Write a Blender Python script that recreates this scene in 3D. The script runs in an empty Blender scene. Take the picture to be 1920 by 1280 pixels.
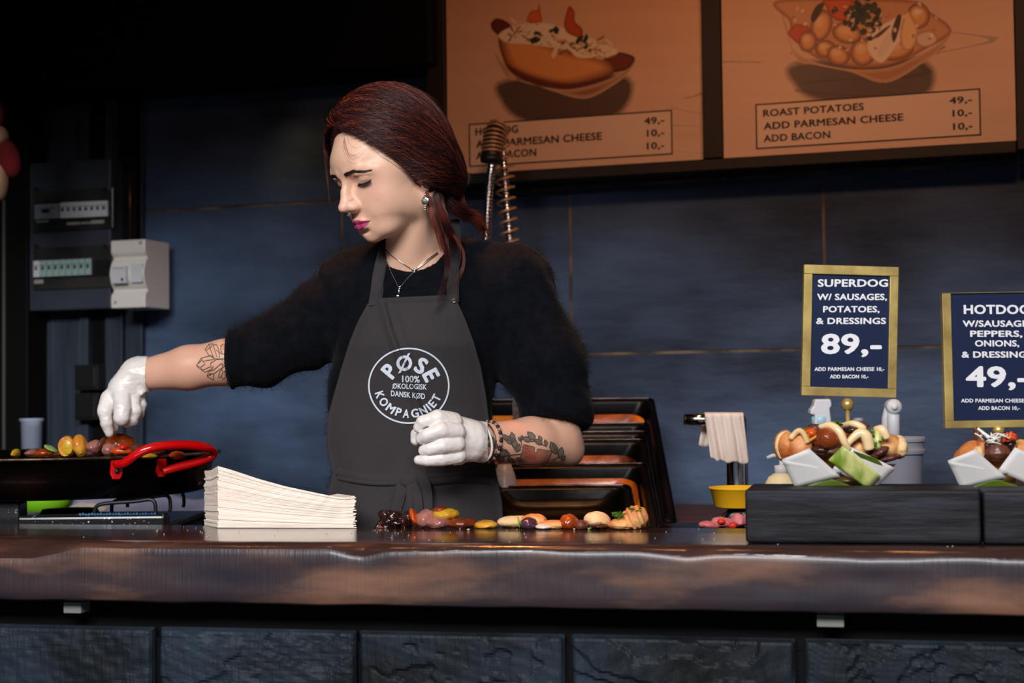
import bpy, math, random
import numpy as np
from mathutils import Matrix, Vector
from mathutils.bvhtree import BVHTree
PI = math.pi
random.seed(7)
RNG = np.random.default_rng(7)
SC = bpy.context.scene
COL = SC.collection
# ------------------------------------------------------------------ camera
F_PX = 3000.0
EYE = 1.30
PITCH, ROLL = math.radians(2.06), math.radians(-0.65)
cam_d = bpy.data.cameras.new('camera')
cam_d.sensor_width = 36.0
cam_d.lens = F_PX / 1920 * 36
cam_d.clip_start = 0.05
cam_d.clip_end = 200
cam_d.dof.use_dof = True
cam_d.dof.focus_distance = 2.56
cam_d.dof.aperture_fstop = 4.6
cam = bpy.data.objects.new('camera', cam_d)
COL.objects.link(cam)
CAMR = Matrix.Rotation(PI/2 + PITCH, 3, 'X') @ Matrix.Rotation(ROLL, 3, 'Z')
cam.matrix_world = Matrix.Translation((0, 0, EYE)) @ CAMR.to_4x4()
SC.camera = cam
# ------------------------------------------------------------------ world, lamps, exposure
SC.view_settings.view_transform = 'Standard'
SC.view_settings.look = 'None'
SC.view_settings.gamma = 1.0
SC.view_settings.use_curve_mapping = False
SC.view_settings.exposure = 0.0
world = bpy.data.worlds.new('overcast_sky')
SC.world = world
world.use_nodes = True
wn, wl = world.node_tree.nodes, world.node_tree.links
wn.clear()
w_out = wn.new('ShaderNodeOutputWorld')
w_bg = wn.new('ShaderNodeBackground')
w_tc = wn.new('ShaderNodeTexCoord')
w_sep = wn.new('ShaderNodeSeparateXYZ')
w_ramp = wn.new('ShaderNodeValToRGB')
w_ramp.color_ramp.elements[0].position = 0.0
w_ramp.color_ramp.elements[0].color = (0.62, 0.72, 1.0, 1)
w_ramp.color_ramp.elements[1].position = 1.0
w_ramp.color_ramp.elements[1].color = (0.40, 0.58, 1.0, 1)
wl.new(w_tc.outputs['Generated'], w_sep.inputs[0])
wl.new(w_sep.outputs['Z'], w_ramp.inputs[0])
wl.new(w_ramp.outputs[0], w_bg.inputs['Color'])
wl.new(w_bg.outputs[0], w_out.inputs[0])
w_bg.inputs['Strength'].default_value = 0.14

def area_lamp(name, loc, target, size, size_y, power, color, spread=180):
    d = bpy.data.lights.new(name, 'AREA')
    d.shape = 'RECTANGLE'
    d.size, d.size_y = size, size_y
    d.energy = power
    d.color = color
    d.spread = math.radians(spread)
    o = bpy.data.objects.new(name, d)
    COL.objects.link(o)
    o.location = loc
    o.rotation_euler = (Vector(target) - Vector(loc)).to_track_quat('-Z', 'Y').to_euler()
    return o
# open sky between the roofs outside, in front and to the left of the stall
area_lamp('daylight', (-0.75, -1.6, 3.30), (-0.1, 2.7, 1.35), 3.0, 0.9, 255, (1.0, 0.985, 1.0))
# warm heat lamps under the stall's ceiling, plus one spot added for the pans
def spot_lamp(name, loc, target, power, color, angle, blend=0.8, radius=0.05):
    d = bpy.data.lights.new(name, 'SPOT')
    d.energy = power
    d.color = color
    d.spot_size = math.radians(angle)
    d.spot_blend = blend
    d.shadow_soft_size = radius
    o = bpy.data.objects.new(name, d)
    COL.objects.link(o)
    o.location = loc
    o.rotation_euler = (Vector(target) - Vector(loc)).to_track_quat('-Z', 'Y').to_euler()
    return o
WARM = (1.0, 0.46, 0.23)
spot_lamp('warm_spot', (0.10, 2.55, 2.30), (0.20, 3.60, 1.74), 11, WARM, 120, 1.0)
spot_lamp('warm_spot', (0.75, 2.35, 2.30), (0.90, 3.40, 1.72), 13, WARM, 120, 1.0)
spot_lamp('warm_spot', (-0.20, 2.85, 2.55), (-0.16, 2.72, 1.7), 60, (1.0, 0.32, 0.09), 40)
for i in range(6):      # row of warm bulbs behind the fascia, over the counter
    spot_lamp('warm_spot', (-0.95+0.38*i, 2.18, 2.35), (-0.95+0.38*i, 2.22, 1.1), 2.2, (1.0, 0.42, 0.14), 70, .9, .03)
spot_lamp('warm_spot', (-0.62, 3.90, 2.02), (-0.45, 3.98, 1.75), .25, (1.0, 0.62, 0.22), 110)
spot_lamp('warm_spot', (0.15, 2.9, 2.5), (0.15, 3.2, 1.1), 14, (1.0, 0.45, 0.15), 50)  # extra spot added to brighten the orange inside the roasting pans

# ------------------------------------------------------------------ geometry helpers
def P(px, py, Y):
    """world point seen at photo pixel (px,py) at distance Y along the view axis"""
    d = CAMR @ Vector(((px-960)/F_PX, -(py-640)/F_PX, -1.0))
    d *= Y / d.y
    return np.array((d.x, d.y, d.z + EYE))
def Pz(px, py, Z):
    d = CAMR @ Vector(((px-960)/F_PX, -(py-640)/F_PX, -1.0))
    d *= (Z - EYE) / d.z
    return np.array((d.x, d.y, Z))
def ray(px, py):
    d = CAMR @ Vector(((px-960)/F_PX, -(py-640)/F_PX, -1.0))
    return np.array(d) / d.y
def pix(p):
    q = CAMR.transposed() @ Vector((p[0], p[1], p[2]-EYE))
    return 960 + F_PX*q.x/-q.z, 640 - F_PX*q.y/-q.z
class Plane:
    """a plane with its own 2-D axes: a along, b up, n outward"""
    def __init__(s, o, a, b):
        s.o = np.array(o, float); s.a = np.array(a, float); s.a /= np.linalg.norm(s.a)
        b = np.array(b, float); b -= s.a*np.dot(b, s.a); s.b = b/np.linalg.norm(b)
        s.n = np.cross(s.a, s.b)
    def hit(s, px, py, off=0.0):
        d = ray(px, py); c = np.array((0, 0, EYE))
        t = np.dot(s.o + s.n*off - c, s.n)/np.dot(d, s.n)
        q = c + d*t - s.o
        return float(np.dot(q, s.a)), float(np.dot(q, s.b))
    def pt(s, u, v, w=0.0):
        return s.o + s.a*u + s.b*v + s.n*w
    def M(s):
        m = Matrix(((s.a[0], s.b[0], s.n[0], s.o[0]), (s.a[1], s.b[1], s.n[1], s.o[1]), (s.a[2], s.b[2], s.n[2], s.o[2]), (0, 0, 0, 1)))
        return m
    def off(s, w):
        return Plane(s.o + s.n*w, s.a, s.b)

WLOC = {}
def wloc(o):
    return WLOC.get(o.name, np.zeros(3))
def props(o, label=None, cat=None, group=None, kind=None):
    if label: o['label'] = label
    if cat: o['category'] = cat
    if group: o['group'] = group
    if kind: o['kind'] = kind
    return o
def empty(name, loc, label, cat, group=None):
    o = bpy.data.objects.new(name, None)
    COL.objects.link(o)
    o.empty_display_size = 0.05
    o.location = [float(c) for c in loc]
    WLOC[o.name] = np.array(loc, float)
    return props(o, label, cat, group)
def mkobj(name, V, Fc, m, parent=None, smooth=False, origin=None, col=None):
    V = np.asarray(V, float).reshape(-1, 3)
    if parent is not None:
        org = wloc(parent)
        loc = np.zeros(3)
        world = org
    else:
        if origin is None:
            lo, hi = V.min(0), V.max(0)
            origin = np.array(((lo[0]+hi[0])/2, (lo[1]+hi[1])/2, lo[2]))
        org = np.array(origin, float); loc = org; world = org
    me = bpy.data.meshes.new(name)
    if isinstance(Fc, np.ndarray):
        n, k = Fc.shape
        me.vertices.add(len(V)); me.vertices.foreach_set('co', (V - org).ravel())
        me.loops.add(n*k); me.loops.foreach_set('vertex_index', Fc.ravel().astype(np.int32))
        me.polygons.add(n)
        me.polygons.foreach_set('loop_start', np.arange(0, n*k, k, dtype=np.int32))
        me.update(calc_edges=True)
        me.validate()
    else:
        me.from_pydata((V - org).tolist(), [], [list(map(int, f)) for f in Fc])
        me.update()
    if smooth:
        me.polygons.foreach_set('use_smooth', np.ones(len(me.polygons), bool))
    if col is not None:
        a = me.color_attributes.new('tint', 'FLOAT_COLOR', 'POINT')
        c4 = np.ones((len(V), 4), np.float32); c4[:, :3] = col
        a.data.foreach_set('color', c4.ravel())
    if m is not None:
        for x in (m if isinstance(m, (list, tuple)) else [m]): me.materials.append(x)
    o = bpy.data.objects.new(name, me)
    COL.objects.link(o)
    o.location = [float(c) for c in loc]
    if parent is not None: o.parent = parent
    WLOC[o.name] = world
    return o
def bevel(o, w, seg=2, angle=40):
    md = o.modifiers.new('bevel', 'BEVEL')
    md.width = w; md.segments = seg; md.limit_method = 'ANGLE'; md.angle_limit = math.radians(angle)
    md.harden_normals = False
    return o
def unit(v):
    v = np.asarray(v, float); return v/(np.linalg.norm(v)+1e-12)
class MB:
    def __init__(s): s.V = []; s.F = []
    def add(s, V, Fc):
        b = len(s.V); s.V.extend([tuple(map(float, v)) for v in V]); s.F.extend([[int(i)+b for i in f] for f in Fc]); return s
    def box(s, c, size, ax=None):
        """box centred at c; ax = three axis vectors"""
        c = np.array(c, float); h = np.array(size, float)/2
        ax = np.eye(3) if ax is None else np.array([unit(a) for a in ax])
        vs = []
        for z in (-1, 1):
            for y in (-1, 1):
                for x in (-1, 1):
                    vs.append(c + ax[0]*h[0]*x + ax[1]*h[1]*y + ax[2]*h[2]*z)
        return s.add(vs, [(0, 2, 3, 1), (4, 5, 7, 6), (0, 1, 5, 4), (2, 6, 7, 3), (0, 4, 6, 2), (1, 3, 7, 5)])
    def pbox(s, pl, u0, u1, v0, v1, w0, w1):
        """box in a plane's axes"""
        return s.box(pl.pt((u0+u1)/2, (v0+v1)/2, (w0+w1)/2), (abs(u1-u0), abs(v1-v0), abs(w1-w0)), (pl.a, pl.b, pl.n))
    def tube(s, pts, r, n=10, caps=True, flat=None, closed=False):
        pts = [np.array(p, float) for p in pts]
        m = len(pts)
        rs = r if hasattr(r, '__len__') else [r]*m
        t0 = unit(pts[1]-pts[0])
        up = np.array((0, 0, 1.0)) if abs(t0[2]) < 0.9 else np.array((1.0, 0, 0))
        if flat is not None: up = np.array(flat, float)
        vs = []; x = None
        for i in range(m):
            if closed: t = unit(pts[(i+1) % m]-pts[i-1])
            else: t = unit(pts[min(i+1, m-1)]-pts[max(i-1, 0)])
            if x is None: x = unit(np.cross(t, up))
            else: x = unit(x - t*np.dot(x, t))
            y = np.cross(t, x)
            for k in range(n):
                a = 2*PI*k/n
                vs.append(pts[i] + (x*math.cos(a) + y*math.sin(a))*rs[i])
        fs = []
        for i in range(m if closed else m-1):
            j = (i+1) % m
            for k in range(n):
                k2 = (k+1) % n
                fs.append((i*n+k, i*n+k2, j*n+k2, j*n+k))
        if caps and not closed:
            fs.append(list(range(n))[::-1]); fs.append([(m-1)*n+k for k in range(n)])
        return s.add(vs, fs)
    def lathe(s, prof, c, n=32, axis=(0, 0, 1), caps=True):
        """prof = [(r, h)...] about axis at c"""
        ax = unit(axis); x = unit(np.cross(ax, (0, 1, 0.01) if abs(ax[1]) < .9 else (1, 0, 0))); y = np.cross(ax, x)
        c = np.array(c, float); vs = []
        for r, h in prof:
            for k in range(n):
                a = 2*PI*k/n
                vs.append(c + ax*h + (x*math.cos(a)+y*math.sin(a))*r)
        fs = []
        for i in range(len(prof)-1):
            for k in range(n):
                k2 = (k+1) % n
                fs.append((i*n+k, i*n+k2, (i+1)*n+k2, (i+1)*n+k))
        if caps:
            fs.append(list(range(n))[::-1]); fs.append([(len(prof)-1)*n+k for k in range(n)])
        return s.add(vs, fs)
    def prism(s, pl, poly, w0, w1):
        """extruded polygon given in a plane's (u,v)"""
        n = len(poly)
        vs = [pl.pt(u, v, w0) for u, v in poly] + [pl.pt(u, v, w1) for u, v in poly]
        fs = [list(range(n))[::-1], [n+i for i in range(n)]] + [(i, (i+1) % n, n+(i+1) % n, n+i) for i in range(n)]
        return s.add(vs, fs)
    def grid(s, Pts):
        """Pts[i][j] -> quads"""
        Pts = np.asarray(Pts, float); a, b = Pts.shape[:2]
        fs = [(i*b+j, i*b+j+1, (i+1)*b+j+1, (i+1)*b+j) for i in range(a-1) for j in range(b-1)]
        return s.add(Pts.reshape(-1, 3), fs)
    def build(s, name, m, parent=None, smooth=False, bev=0, seg=2, origin=None, solid=0, sub=0):
        o = mkobj(name, s.V, s.F, m, parent, smooth, origin)
        if solid:
            md = o.modifiers.new('thick', 'SOLIDIFY'); md.thickness = solid; md.offset = 0
        if bev: bevel(o, bev, seg)
        if sub:
            md = o.modifiers.new('smooth', 'SUBSURF'); md.levels = sub; md.render_levels = sub
        return o

def vnoise(p, scale=1.0, seed=0):
    """cheap smooth pseudo noise, sum of sines, about -1..1"""
    r = np.random.default_rng(seed)
    p = np.asarray(p, float)*scale
    out = np.zeros(p.shape[:-1])
    for i in range(7):
        k = r.normal(size=3)*(0.7+0.35*i); ph = r.uniform(0, 6.28)
        out += np.sin(p @ k + ph)/(1+0.35*i)
    return out/3.6
_ICO = {}
def ico(level):
    if level in _ICO: return _ICO[level]
    t = (1+5**.5)/2
    V = [(-1, t, 0), (1, t, 0), (-1, -t, 0), (1, -t, 0), (0, -1, t), (0, 1, t), (0, -1, -t), (0, 1, -t), (t, 0, -1), (t, 0, 1), (-t, 0, -1), (-t, 0, 1)]
    V = [tuple(unit(v)) for v in V]
    Fc = [(0, 11, 5), (0, 5, 1), (0, 1, 7), (0, 7, 10), (0, 10, 11), (1, 5, 9), (5, 11, 4), (11, 10, 2), (10, 7, 6), (7, 1, 8), (3, 9, 4), (3, 4, 2), (3, 2, 6), (3, 6, 8), (3, 8, 9), (4, 9, 5), (2, 4, 11), (6, 2, 10), (8, 6, 7), (9, 8, 1)]
    for _ in range(level):
        cache = {}; nf = []
        V = list(V)
        def mid(a, b):
            k = (min(a, b), max(a, b))
            if k not in cache:
                V.append(tuple(unit((np.array(V[a])+np.array(V[b]))/2))); cache[k] = len(V)-1
            return cache[k]
        for a, b, c in Fc:
            x, y, z = mid(a, b), mid(b, c), mid(c, a)
            nf += [(a, x, z), (b, y, x), (c, z, y), (x, y, z)]
        Fc = nf
    _ICO[level] = (np.array(V), np.array(Fc))
    return _ICO[level]
def blob(c, r, ax=None, lvl=3, noise=0.12, nscale=1.6, seed=0, cutf=None):
    V, Fc = ico(lvl)
    d = V*(1+noise*vnoise(V, nscale, seed))[:, None]
    if cutf is not None: d = cutf(d)
    d = d*np.array(r)
    ax = np.eye(3) if ax is None else np.array([unit(a) for a in ax])
    return np.array(c)+d @ ax, Fc
def axes(yaw=0, tilt=0, roll=0):
    m = Matrix.Rotation(yaw, 3, 'Z') @ Matrix.Rotation(tilt, 3, 'X') @ Matrix.Rotation(roll, 3, 'Y')
    return [np.array(m.col[i]) for i in range(3)]

# ------------------------------------------------------------------ materials
def srgb(r, g, b):
    f = lambda c: (c/255/12.92) if c/255 <= 0.04045 else ((c/255+0.055)/1.055)**2.4
    return (f(r), f(g), f(b), 1.0)
def mat(name, color, rough=0.5, metal=0.0, color2=None, nscale=8.0, stretch=(1, 1, 1), lo=0.35, hi=0.65, bump=0.0, bscale=None, bstretch=None,
        spec=0.5, coat=0.0, sss=0.0, emit=None, estr=0.0, alpha=None, trans=0.0, rough2=None, sheen=0.0, vcol=False, ior=1.45, coords='Object', color3=None, detail=5.0, ssr=(0.012, 0.005, 0.003)):
    m = bpy.data.materials.new(name); m.use_nodes = True
    nt = m.node_tree; N, L = nt.nodes, nt.links
    b = N['Principled BSDF']
    b.inputs['Roughness'].default_value = rough
    b.inputs['Metallic'].default_value = metal
    b.inputs['Specular IOR Level'].default_value = spec
    b.inputs['Coat Weight'].default_value = coat
    b.inputs['Coat Roughness'].default_value = 0.15
    b.inputs['IOR'].default_value = ior
    if sss:
        b.inputs['Subsurface Weight'].default_value = sss
        b.inputs['Subsurface Radius'].default_value = (1, .42, .25)
        b.inputs['Subsurface Scale'].default_value = ssr[0]
    if sheen:
        b.inputs['Sheen Weight'].default_value = sheen
        b.inputs['Sheen Roughness'].default_value = 0.4
    if trans: b.inputs['Transmission Weight'].default_value = trans
    if emit:
        b.inputs['Emission Color'].default_value = emit; b.inputs['Emission Strength'].default_value = estr
    tc = N.new('ShaderNodeTexCoord')
    def noise(sc, st, det=detail):
        mp = N.new('ShaderNodeMapping'); mp.inputs['Scale'].default_value = st
        L.new(tc.outputs[coords], mp.inputs[0])
        nz = N.new('ShaderNodeTexNoise'); nz.inputs['Scale'].default_value = sc; nz.inputs['Detail'].default_value = det
        L.new(mp.outputs[0], nz.inputs['Vector']); return nz
    src = None
    if vcol:
        at = N.new('ShaderNodeAttribute'); at.attribute_name = 'tint'; src = at.outputs['Color']
        if color2:
            nz = noise(nscale, stretch)
            mx = N.new('ShaderNodeMixRGB'); mx.blend_type = 'MULTIPLY'; mx.inputs[0].default_value = 1
            rp = N.new('ShaderNodeValToRGB'); rp.color_ramp.elements[0].position = lo; rp.color_ramp.elements[1].position = hi
            rp.color_ramp.elements[0].color = color; rp.color_ramp.elements[1].color = color2
            L.new(nz.outputs['Fac'], rp.inputs[0]); L.new(src, mx.inputs[1]); L.new(rp.outputs[0], mx.inputs[2]); src = mx.outputs[0]
    elif color2:
        nz = noise(nscale, stretch)
        rp = N.new('ShaderNodeValToRGB')
        rp.color_ramp.elements[0].position = lo; rp.color_ramp.elements[1].position = hi
        rp.color_ramp.elements[0].color = color; rp.color_ramp.elements[1].color = color2
        if color3:
            e = rp.color_ramp.elements.new((lo+hi)/2); e.color = color3
        L.new(nz.outputs['Fac'], rp.inputs[0]); src = rp.outputs[0]
        if rough2 is not None:
            mr = N.new('ShaderNodeMapRange'); mr.inputs['From Min'].default_value = lo; mr.inputs['From Max'].default_value = hi
            mr.inputs['To Min'].default_value = rough; mr.inputs['To Max'].default_value = rough2
            L.new(nz.outputs['Fac'], mr.inputs[0]); L.new(mr.outputs[0], b.inputs['Roughness'])
    if src is not None: L.new(src, b.inputs['Base Color'])
    else: b.inputs['Base Color'].default_value = color
    if bump:
        nb = noise(bscale or nscale*3, bstretch or stretch, 6)
        bp = N.new('ShaderNodeBump'); bp.inputs['Strength'].default_value = 1.0; bp.inputs['Distance'].default_value = bump
        L.new(nb.outputs['Fac'], bp.inputs['Height']); L.new(bp.outputs[0], b.inputs['Normal'])
    if alpha is not None: b.inputs['Alpha'].default_value = alpha
    return m
_MATS = {}
def M(key, *a, **k):
    if key not in _MATS: _MATS[key] = mat(key, *a, **k)
    return _MATS[key]

# ------------------------------------------------------------------ flat lettering
_CAP = None
def text_geo(s, bold=0.0, spacing=1.0):
    cu = bpy.data.curves.new('t', 'FONT'); cu.body = s; cu.size = 1.0; cu.offset = bold; cu.space_character = spacing
    cu.resolution_u = 3
    o = bpy.data.objects.new('t', cu); COL.objects.link(o)
    dg = bpy.context.evaluated_depsgraph_get()
    ev = o.evaluated_get(dg); me = ev.to_mesh()
    V = np.array([v.co[:] for v in me.vertices]).reshape(-1, 3); Fc = [list(p.vertices) for p in me.polygons]
    ev.to_mesh_clear()
    bpy.data.objects.remove(o); bpy.data.curves.remove(cu)
    return V, Fc
def text_fit(s, x0, x1, yb, yc, bold=0.05, spacing=1.05):
    """letters scaled so they span x0..x1 and a capital spans yb..yc; returns 2-D verts"""
    global _CAP
    if _CAP is None:
        h, _ = text_geo('H'); _CAP = h[:, 1].max()
    V0, F0 = text_geo(s, 0.0, spacing)
    # heavier strokes: the letters laid down several times, a hair apart
    V, Fc = [], []
    for i, (dx, dy) in enumerate(((0, 0), (1, 0), (-1, 0), (0, .8), (0, -.8), (.7, .6), (-.7, -.6), (.7, -.6), (-.7, .6))):
        if i and not bold: break
        V.append(V0+np.array((dx*bold*.6, dy*bold*.6, 0))); Fc += [[k+i*len(V0) for k in f] for f in F0]
    V = np.concatenate(V)
    V[:, 2] = np.repeat(np.arange(len(V)//len(V0)), len(V0))*1.5e-5
    V[:, 0] = x0 + (V[:, 0]-V[:, 0].min())/(V[:, 0].max()-V[:, 0].min())*(x1-x0)
    V[:, 1] = yb + V[:, 1]/_CAP*(yc-yb)
    return V, Fc

# ------------------------------------------------------------------ signed distance modelling
class Field:
    """a body of smooth-blended primitives, polygonised by surface nets"""
    def __init__(s, gx, gy, gz):
        s.g = [np.asarray(a, np.float64) for a in (gx, gy, gz)]
        s.F = np.full((len(gx), len(gy), len(gz)), 0.06, np.float32)
    def sub(s, lo, hi):
        sl = []
        for a, l, h in zip(s.g, lo, hi):
            i, j = np.searchsorted(a, l), np.searchsorted(a, h)
            sl.append(slice(max(i-1, 0), min(j+1, len(a))))
        return tuple(sl)
    def pts(s, sl):
        return (s.g[0][sl[0]][:, None, None], s.g[1][sl[1]][None, :, None], s.g[2][sl[2]][None, None, :])
    def put(s, fn, lo, hi, k=0.0, op='u'):
        sl = s.sub(lo, hi)
        if any(q.stop-q.start < 2 for q in sl): return
        X, Y, Z = s.pts(sl)
        d = fn(X, Y, Z).astype(np.float32)
        A = s.F[sl]
        if op == 'u':
            if k > 0:
                h = np.clip(0.5+0.5*(A-d)/k, 0, 1); s.F[sl] = A*(1-h)+d*h - k*h*(1-h)
            else: s.F[sl] = np.minimum(A, d)
        elif op == 's':
            d = -d
            if k > 0:
                h = np.clip(0.5-0.5*(A-d)/k, 0, 1); s.F[sl] = A*(1-h)+d*h + k*h*(1-h)
            else: s.F[sl] = np.maximum(A, d)
    def ell(s, c, r, ax=None, k=0.0, op='u'):
        c = np.array(c, float); r = np.array(r, float) if hasattr(r, '__len__') else np.array((r, r, r), float)
        R = np.eye(3) if ax is None else np.array([unit(a) for a in ax])
        m = r.max()+k+0.012 if op == 'u' else r.max()+k+0.002
        def fn(X, Y, Z):
            dx, dy, dz = X-c[0], Y-c[1], Z-c[2]
            q = [(R[i, 0]*dx+R[i, 1]*dy+R[i, 2]*dz) for i in range(3)]
            k0 = np.sqrt(sum((q[i]/r[i])**2 for i in range(3)))
            k1 = np.sqrt(sum((q[i]/r[i]**2)**2 for i in range(3)))+1e-9
            return k0*(k0-1)/k1
        s.put(fn, c-m, c+m, k, op)
    def cap(s, a, b, ra, rb=None, k=0.0, op='u'):
        a, b = np.array(a, float), np.array(b, float); rb = ra if rb is None else rb
        m = max(ra, rb)+k+0.012
        lo, hi = np.minimum(a, b)-m, np.maximum(a, b)+m
        d = b-a; L2 = float(d @ d)+1e-12
        def fn(X, Y, Z):
            px, py, pz = X-a[0], Y-a[1], Z-a[2]
            t = np.clip((px*d[0]+py*d[1]+pz*d[2])/L2, 0, 1)
            return np.sqrt((px-t*d[0])**2+(py-t*d[1])**2+(pz-t*d[2])**2)-(ra+(rb-ra)*t)
        s.put(fn, lo, hi, k, op)
    def chain(s, pts, rs, k=0.0):
        for i in range(len(pts)-1): s.cap(pts[i], pts[i+1], rs[i], rs[i+1], k)
    def mesh(s):
        return surface_nets(s.F, s.g)
def surface_nets(F, g):
    nx, ny, nz = F.shape
    ins = F < 0
    # active cells
    cnt = np.zeros((nx-1, ny-1, nz-1), np.int8)
    for i in (0, 1):
        for j in (0, 1):
            for k in (0, 1):
                cnt += ins[i:nx-1+i, j:ny-1+j, k:nz-1+k]
    act = (cnt > 0) & (cnt < 8)
    ci = np.argwhere(act)
    idx = np.full(act.shape, -1, np.int32); idx[act] = np.arange(len(ci))
    acc = np.zeros((len(ci), 3)); n = np.zeros(len(ci))
    corner = [(i, j, k) for i in (0, 1) for j in (0, 1) for k in (0, 1)]
    vals = {c: F[ci[:, 0]+c[0], ci[:, 1]+c[1], ci[:, 2]+c[2]].astype(np.float64) for c in corner}
    for c in corner:
        for ax in range(3):
            if c[ax] == 0:
                e = list(c); e[ax] = 1; e = tuple(e)
                a, b = vals[c], vals[e]
                m = (a < 0) != (b < 0)
                t = np.where(m, a/(a-b+1e-20), 0)
                p = np.zeros((len(ci), 3))
                for q in range(3): p[:, q] = c[q]
                p[:, ax] = t
                acc[m] += p[m]; n[m] += 1
    fr = acc/n[:, None]
    V = np.zeros_like(fr)
    for q in range(3):
        a = g[q]; V[:, q] = a[ci[:, q]]*(1-fr[:, q])+a[ci[:, q]+1]*fr[:, q]
    faces = []
    for ax in range(3):
        o1, o2 = [(1, 2), (2, 0), (0, 1)][ax]
        A = ins; 
        sl0 = [slice(1, -1)]*3; sl1 = [slice(1, -1)]*3
        sl0[ax] = slice(0, -1); sl1[ax] = slice(1, None)
        a0, a1 = ins[tuple(sl0)], ins[tuple(sl1)]
        for flag in (True, False):
            ed = np.argwhere((a0 & ~a1) if flag else (~a0 & a1))
            if not len(ed): continue
            base = ed.copy()
            for q in range(3):
                if q != ax: base[:, q] += 1
            def cell(d1, d2):
                c = base.copy(); c[:, o1] -= d1; c[:, o2] -= d2
                return idx[c[:, 0], c[:, 1], c[:, 2]]
            q = np.stack([cell(0, 0), cell(1, 0), cell(1, 1), cell(0, 1)], 1)
            if not flag: q = q[:, ::-1]
            faces.append(q)
    Fc = np.concatenate(faces); Fc = Fc[(Fc >= 0).all(1)]
    return V, Fc
def lin(a, b, step):
    return np.arange(a, b+step, step)
def axis_fine(lo, hi, flo, fhi, coarse, fine):
    parts = []
    if flo > lo: parts.append(np.arange(lo, flo, coarse))
    parts.append(np.arange(flo, fhi, fine))
    if hi > fhi: parts.append(np.arange(fhi, hi+coarse, coarse))
    return np.concatenate(parts)
# ================================================================== THE SETTING
c19, s19 = math.cos(math.radians(19)), math.sin(math.radians(19))
W_O = np.array((0.0367*3.78, 3.78, 1.0))
WALL = Plane(W_O, (c19, -s19, 0), (0, 0, 1))           # tile face of the back wall
c12, s12 = math.cos(math.radians(12.2)), math.sin(math.radians(12.2))
CO = Pz(960, 1021, 1.10)
FRONT = Plane(CO, (c12, -s12, 0), (0, 0, 1))            # front face of the counter
TOP = Plane(CO, (c12, -s12, 0), (s12, c12, 0))          # counter top, b points to the back
CB0 = TOP.hit(960, 990.5)[1]
CB = TOP.hit(960, 987.3)[1]                             # depth of the top

m_slate = mat('dark_slate_tile', srgb(32, 42, 58), 0.6, color2=srgb(80, 102, 134), nscale=2.6, stretch=(1, 1, 2.2), lo=.3, hi=.78, bump=0.0045, bscale=9, bstretch=(1, 1, 3.5), spec=0.25)
m_joint = mat('grey_mortar', srgb(120, 104, 90), 0.9, color2=srgb(66, 58, 52), nscale=12, lo=.4, hi=.6)
m_black = mat('black_paint', (0.004, 0.004, 0.004, 1), 0.6, spec=.12)
m_plank = mat('blue_grey_painted_wood', srgb(36, 46, 58), 0.55, color2=srgb(52, 62, 74), nscale=4, stretch=(6, 6, .5), bump=0.002)
m_floor = mat('dark_concrete', srgb(60, 58, 56), 0.8, color2=srgb(85, 82, 80), nscale=2.5, bump=0.003)
m_ceil = mat('black_ceiling', (0.007, 0.006, 0.005, 1), 0.7, spec=.15)

def struct(mb, name, m, **k):
    o = mb.build(name, m, **k); o['kind'] = 'structure'; return o
struct(MB().box((0, 4, -.05), (24, 30, .1)), 'floor', m_floor)
struct(MB().box((0, 3.35, .06), (4.4, 2.1, .13)), 'floor_platform', m_floor)
struct(MB().box((0, 3.2, 2.70), (4.6, 2.6, .08)), 'ceiling', m_ceil)
FA = Plane((0, 1.93, 2.12), (1, -.17, -.14), (.14, 0, 1))  # unseen fascia, height and slope shaped to shade the upper back wall
struct(MB().pbox(FA, -2.0, 2.0, 0, .62, -.03, .03), 'trim_shading_fascia', m_ceil)
struct(MB().box((-1.98, 3.3, 1.33), (.06, 2.6, 2.66)), 'wall_left', m_ceil)
struct(MB().box((1.95, 3.0, 1.33), (.06, 2.0, 2.66)), 'wall_right', m_ceil)

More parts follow.
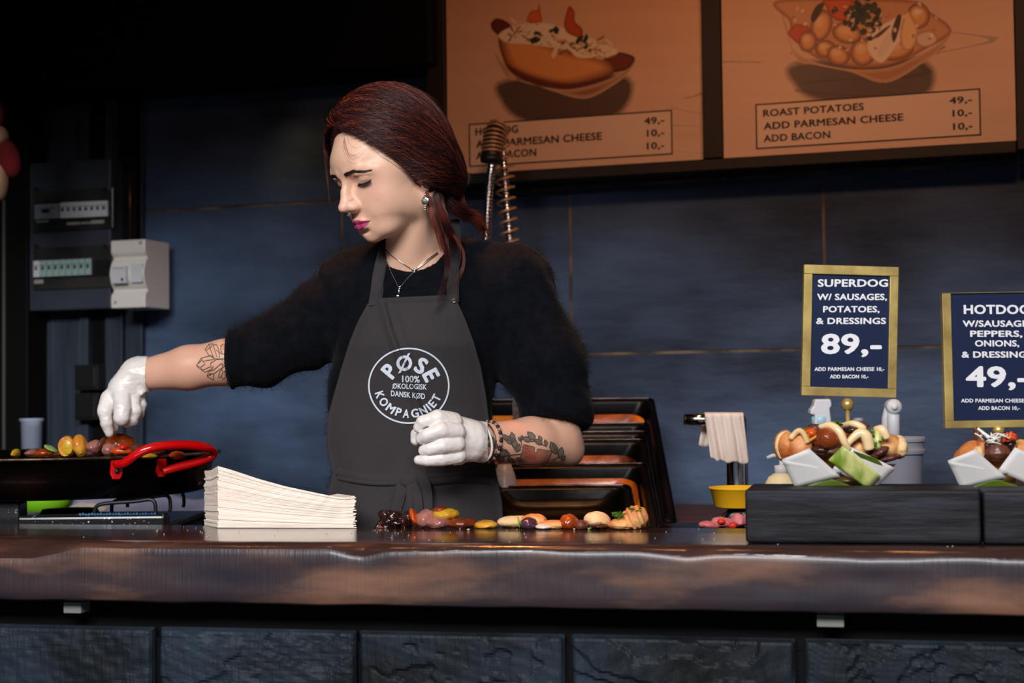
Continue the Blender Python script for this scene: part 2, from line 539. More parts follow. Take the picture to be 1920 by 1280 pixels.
# back wall: mortar bed with separate slate tiles
wall = MB().pbox(WALL, -2.3, 2.2, -.87, 1.68, -.10, -.0030)
wall_o = wall.build('wall_back', m_joint); wall_o['kind'] = 'structure'
ju = [WALL.hit(637, 420)[0], WALL.hit(1070, 500)[0], WALL.hit(1540, 420)[0]]
tw = (ju[2]-ju[0])/2
v1 = WALL.hit(1072, 664)[1]; v2 = WALL.hit(1070, 352)[1]; th = v2-v1
for r in range(-3, 4):
    for c in range(-4, 4):
        u0 = ju[1]+c*tw; u1 = u0+tw; z0 = v1+r*th; z1 = z0+th
        u0 = max(u0, -1.28); u1 = min(u1, 1.9); z0 = max(z0, -.86); z1 = min(z1, 1.66)
        if u1-u0 < .05 or z1-z0 < .03: continue
        g = 0.0036
        k = random.uniform(-.0012, .0012)
        # a tile with a slightly riven face
        n1, n2 = 14, 10
        uu = np.linspace(u0+g, u1-g, n1); vv = np.linspace(z0+g, z1-g, n2)
        pts = np.zeros((n1, n2, 3))
        for i, a in enumerate(uu):
            for j, b in enumerate(vv):
                w = k + 0.0016*vnoise(np.array((a, b*2.2, 0)), 9, 3)
                pts[i, j] = WALL.pt(a, b, w)
        t = MB().grid(pts[::-1])
        bk = [WALL.pt(a, b, -.006) for a, b in ((u0+g, z0+g), (u1-g, z0+g), (u1-g, z1-g), (u0+g, z1-g))]
        base = len(t.V)
        t.V += [tuple(p) for p in bk]
        idx = lambda i, j: (n1-1-i)*n2+j
        t.F += [[idx(i, 0) for i in range(n1)]+[base+1, base], [idx(n1-1, j) for j in range(n2)]+[base+2, base+1],
                [idx(i, n2-1) for i in range(n1-1, -1, -1)]+[base+3, base+2], [idx(0, j) for j in range(n2-1, -1, -1)]+[base, base+3], [base, base+3, base+2, base+1]]
        t.build('tile', m_slate, wall_o)

# painted boards on the left part of the back wall
pw = MB().pbox(WALL, -2.25, -1.26, -.86, 1.66, -.002, .012)
pw_o = pw.build('wall_boarding', m_black); pw_o['kind'] = 'structure'
edges = [-60, 8, 60, 92, 152, 170, 197, 232, 266]
for i in range(len(edges)-1):
    ua = WALL.hit(edges[i], 650, .03)[0]+.0025; ub = WALL.hit(edges[i+1], 650, .03)[0]-.0025
    hgt = (.030, .040, .026, .030, .040, .026, .034, .026)[i]
    MB().pbox(WALL, ua, ub, -.86, 1.6, .012, hgt).build('board', m_plank if i not in (0, 5) else m_black, pw_o, bev=.002)
# dark soffit above, edge rising to the right in the picture
sv = WALL.hit(500, 143, .16)[1]
su = WALL.hit(806, 140, .16)[0]
struct(MB().pbox(WALL, -1.75, su, sv, 1.69, .0, .16), 'trim_soffit', m_black, bev=.004)
# black vertical trunking left of the tiles
ut0, ut1 = WALL.hit(217, 350, .05)[0], WALL.hit(264, 350, .03)[0]
vt = WALL.hit(240, 450, .05)[1]
struct(MB().pbox(WALL, ut0+.01, ut1, vt, sv, .03, .055), 'trim_trunking', m_black, bev=.002)
up = WALL.hit(244, 380, .06)[0]
pipe = MB().tube([WALL.pt(up, vt-.02, .06), WALL.pt(up, WALL.hit(244, 296, .06)[1], .06)], .0022, 8).build('conduit_pipe', M('copper_pipe', srgb(110, 70, 45), .35, .8), smooth=True)
props(pipe, 'thin copper-brown pipe running down the black trunking beside the electrical cabinet', 'pipe')
# dark door post at far left
du0, du1 = WALL.hit(-40, 700, .12)[0], WALL.hit(52, 700, .12)[0]
struct(MB().pbox(WALL, du0, du1, -.86, sv, .04, .12), 'trim_post', m_black, bev=.004)
du2 = WALL.hit(9, 700, .12)[0]
struct(MB().pbox(WALL, du2-.0035, du2+.0035, -.86, WALL.hit(9, 375, .12)[1], .12, .126), 'trim_post_strip', M('grey_strip', srgb(80, 78, 72), .6), bev=.001)

# ------------------------------------------------------------------ counter
m_ctop = mat('varnished_dark_wood', srgb(52, 34, 28), 0.16, color2=srgb(96, 62, 46), nscale=5, stretch=(1.2, 6, 9), lo=.32, hi=.72, bump=0.0018, bscale=9, bstretch=(1, 6, 10), coat=0.6, color3=srgb(66, 44, 38), spec=.5)
def cfront():
    m = mat('worn_dark_wood_front', srgb(38, 33, 44), 0.42, color2=srgb(126, 90, 70), nscale=3.2, stretch=(.9, 1, 3.4), lo=.36, hi=.64, bump=0.0010, bscale=9, bstretch=(22, 1, 1.2), coat=0.2, color3=srgb(58, 46, 48), spec=.5)
    return m
m_cfront = cfront()
botv = FRONT.hit(960, 1141)[1]
nU = 420
us = np.linspace(-1.25, 1.2, nU)
rows = []
up_ = np.array([TOP.hit(p, 1020)[0] for p in (0, 25, 75, 120, 300, 480, 610, 650, 675, 720, 900, 1200, 1290, 1340, 1500, 1760, 1920)])
dip = np.array([24, 24, 14, 2, 2, 0, 0, 12, 14, 4, 0, 0, 9, 3, 6, 6, 8])/1390.0
for u in us:
    d = np.interp(u, up_, dip) + .0012*vnoise(np.array((u, 0, 0)), 26, 5) + .0006*vnoise(np.array((u, 0, 0)), 90, 6)
    d = max(d, -.001)
    ch = .007+.0025*vnoise(np.array((u, 1, 0)), 14, 8)
    f = lambda b, w: TOP.pt(u, b, w)
    row = [f(CB, botv+.004), f(CB, -.004), f(CB-.004, 0), f(CB*.66, 0), f(CB*.33, .0004*vnoise(np.array((u, 0, 0)), 20, 2)), f(.030, 0), f(.012+d*.9, -.0008), f(ch*.75+d*.5, -.0035-d*.35), f(.001+.1*d, -.0085-d)]
    for w in (-.018, -.030, -.045, -.058, -.070):
        e_ = -.0085-d; w2 = e_+(w+.0085)/(-.0615)*(-.070-e_)
        row.append(f(-.002*vnoise(np.array((u, w*3, 0)), 12, 9)-.0015*vnoise(np.array((u, w*8, 0)), 40, 10), w2))
    lo = botv+.0022*vnoise(np.array((u, 0, 0)), 16, 12)
    row += [f(.000, lo+.004), f(.006, lo), f(CB, lo)]
    rows.append(row)
ct = MB().grid(np.array(rows))
ctr = empty('counter', (0, 2.35, 0.86), 'dark varnished wood serving counter with a live front edge', 'counter')
o_ct = ct.build('countertop', [m_ctop, m_cfront], ctr, smooth=True)
nr = len(rows[0])-1
mi = np.array([1 if (k % nr) >= 8 and (k % nr) <= 14 else 0 for k in range(len(o_ct.data.polygons))], dtype=np.int32)
o_ct.data.polygons.foreach_set('material_index', mi)
# cabinet carcass behind the slate blocks, dark recess and worktop support
rec = MB().pbox(FRONT, -1.25, 1.2, -.969, botv-.001, -.24, -.075)
rec.build('carcass', m_black, ctr)
for (px_, py_, w_) in ((135, 1141, 38), (1557, 1166, 48)):
    u, v = FRONT.hit(px_, py_, -.03)
    ww = w_/1330/2
    MB().pbox(FRONT, u-ww, u+ww, v-.007, v+.010, -.06, -.03).build('bracket', M('pale_plastic', srgb(120, 122, 118), .5), ctr, bev=.0015)
# charred wood / slate blocks of the counter front
m_block = mat('charred_block', srgb(8, 11, 14), 0.6, color2=srgb(36, 48, 60), nscale=6, stretch=(1, 1, 1.6), lo=.35, hi=.75, bump=0.004, bscale=30, bstretch=(3, 1, .6), spec=.32)
cf = struct(MB().pbox(FRONT, -1.25, 1.2, -1.099, botv-.06, -.0735, -.066), 'wall_front', m_black)
FB = FRONT.off(-.045)
jx = [-170, 291, 668, 1064, 1500, 1960]
jw = [8, 9, 5, 8, 9, 8]
def terr(u, v, seed):
    p = np.array((u, v*1.7, 0))
    a = vnoise(p, 11, seed)+.5*vnoise(p, 27, seed+1)
    t = np.floor(a*2.6)/2.6
    return .0042*t+.0016*vnoise(p, 60, seed+2)+.0008*vnoise(p, 130, seed+3)
for r in range(3):
    for i in range(len(jx)-1):
        sh = 0 if r % 2 == 0 else .12
        ua = FB.hit(jx[i], 1230)[0]+jw[i]/1330+sh; ub = FB.hit(jx[i+1], 1230)[0]-jw[i+1]/1330+sh
        top = FB.hit(jx[i]+200, 1172+ (jx[i]+200)*.018)[1] - r*.335; bot = top-.325
        n1, n2 = (110, 90) if r == 0 else (12, 10)
        uu = np.linspace(ua, ub, n1); vv = np.linspace(bot, top, n2)
        A, B = np.meshgrid(uu, vv, indexing='ij')
        sd = 20+i*7+r
        p = np.stack([A, B*1.7, A*0], -1)
        a = vnoise(p, 7+i, sd)+.5*vnoise(p, 23, sd+1)+.3*vnoise(p, 50, sd+4)
        lev = a*2.0; fl = np.floor(lev); fr = lev-fl
        t = (fl+np.clip(fr*6, 0, 1))/2.0
        W = (.0085*t if i != 0 else .0015*t)+.0016*vnoise(p, 60, sd+2)+.0006*vnoise(p, 140, sd+3)
        edge = np.minimum(np.minimum(A-ua, ub-A), np.minimum(B-bot, top-B))
        W = W-.006*np.clip(1-edge/.006, 0, 1)**2
        pts = FB.o+A[..., None]*FB.a+B[..., None]*FB.b+W[..., None]*FB.n
        t_ = MB().grid(pts[::-1])
        t_.pbox(FB, ua, ub, bot, top, -.0205, -.012)
        t_.build('block', m_block, cf)

# inner ledge directly behind the counter, burner shelf on the left, worktop at the wall
m_steel = mat('brushed_steel', srgb(150, 150, 150), .35, 1.0, bump=.0003, nscale=30)
m_brownwood = mat('brown_worktop_wood', srgb(92, 58, 38), .5, color2=srgb(60, 38, 26), nscale=6, stretch=(1, 8, 8))
# burner shelf (left of the woman)
sh = empty('burner_table', (-1.05, 2.95, .13), 'black table behind the counter that carries the gas burner', 'table')
MB().box((-1.03, 3.02, 1.060), (.90, .56, .03)).build('tabletop', m_black, sh, bev=.003)
for sx in (-1.44, -.62):
    for sy in (2.79, 3.27):
        MB().box((sx, sy, .5875), (.04, .04, .915)).build('leg', m_black, sh)
# worktop along the back wall
bw = empty('back_worktop', WALL.pt(.7, -.87, .3), 'brown wooden worktop running along the slate back wall', 'worktop')
wu0, wu1 = -.62, 1.75
MB().pbox(WALL, wu0, wu1, .023, .055, .003, .62).build('worktop', m_brownwood, bw, bev=.003)
MB().pbox(WALL, wu0, wu1, -.86, .022, .02, .58).build('base_cabinet', m_black, bw)

# ------------------------------------------------------------------ menu boards
BRD = WALL.off(.10)
m_frame = mat('dark_brown_frame', srgb(34, 24, 18), .6, color2=srgb(24, 17, 13), nscale=9)
fr = struct(MB().pbox(BRD, BRD.hit(804, 200)[0], BRD.hit(1905, 200)[0]+.045, 1.0, 1.02, -.099, -.086), 'trim_board_surround', m_frame)
b1 = [BRD.hit(838, 200)[0], BRD.hit(1318, 200)[0]]
b2 = [BRD.hit(1355, 200)[0], BRD.hit(1905, 200)[0]]
vb = (BRD.hit(862, 326)[1]+BRD.hit(1320, 300)[1]+BRD.hit(1357, 298)[1]+BRD.hit(1908, 264)[1])/4
vtop = vb+.62
fl = BRD.hit(804, 200)[0]; fb = vb-.020
fe = b2[1]+.045
MB().pbox(BRD, fl, b1[0]-.001, fb, vtop+.04, -.085, .012).build('stile', m_frame, fr, bev=.002)
MB().pbox(BRD, b1[1]+.001, b2[0]-.001, vb+.001, vtop, -.085, .012).build('stile', m_frame, fr, bev=.002)
MB().pbox(BRD, b2[1]+.001, fe, fb, vtop+.04, -.085, .012).build('stile', m_frame, fr, bev=.002)
MB().pbox(BRD, b1[0]-.0005, fe-.046, fb-.006, vb-.001, -.085, .012).build('bottom_rail', m_frame, fr, bev=.002)
MB().pbox(BRD, b1[0]-.0005, fe-.046, vtop+.001, vtop+.04, -.085, .012).build('top_rail', m_frame, fr, bev=.002)
us_, vs_ = BRD.hit(818, 102)
scr = MB(); scr.lathe([(0.0, .0155), (.0022, .015), (.003, .0135), (.003, .012)], BRD.pt(us_, vs_, 0), 12, BRD.n)
scr.build('screw', M('brass_screw', srgb(200, 150, 80), .3, 1.0), fr, smooth=True)

def pdist(U, Vv, poly):
    """signed distance to a polygon (negative inside), vectorised"""
    poly = np.array(poly, float); n = len(poly)
    d = np.full(U.shape, 1e9); s = np.ones(U.shape)
    for i in range(n):
        a, b = poly[i], poly[i-1]
        ex, ey = b-a; wx, wy = U-a[0], Vv-a[1]
        t = np.clip((wx*ex+wy*ey)/(ex*ex+ey*ey+1e-12), 0, 1)
        bx, by = wx-ex*t, wy-ey*t
        d = np.minimum(d, bx*bx+by*by)
        c1 = Vv >= a[1]; c2 = Vv < b[1]; c3 = ex*wy > ey*wx
        flip = (c1 & c2 & c3) | (~c1 & ~c2 & ~c3)
        s = np.where(flip, -s, s)
    return s*np.sqrt(d)
def catmull(pts, n=6, closed=True):
    pts = [np.array(p, float) for p in pts]; m = len(pts); out = []
    for i in range(m if closed else m-1):
        if closed: p0, p1, p2, p3 = pts[i-1], pts[i], pts[(i+1) % m], pts[(i+2) % m]
        else: p0, p1, p2, p3 = pts[max(i-1, 0)], pts[i], pts[i+1], pts[min(i+2, m-1)]
        for k in range(n):
            t = k/n
            out.append(.5*((2*p1)+(-p0+p2)*t+(2*p0-5*p1+4*p2-p3)*t*t+(-p0+3*p1-3*p2+p3)*t**3))
    if not closed: out.append(pts[-1])
    return out
S_B = None
class Print:
    """a printed picture: colour per vertex of a fine grid lying on the board"""
    def __init__(s, pl, u0, u1, v0, v1, nu, nv):
        s.pl = pl; s.u = np.linspace(u0, u1, nu); s.v = np.linspace(v0, v1, nv)
        s.U, s.V = np.meshgrid(s.u, s.v, indexing='ij'); s.C = np.zeros(s.U.shape+(3,)); s.rng = np.random.default_rng(5)
    def L(s, px, py): return s.pl.hit(px, py)
    def poly(s, pts, col, soft=.0008, smooth=True, alpha=1.0):
        q = [s.L(*p) for p in pts]
        if smooth: q = catmull(q)
        q = np.array(q); m = soft*3
        i0, i1 = np.searchsorted(s.u, (q[:, 0].min()-m, q[:, 0].max()+m)); j0, j1 = np.searchsorted(s.v, (q[:, 1].min()-m, q[:, 1].max()+m))
        if i1 <= i0 or j1 <= j0: return
        sl = (slice(i0, i1), slice(j0, j1))
        d = pdist(s.U[sl], s.V[sl], q)
        a = np.clip(.5-d/(2*soft), 0, 1)[..., None]*alpha
        c = col(s.U[sl], s.V[sl], d) if callable(col) else np.array(col)
        s.C[sl] = s.C[sl]*(1-a)+c*a
    def ell(s, cx, cy, rx, ry, col, rot=0, soft=.0008, alpha=1.0):
        pts = [(cx+rx*math.cos(t)*math.cos(rot)-ry*math.sin(t)*math.sin(rot), cy+rx*math.cos(t)*math.sin(rot)+ry*math.sin(t)*math.cos(rot)) for t in np.linspace(0, 2*PI, 15)[:-1]]
        s.poly(pts, col, soft, True, alpha)
    def build(s, name, m, parent, w=.0005):
        P_ = s.pl.o+s.U[..., None]*s.pl.a+s.V[..., None]*s.pl.b+w*s.pl.n
        a, b = s.U.shape
        i = np.arange(a*b).reshape(a, b)
        Fq = np.stack([i[:-1, :-1], i[1:, :-1], i[1:, 1:], i[:-1, 1:]], -1).reshape(-1, 4)
        return mkobj(name, P_.reshape(-1, 3), Fq, m, parent, col=s.C.reshape(-1, 3))
lc = lambda r, g, b: np.array(srgb(r, g, b)[:3])
def shade(c0, c1, w):
    """printed tone: rim colour c0 to inner colour c1 over width w"""
    c0, c1 = np.array(c0), np.array(c1)
    return lambda U, Vv, d: c0+(c1-c0)*np.clip(-d/w, 0, 1)[..., None]
m_print = mat('printed_poster', (1, 1, 1, 1), .42, vcol=True, spec=.4)
m_ink = mat('black_ink', srgb(38, 26, 22), .6)
m_cream = mat('cream_print_box', srgb(232, 200, 172), .45)
def background(pr, seed):
    U, V_ = pr.U, pr.V
    t = (V_-V_.min())/(V_.max()-V_.min())
    base = lc(226, 190, 160)*(1-t[..., None])+lc(214, 160, 120)*t[..., None]
    g = vnoise(np.stack([U*3, V_*40+U*3, U*0], -1), 1.0, seed)+.6*vnoise(np.stack([U*8, V_*110+U*6, U*0], -1), 1.0, seed+1)
    pr.C[:] = base*(1+.05*g[..., None])
    w = vnoise(np.stack([U*4, V_*26+U*5, U*0], -1), 1.3, seed+2)
    crack = (np.abs(w) < .022) & (vnoise(np.stack([U*9, V_*9, U*0], -1), 1.0, seed+3) > .15)
    pr.C[crack] *= .62
def board(name, ub, label):
    root = empty(name, BRD.pt((ub[0]+ub[1])/2, vb, 0), label, 'menu board')
    MB().pbox(BRD, ub[0]+.0005, ub[1]-.0005, vb, vtop, -.02, 0).build('panel', m_frame, root)
    return root
# board 1: hot dog
r1 = board('menu_board', b1, 'menu board with a hot dog picture, HOTDOG price 49,-')
pr = Print(BRD, b1[0]+.001, b1[1]-.001, vb+.001, vb+.46, 420, 330)
background(pr, 11)
dk = lc(40, 20, 12)
pr.poly([(950, 150), (1165, 140), (1170, 205), (1090, 235), (985, 228), (940, 190)], dk, .008, True, .88)
pr.poly([(925, 95), (945, 120), (970, 150), (1040, 166), (1085, 165), (1150, 145), (1192, 112), (1180, 135), (1150, 160), (1098, 185), (1040, 172), (985, 152), (950, 145)], shade(lc(205, 165, 125), lc(150, 95, 60), .012), .0008)
pr.poly([(920, 45), (930, 35), (945, 38), (958, 48), (955, 62), (938, 67), (925, 58)], shade(lc(60, 20, 10), lc(105, 45, 22), .006))
pr.poly([(1140, 105), (1160, 98), (1185, 104), (1190, 112), (1180, 127), (1160, 135), (1140, 132)], shade(lc(62, 18, 10), lc(120, 50, 25), .008))
pr.poly([(935, 70), (960, 58), (1010, 70), (1070, 90), (1120, 100), (1148, 118), (1150, 138), (1110, 155), (1060, 166), (1010, 158), (965, 140), (945, 115)], shade(lc(96, 36, 14), lc(225, 150, 84), .026))
pr.poly([(948, 118), (965, 128), (1010, 146), (1070, 156), (1130, 146), (1110, 158), (1060, 166), (1005, 158), (962, 140)], lc(92, 28, 12), .004, True, .8)
pr.poly([(935, 65), (965, 48), (1020, 42), (1080, 60), (1130, 80), (1160, 95), (1140, 108), (1100, 102), (1050, 92), (990, 84), (950, 80)], shade(lc(220, 190, 150), lc(236, 212, 178), .004))
rr = np.random.default_rng(3)
for k in range(90):
    t = rr.uniform(0, 1); x = 945+t*205; y = 58+t*42+rr.normal()*9; a = rr.uniform(-1, 1.2); l = rr.uniform(6, 20)
    dx, dy = math.cos(a)*l/2, math.sin(a)*l/2; nx, ny = -math.sin(a)*1.6, math.cos(a)*1.6
    c = [lc(240, 220, 190), lc(200, 150, 105), lc(225, 195, 160), lc(120, 70, 40), lc(150, 60, 30)][rr.integers(0, 5)]
    pr.poly([(x-dx-nx, y-dy-ny), (x+dx-nx, y+dy-ny), (x+dx+nx, y+dy+ny), (x-dx+nx, y-dy+ny)], c, .0006, False, .9)
for (x, y, rx, ry) in ((1002, 73, 14, 6), (1040, 55, 7, 9), (1096, 75, 14, 8), (1008, 62, 7, 5), (1100, 88, 7, 5)):
    for k in range(5): pr.ell(x+rr.normal()*rx*.5, y+rr.normal()*ry*.5, rx*.45, ry*.45, lc(38, 48, 30), rr.uniform(0, 3))
pr.poly([(988, 40), (995, 22), (1008, 18), (1010, 6), (1013, 20), (1016, 40), (1004, 42)], shade(lc(150, 50, 18), lc(215, 105, 45), .004))
pr.poly([(1058, 46), (1062, 25), (1068, 12), (1077, 22), (1078, 40), (1092, 55), (1088, 70), (1065, 62)], shade(lc(110, 28, 10), lc(190, 80, 35), .005))
pr.poly([(1060, 80), (1075, 92), (1100, 104), (1125, 100), (1110, 108), (1080, 106)], lc(238, 214, 180), .0008)
pr.poly([(1040, 70), (1048, 86), (1040, 108), (1034, 104), (1040, 88)], lc(235, 208, 170), .0008)
pr.build('print', m_print, r1)
# board 2: roast potatoes
r2 = board('menu_board', b2, 'menu board with a roast potatoes picture, ROAST POTATOES price 49,-')
pr = Print(BRD, b2[0]+.001, b2[1]-.001, vb+.001, vb+.46, 460, 330)
background(pr, 31)
pr.poly([(1495, 118), (1720, 110), (1745, 170), (1660, 190), (1540, 190), (1490, 160)], dk, .008, True, .88)
pr.poly([(1755, 92), (1770, 90), (1700, 125), (1690, 118)], lc(70, 35, 20), .002)
pr.poly([(1462, 20), (1475, 45), (1482, 75), (1495, 100), (1540, 120), (1600, 130), (1665, 127), (1720, 105), (1755, 85), (1784, 60), (1770, 85), (1735, 115), (1662, 155), (1595, 135), (1530, 122), (1492, 108)], shade(lc(206, 160, 115), lc(176, 120, 76), .01))
pr.poly([(1462, 0), (1480, 40), (1488, 72), (1530, 108), (1600, 126), (1670, 122), (1730, 95), (1784, 58), (1740, 20), (1700, 0)], shade(lc(150, 84, 44), lc(205, 145, 98), .010))
pr.poly([(1478, 60), (1495, 45), (1522, 55), (1520, 70), (1500, 82), (1486, 74)], shade(lc(140, 36, 14), lc(196, 70, 34), .005))
for (x, y, rx, ry, ro) in ((1540, 48, 20, 30, .3), (1588, 62, 28, 20, .2), (1548, 92, 20, 17, 0), (1515, 78, 17, 20, .3), (1572, 104, 22, 19, .3), (1618, 98, 24, 26, .2), (1680, 95, 34, 18, -.2), (1722, 30, 22, 24, 0)):
    pr.ell(x, y, rx, ry, shade(lc(110, 50, 20), lc(226, 158, 92), .012), ro)
    pr.ell(x-4, y-6, rx*.4, ry*.35, lc(240, 196, 140), ro, .004, .7)
pr.poly([(1625, 85), (1640, 55), (1665, 40), (1690, 30), (1700, 60), (1680, 90), (1655, 118), (1635, 108)], shade(lc(205, 165, 130), lc(240, 216, 186), .004))
pr.poly([(1645, 98), (1660, 70), (1682, 50), (1670, 85), (1652, 108)], lc(232, 205, 175), .001)
pr.poly([(1672, 60), (1682, 30), (1690, 30), (1686, 55), (1676, 80)], lc(70, 30, 22), .001)
pr.poly([(1635, 72), (1660, 52), (1670, 48), (1650, 68)], lc(90, 46, 36), .001)
pr.poly([(1700, 20), (1715, 40), (1722, 65), (1710, 92), (1692, 90), (1688, 60)], shade(lc(190, 120, 64), lc(240, 190, 130), .006))
pr.poly([(1718, 66), (1745, 58), (1758, 75), (1740, 88), (1722, 84)], shade(lc(140, 96, 90), lc(226, 190, 160), .004))
pr.poly([(1545, 0), (1600, 0), (1595, 22), (1580, 40), (1560, 32), (1550, 14)], shade(lc(140, 36, 14), lc(205, 84, 34), .006))
pr.poly([(1520, 34), (1530, 12), (1545, 5), (1540, 22), (1526, 42)], lc(58, 26, 16))
for k in range(60):
    pr.ell(1612+rr.normal()*22, 28+rr.normal()*17, 6, 5, [lc(30, 42, 22), lc(44, 56, 30), lc(24, 32, 18)][rr.integers(0, 3)], rr.uniform(0, 3))
for k in range(50):
    x = rr.uniform(1480, 1760); y = rr.uniform(0, 100)
    pr.ell(x, y, rr.uniform(2, 5), rr.uniform(1, 3), [lc(244, 220, 190), lc(170, 100, 60), lc(235, 200, 160)][rr.integers(0, 3)], rr.uniform(0, 3), .0008, .8)
pr.build('print', m_print, r2)
def price_box(root, quad, lines):
    """outlined box with menu text, quad = photo px corners TL TR BR BL"""
    q = [BRD.hit(*p) for p in quad]
    u0 = (q[0][0]+q[3][0])/2; u1 = (q[1][0]+q[2][0])/2; w0 = (q[3][1]+q[2][1])/2; w1 = (q[0][1]+q[1][1])/2
    MB().pbox(BRD, u0, u1, w0, w1, .0006, .0010).build('price_box', m_cream, root)
    e = .0032; mb = MB()
    for a in ((u0, u1, w0, w0+e), (u0, u1, w1-e, w1), (u0, u0+e, w0+e, w1-e), (u1-e, u1, w0+e, w1-e)): mb.pbox(BRD, *a, .0011, .0014)
    mb.build('price_box_outline', m_ink, root)
    mb = MB()
    for s_, pb0, pb1, hh in lines:
        x0, y0 = BRD.hit(*pb0); x1, y1 = BRD.hit(*pb1); yb = (y0+y1)/2
        sc = abs(BRD.hit(pb0[0], pb0[1]-hh)[1]-y0)
        V2, Fc = text_fit(s_, x0, x1, yb, yb+sc)
        mb.add([BRD.pt(a, b, .0016+w) for a, b, w in V2], Fc)
    mb.build('lettering', m_ink, root)['kind'] = 'stuff'
price_box(r1, ((879, 232), (1261, 206), (1261, 290), (880, 313)), [
    ('HOTDOG', (892, 253), (972, 249), 13), ('ADD PARMESAN CHEESE', (893, 277), (1129, 262), 13), ('ADD BACON', (893, 299), (1006, 292), 13),
    ('49,-', (1208, 233), (1246, 231), 12), ('10,-', (1213, 256), (1246, 254), 12), ('10,-', (1213, 280), (1246, 278), 12)])
price_box(r2, ((1416, 195), (1838, 166), (1840, 254), (1418, 280)), [
    ('ROAST POTATOES', (1431, 218), (1620, 207), 12.5), ('ADD PARMESAN CHEESE', (1432, 243), (1694, 226), 12.5), ('ADD BACON', (1432, 266), (1557, 259), 12.5),
    ('49,-', (1780, 195), (1823, 192), 12), ('10,-', (1786, 219), (1823, 216), 12), ('10,-', (1787, 244), (1824, 241), 12)])
# ================================================================== THINGS
def at_px(px, py, Y, off): return P(px, py, Y)+np.array(off)
# ---------------------------------------------------------------- electrical cabinet
m_cab = mat('grey_blue_cabinet', srgb(46, 52, 62), .45, color2=srgb(58, 64, 74), nscale=5)
m_smoke = mat('smoked_window', srgb(34, 34, 36), .25, color2=srgb(60, 58, 56), nscale=6, coat=.5)
m_wht = mat('white_breaker_plastic', srgb(206, 210, 214), .45)
m_wht2 = mat('grey_breaker_plastic', srgb(128, 140, 152), .5)
m_grn = mat('pale_green_plastic', srgb(150, 178, 172), .5)
m_blk2 = mat('black_plastic', (.012, .012, .013, 1), .35)
PN = WALL.off(.04)
root = empty('electrical_cabinet', PN.pt(*PN.hit(138, 585), 0), 'dark grey electrical cabinet with two rows of circuit breakers behind smoked flaps', 'electrical cabinet')
A = lambda px, py, off=.05: PN.hit(px, py, off)
u0, v0 = A(60, 584); u1, v1_ = A(215, 298)
MB().pbox(PN, u0, u1, v0, v1_, 0, .070).build('housing', m_cab, root, bev=.004, seg=3)
Q = lambda px, py: PN.hit(px, py, .075)
for k, (ya, yb_) in enumerate(((354, 436), (461, 544))):
    a = Q(63, yb_); b = Q(212, ya-3)
    MB().pbox(PN, a[0], b[0], a[1], b[1], .070, .076).build('window_flap', m_smoke, root, bev=.002)
    for hx in (66, 196):
        h = Q(hx, ya+1); MB().pbox(PN, h[0], h[0]+.014, h[1]-.004, h[1]+.005, .076, .080).build('hinge', m_blk2, root, bev=.001)
rowdef = [(0, 382, 412, [(68, 113, m_wht2), (116, 127, m_wht), (127, 138, m_wht), (138, 149, m_wht), (149, 160, m_wht), (160, 171, m_wht), (171, 182, m_wht), (182, 193, m_wht), (193, 205, m_wht)]),
          (1, 489, 520, [(66, 78, m_wht)]+[(79+i*12, 79+(i+1)*12-.8, m_grn) for i in range(8)])]
for k, ya, yb_, its in rowdef:
    a0 = Q(65, yb_+3); a1 = Q(208, ya-3)
    MB().pbox(PN, a0[0], a1[0], a0[1], a1[1], .076, .0775).build('breaker_slot', m_blk2, root)
    for (xa, xb, mm) in its:
        sl = (xa-68)*-.045
        p0 = Q(xa+.3, yb_+sl); p1 = Q(xb-.3, ya+sl)
        br = MB().pbox(PN, p0[0], p1[0], p0[1], p1[1], .0776, .084).build('circuit_breaker', mm, root, bev=.0008)
        mid = (p0[1]*.42+p1[1]*.58); w = p1[0]-p0[0]
        MB().pbox(PN, p0[0]+w*.08, p1[0]-w*.08, mid+.004, mid+.0055, .0842, .0846).build('seam', m_blk2, br)
        MB().pbox(PN, p0[0]+w*.35, p1[0]-w*.35, mid-.006, mid+.002, .084, .088).build('toggle', m_blk2 if not (xa == 66) else M('dark_red_plastic', srgb(120, 30, 30), .4), br, bev=.0005)
for (xa, xb, ya, yb_) in ((126, 150, 416, 422), (152, 170, 416, 420), (171, 196, 412, 420), (65, 82, 524, 532), (69, 92, 413, 417)):
    p0 = Q(xa, yb_); p1 = Q(xb, ya)
    MB().pbox(PN, p0[0], p1[0], p0[1], p1[1], .0766, .0775).build('label_strip', M('grey_paper', srgb(150, 146, 138), .7), root)
# white breaker box
BX = PN.off(.0)
root = empty('breaker_box', PN.pt(*PN.hit(245, 580, .08), 0), 'white plastic breaker box with wavy sides fixed right of the grey electrical cabinet', 'breaker box')
m_ivory = mat('ivory_plastic', srgb(226, 222, 214), .38)
fu0, fv0 = PN.hit(208, 578, .115); fu1, fv1 = PN.hit(272, 448, .115)
hh = fv1-fv0
prof = [(0, .115), (.18, .115), (.26, .104), (.33, .113), (.5, .122), (.67, .113), (.74, .104), (.82, .115), (1, .115)]
prof = [(float(a), float(b)) for a, b in catmull(prof, 4, False)]
YZ = Plane(PN.pt(fu0, fv0, 0), PN.n, PN.b)
mb = MB(); poly = [(0, 0)]+[(w, t*hh) for t, w in prof]+[(0, hh)]
mb.prism(YZ, poly, 0, -(fu1-fu0)) if np.dot(YZ.n, PN.a) < 0 else mb.prism(YZ, poly, 0, fu1-fu0)
mb.build('housing', m_ivory, root, bev=.0025)
w0 = .120
a = PN.hit(215, 532, w0); b = PN.hit(241, 499, w0)
mod = MB().pbox(PN, a[0], b[0], a[1], b[1], .11, .134).build('circuit_breaker', m_wht, root, bev=.001)
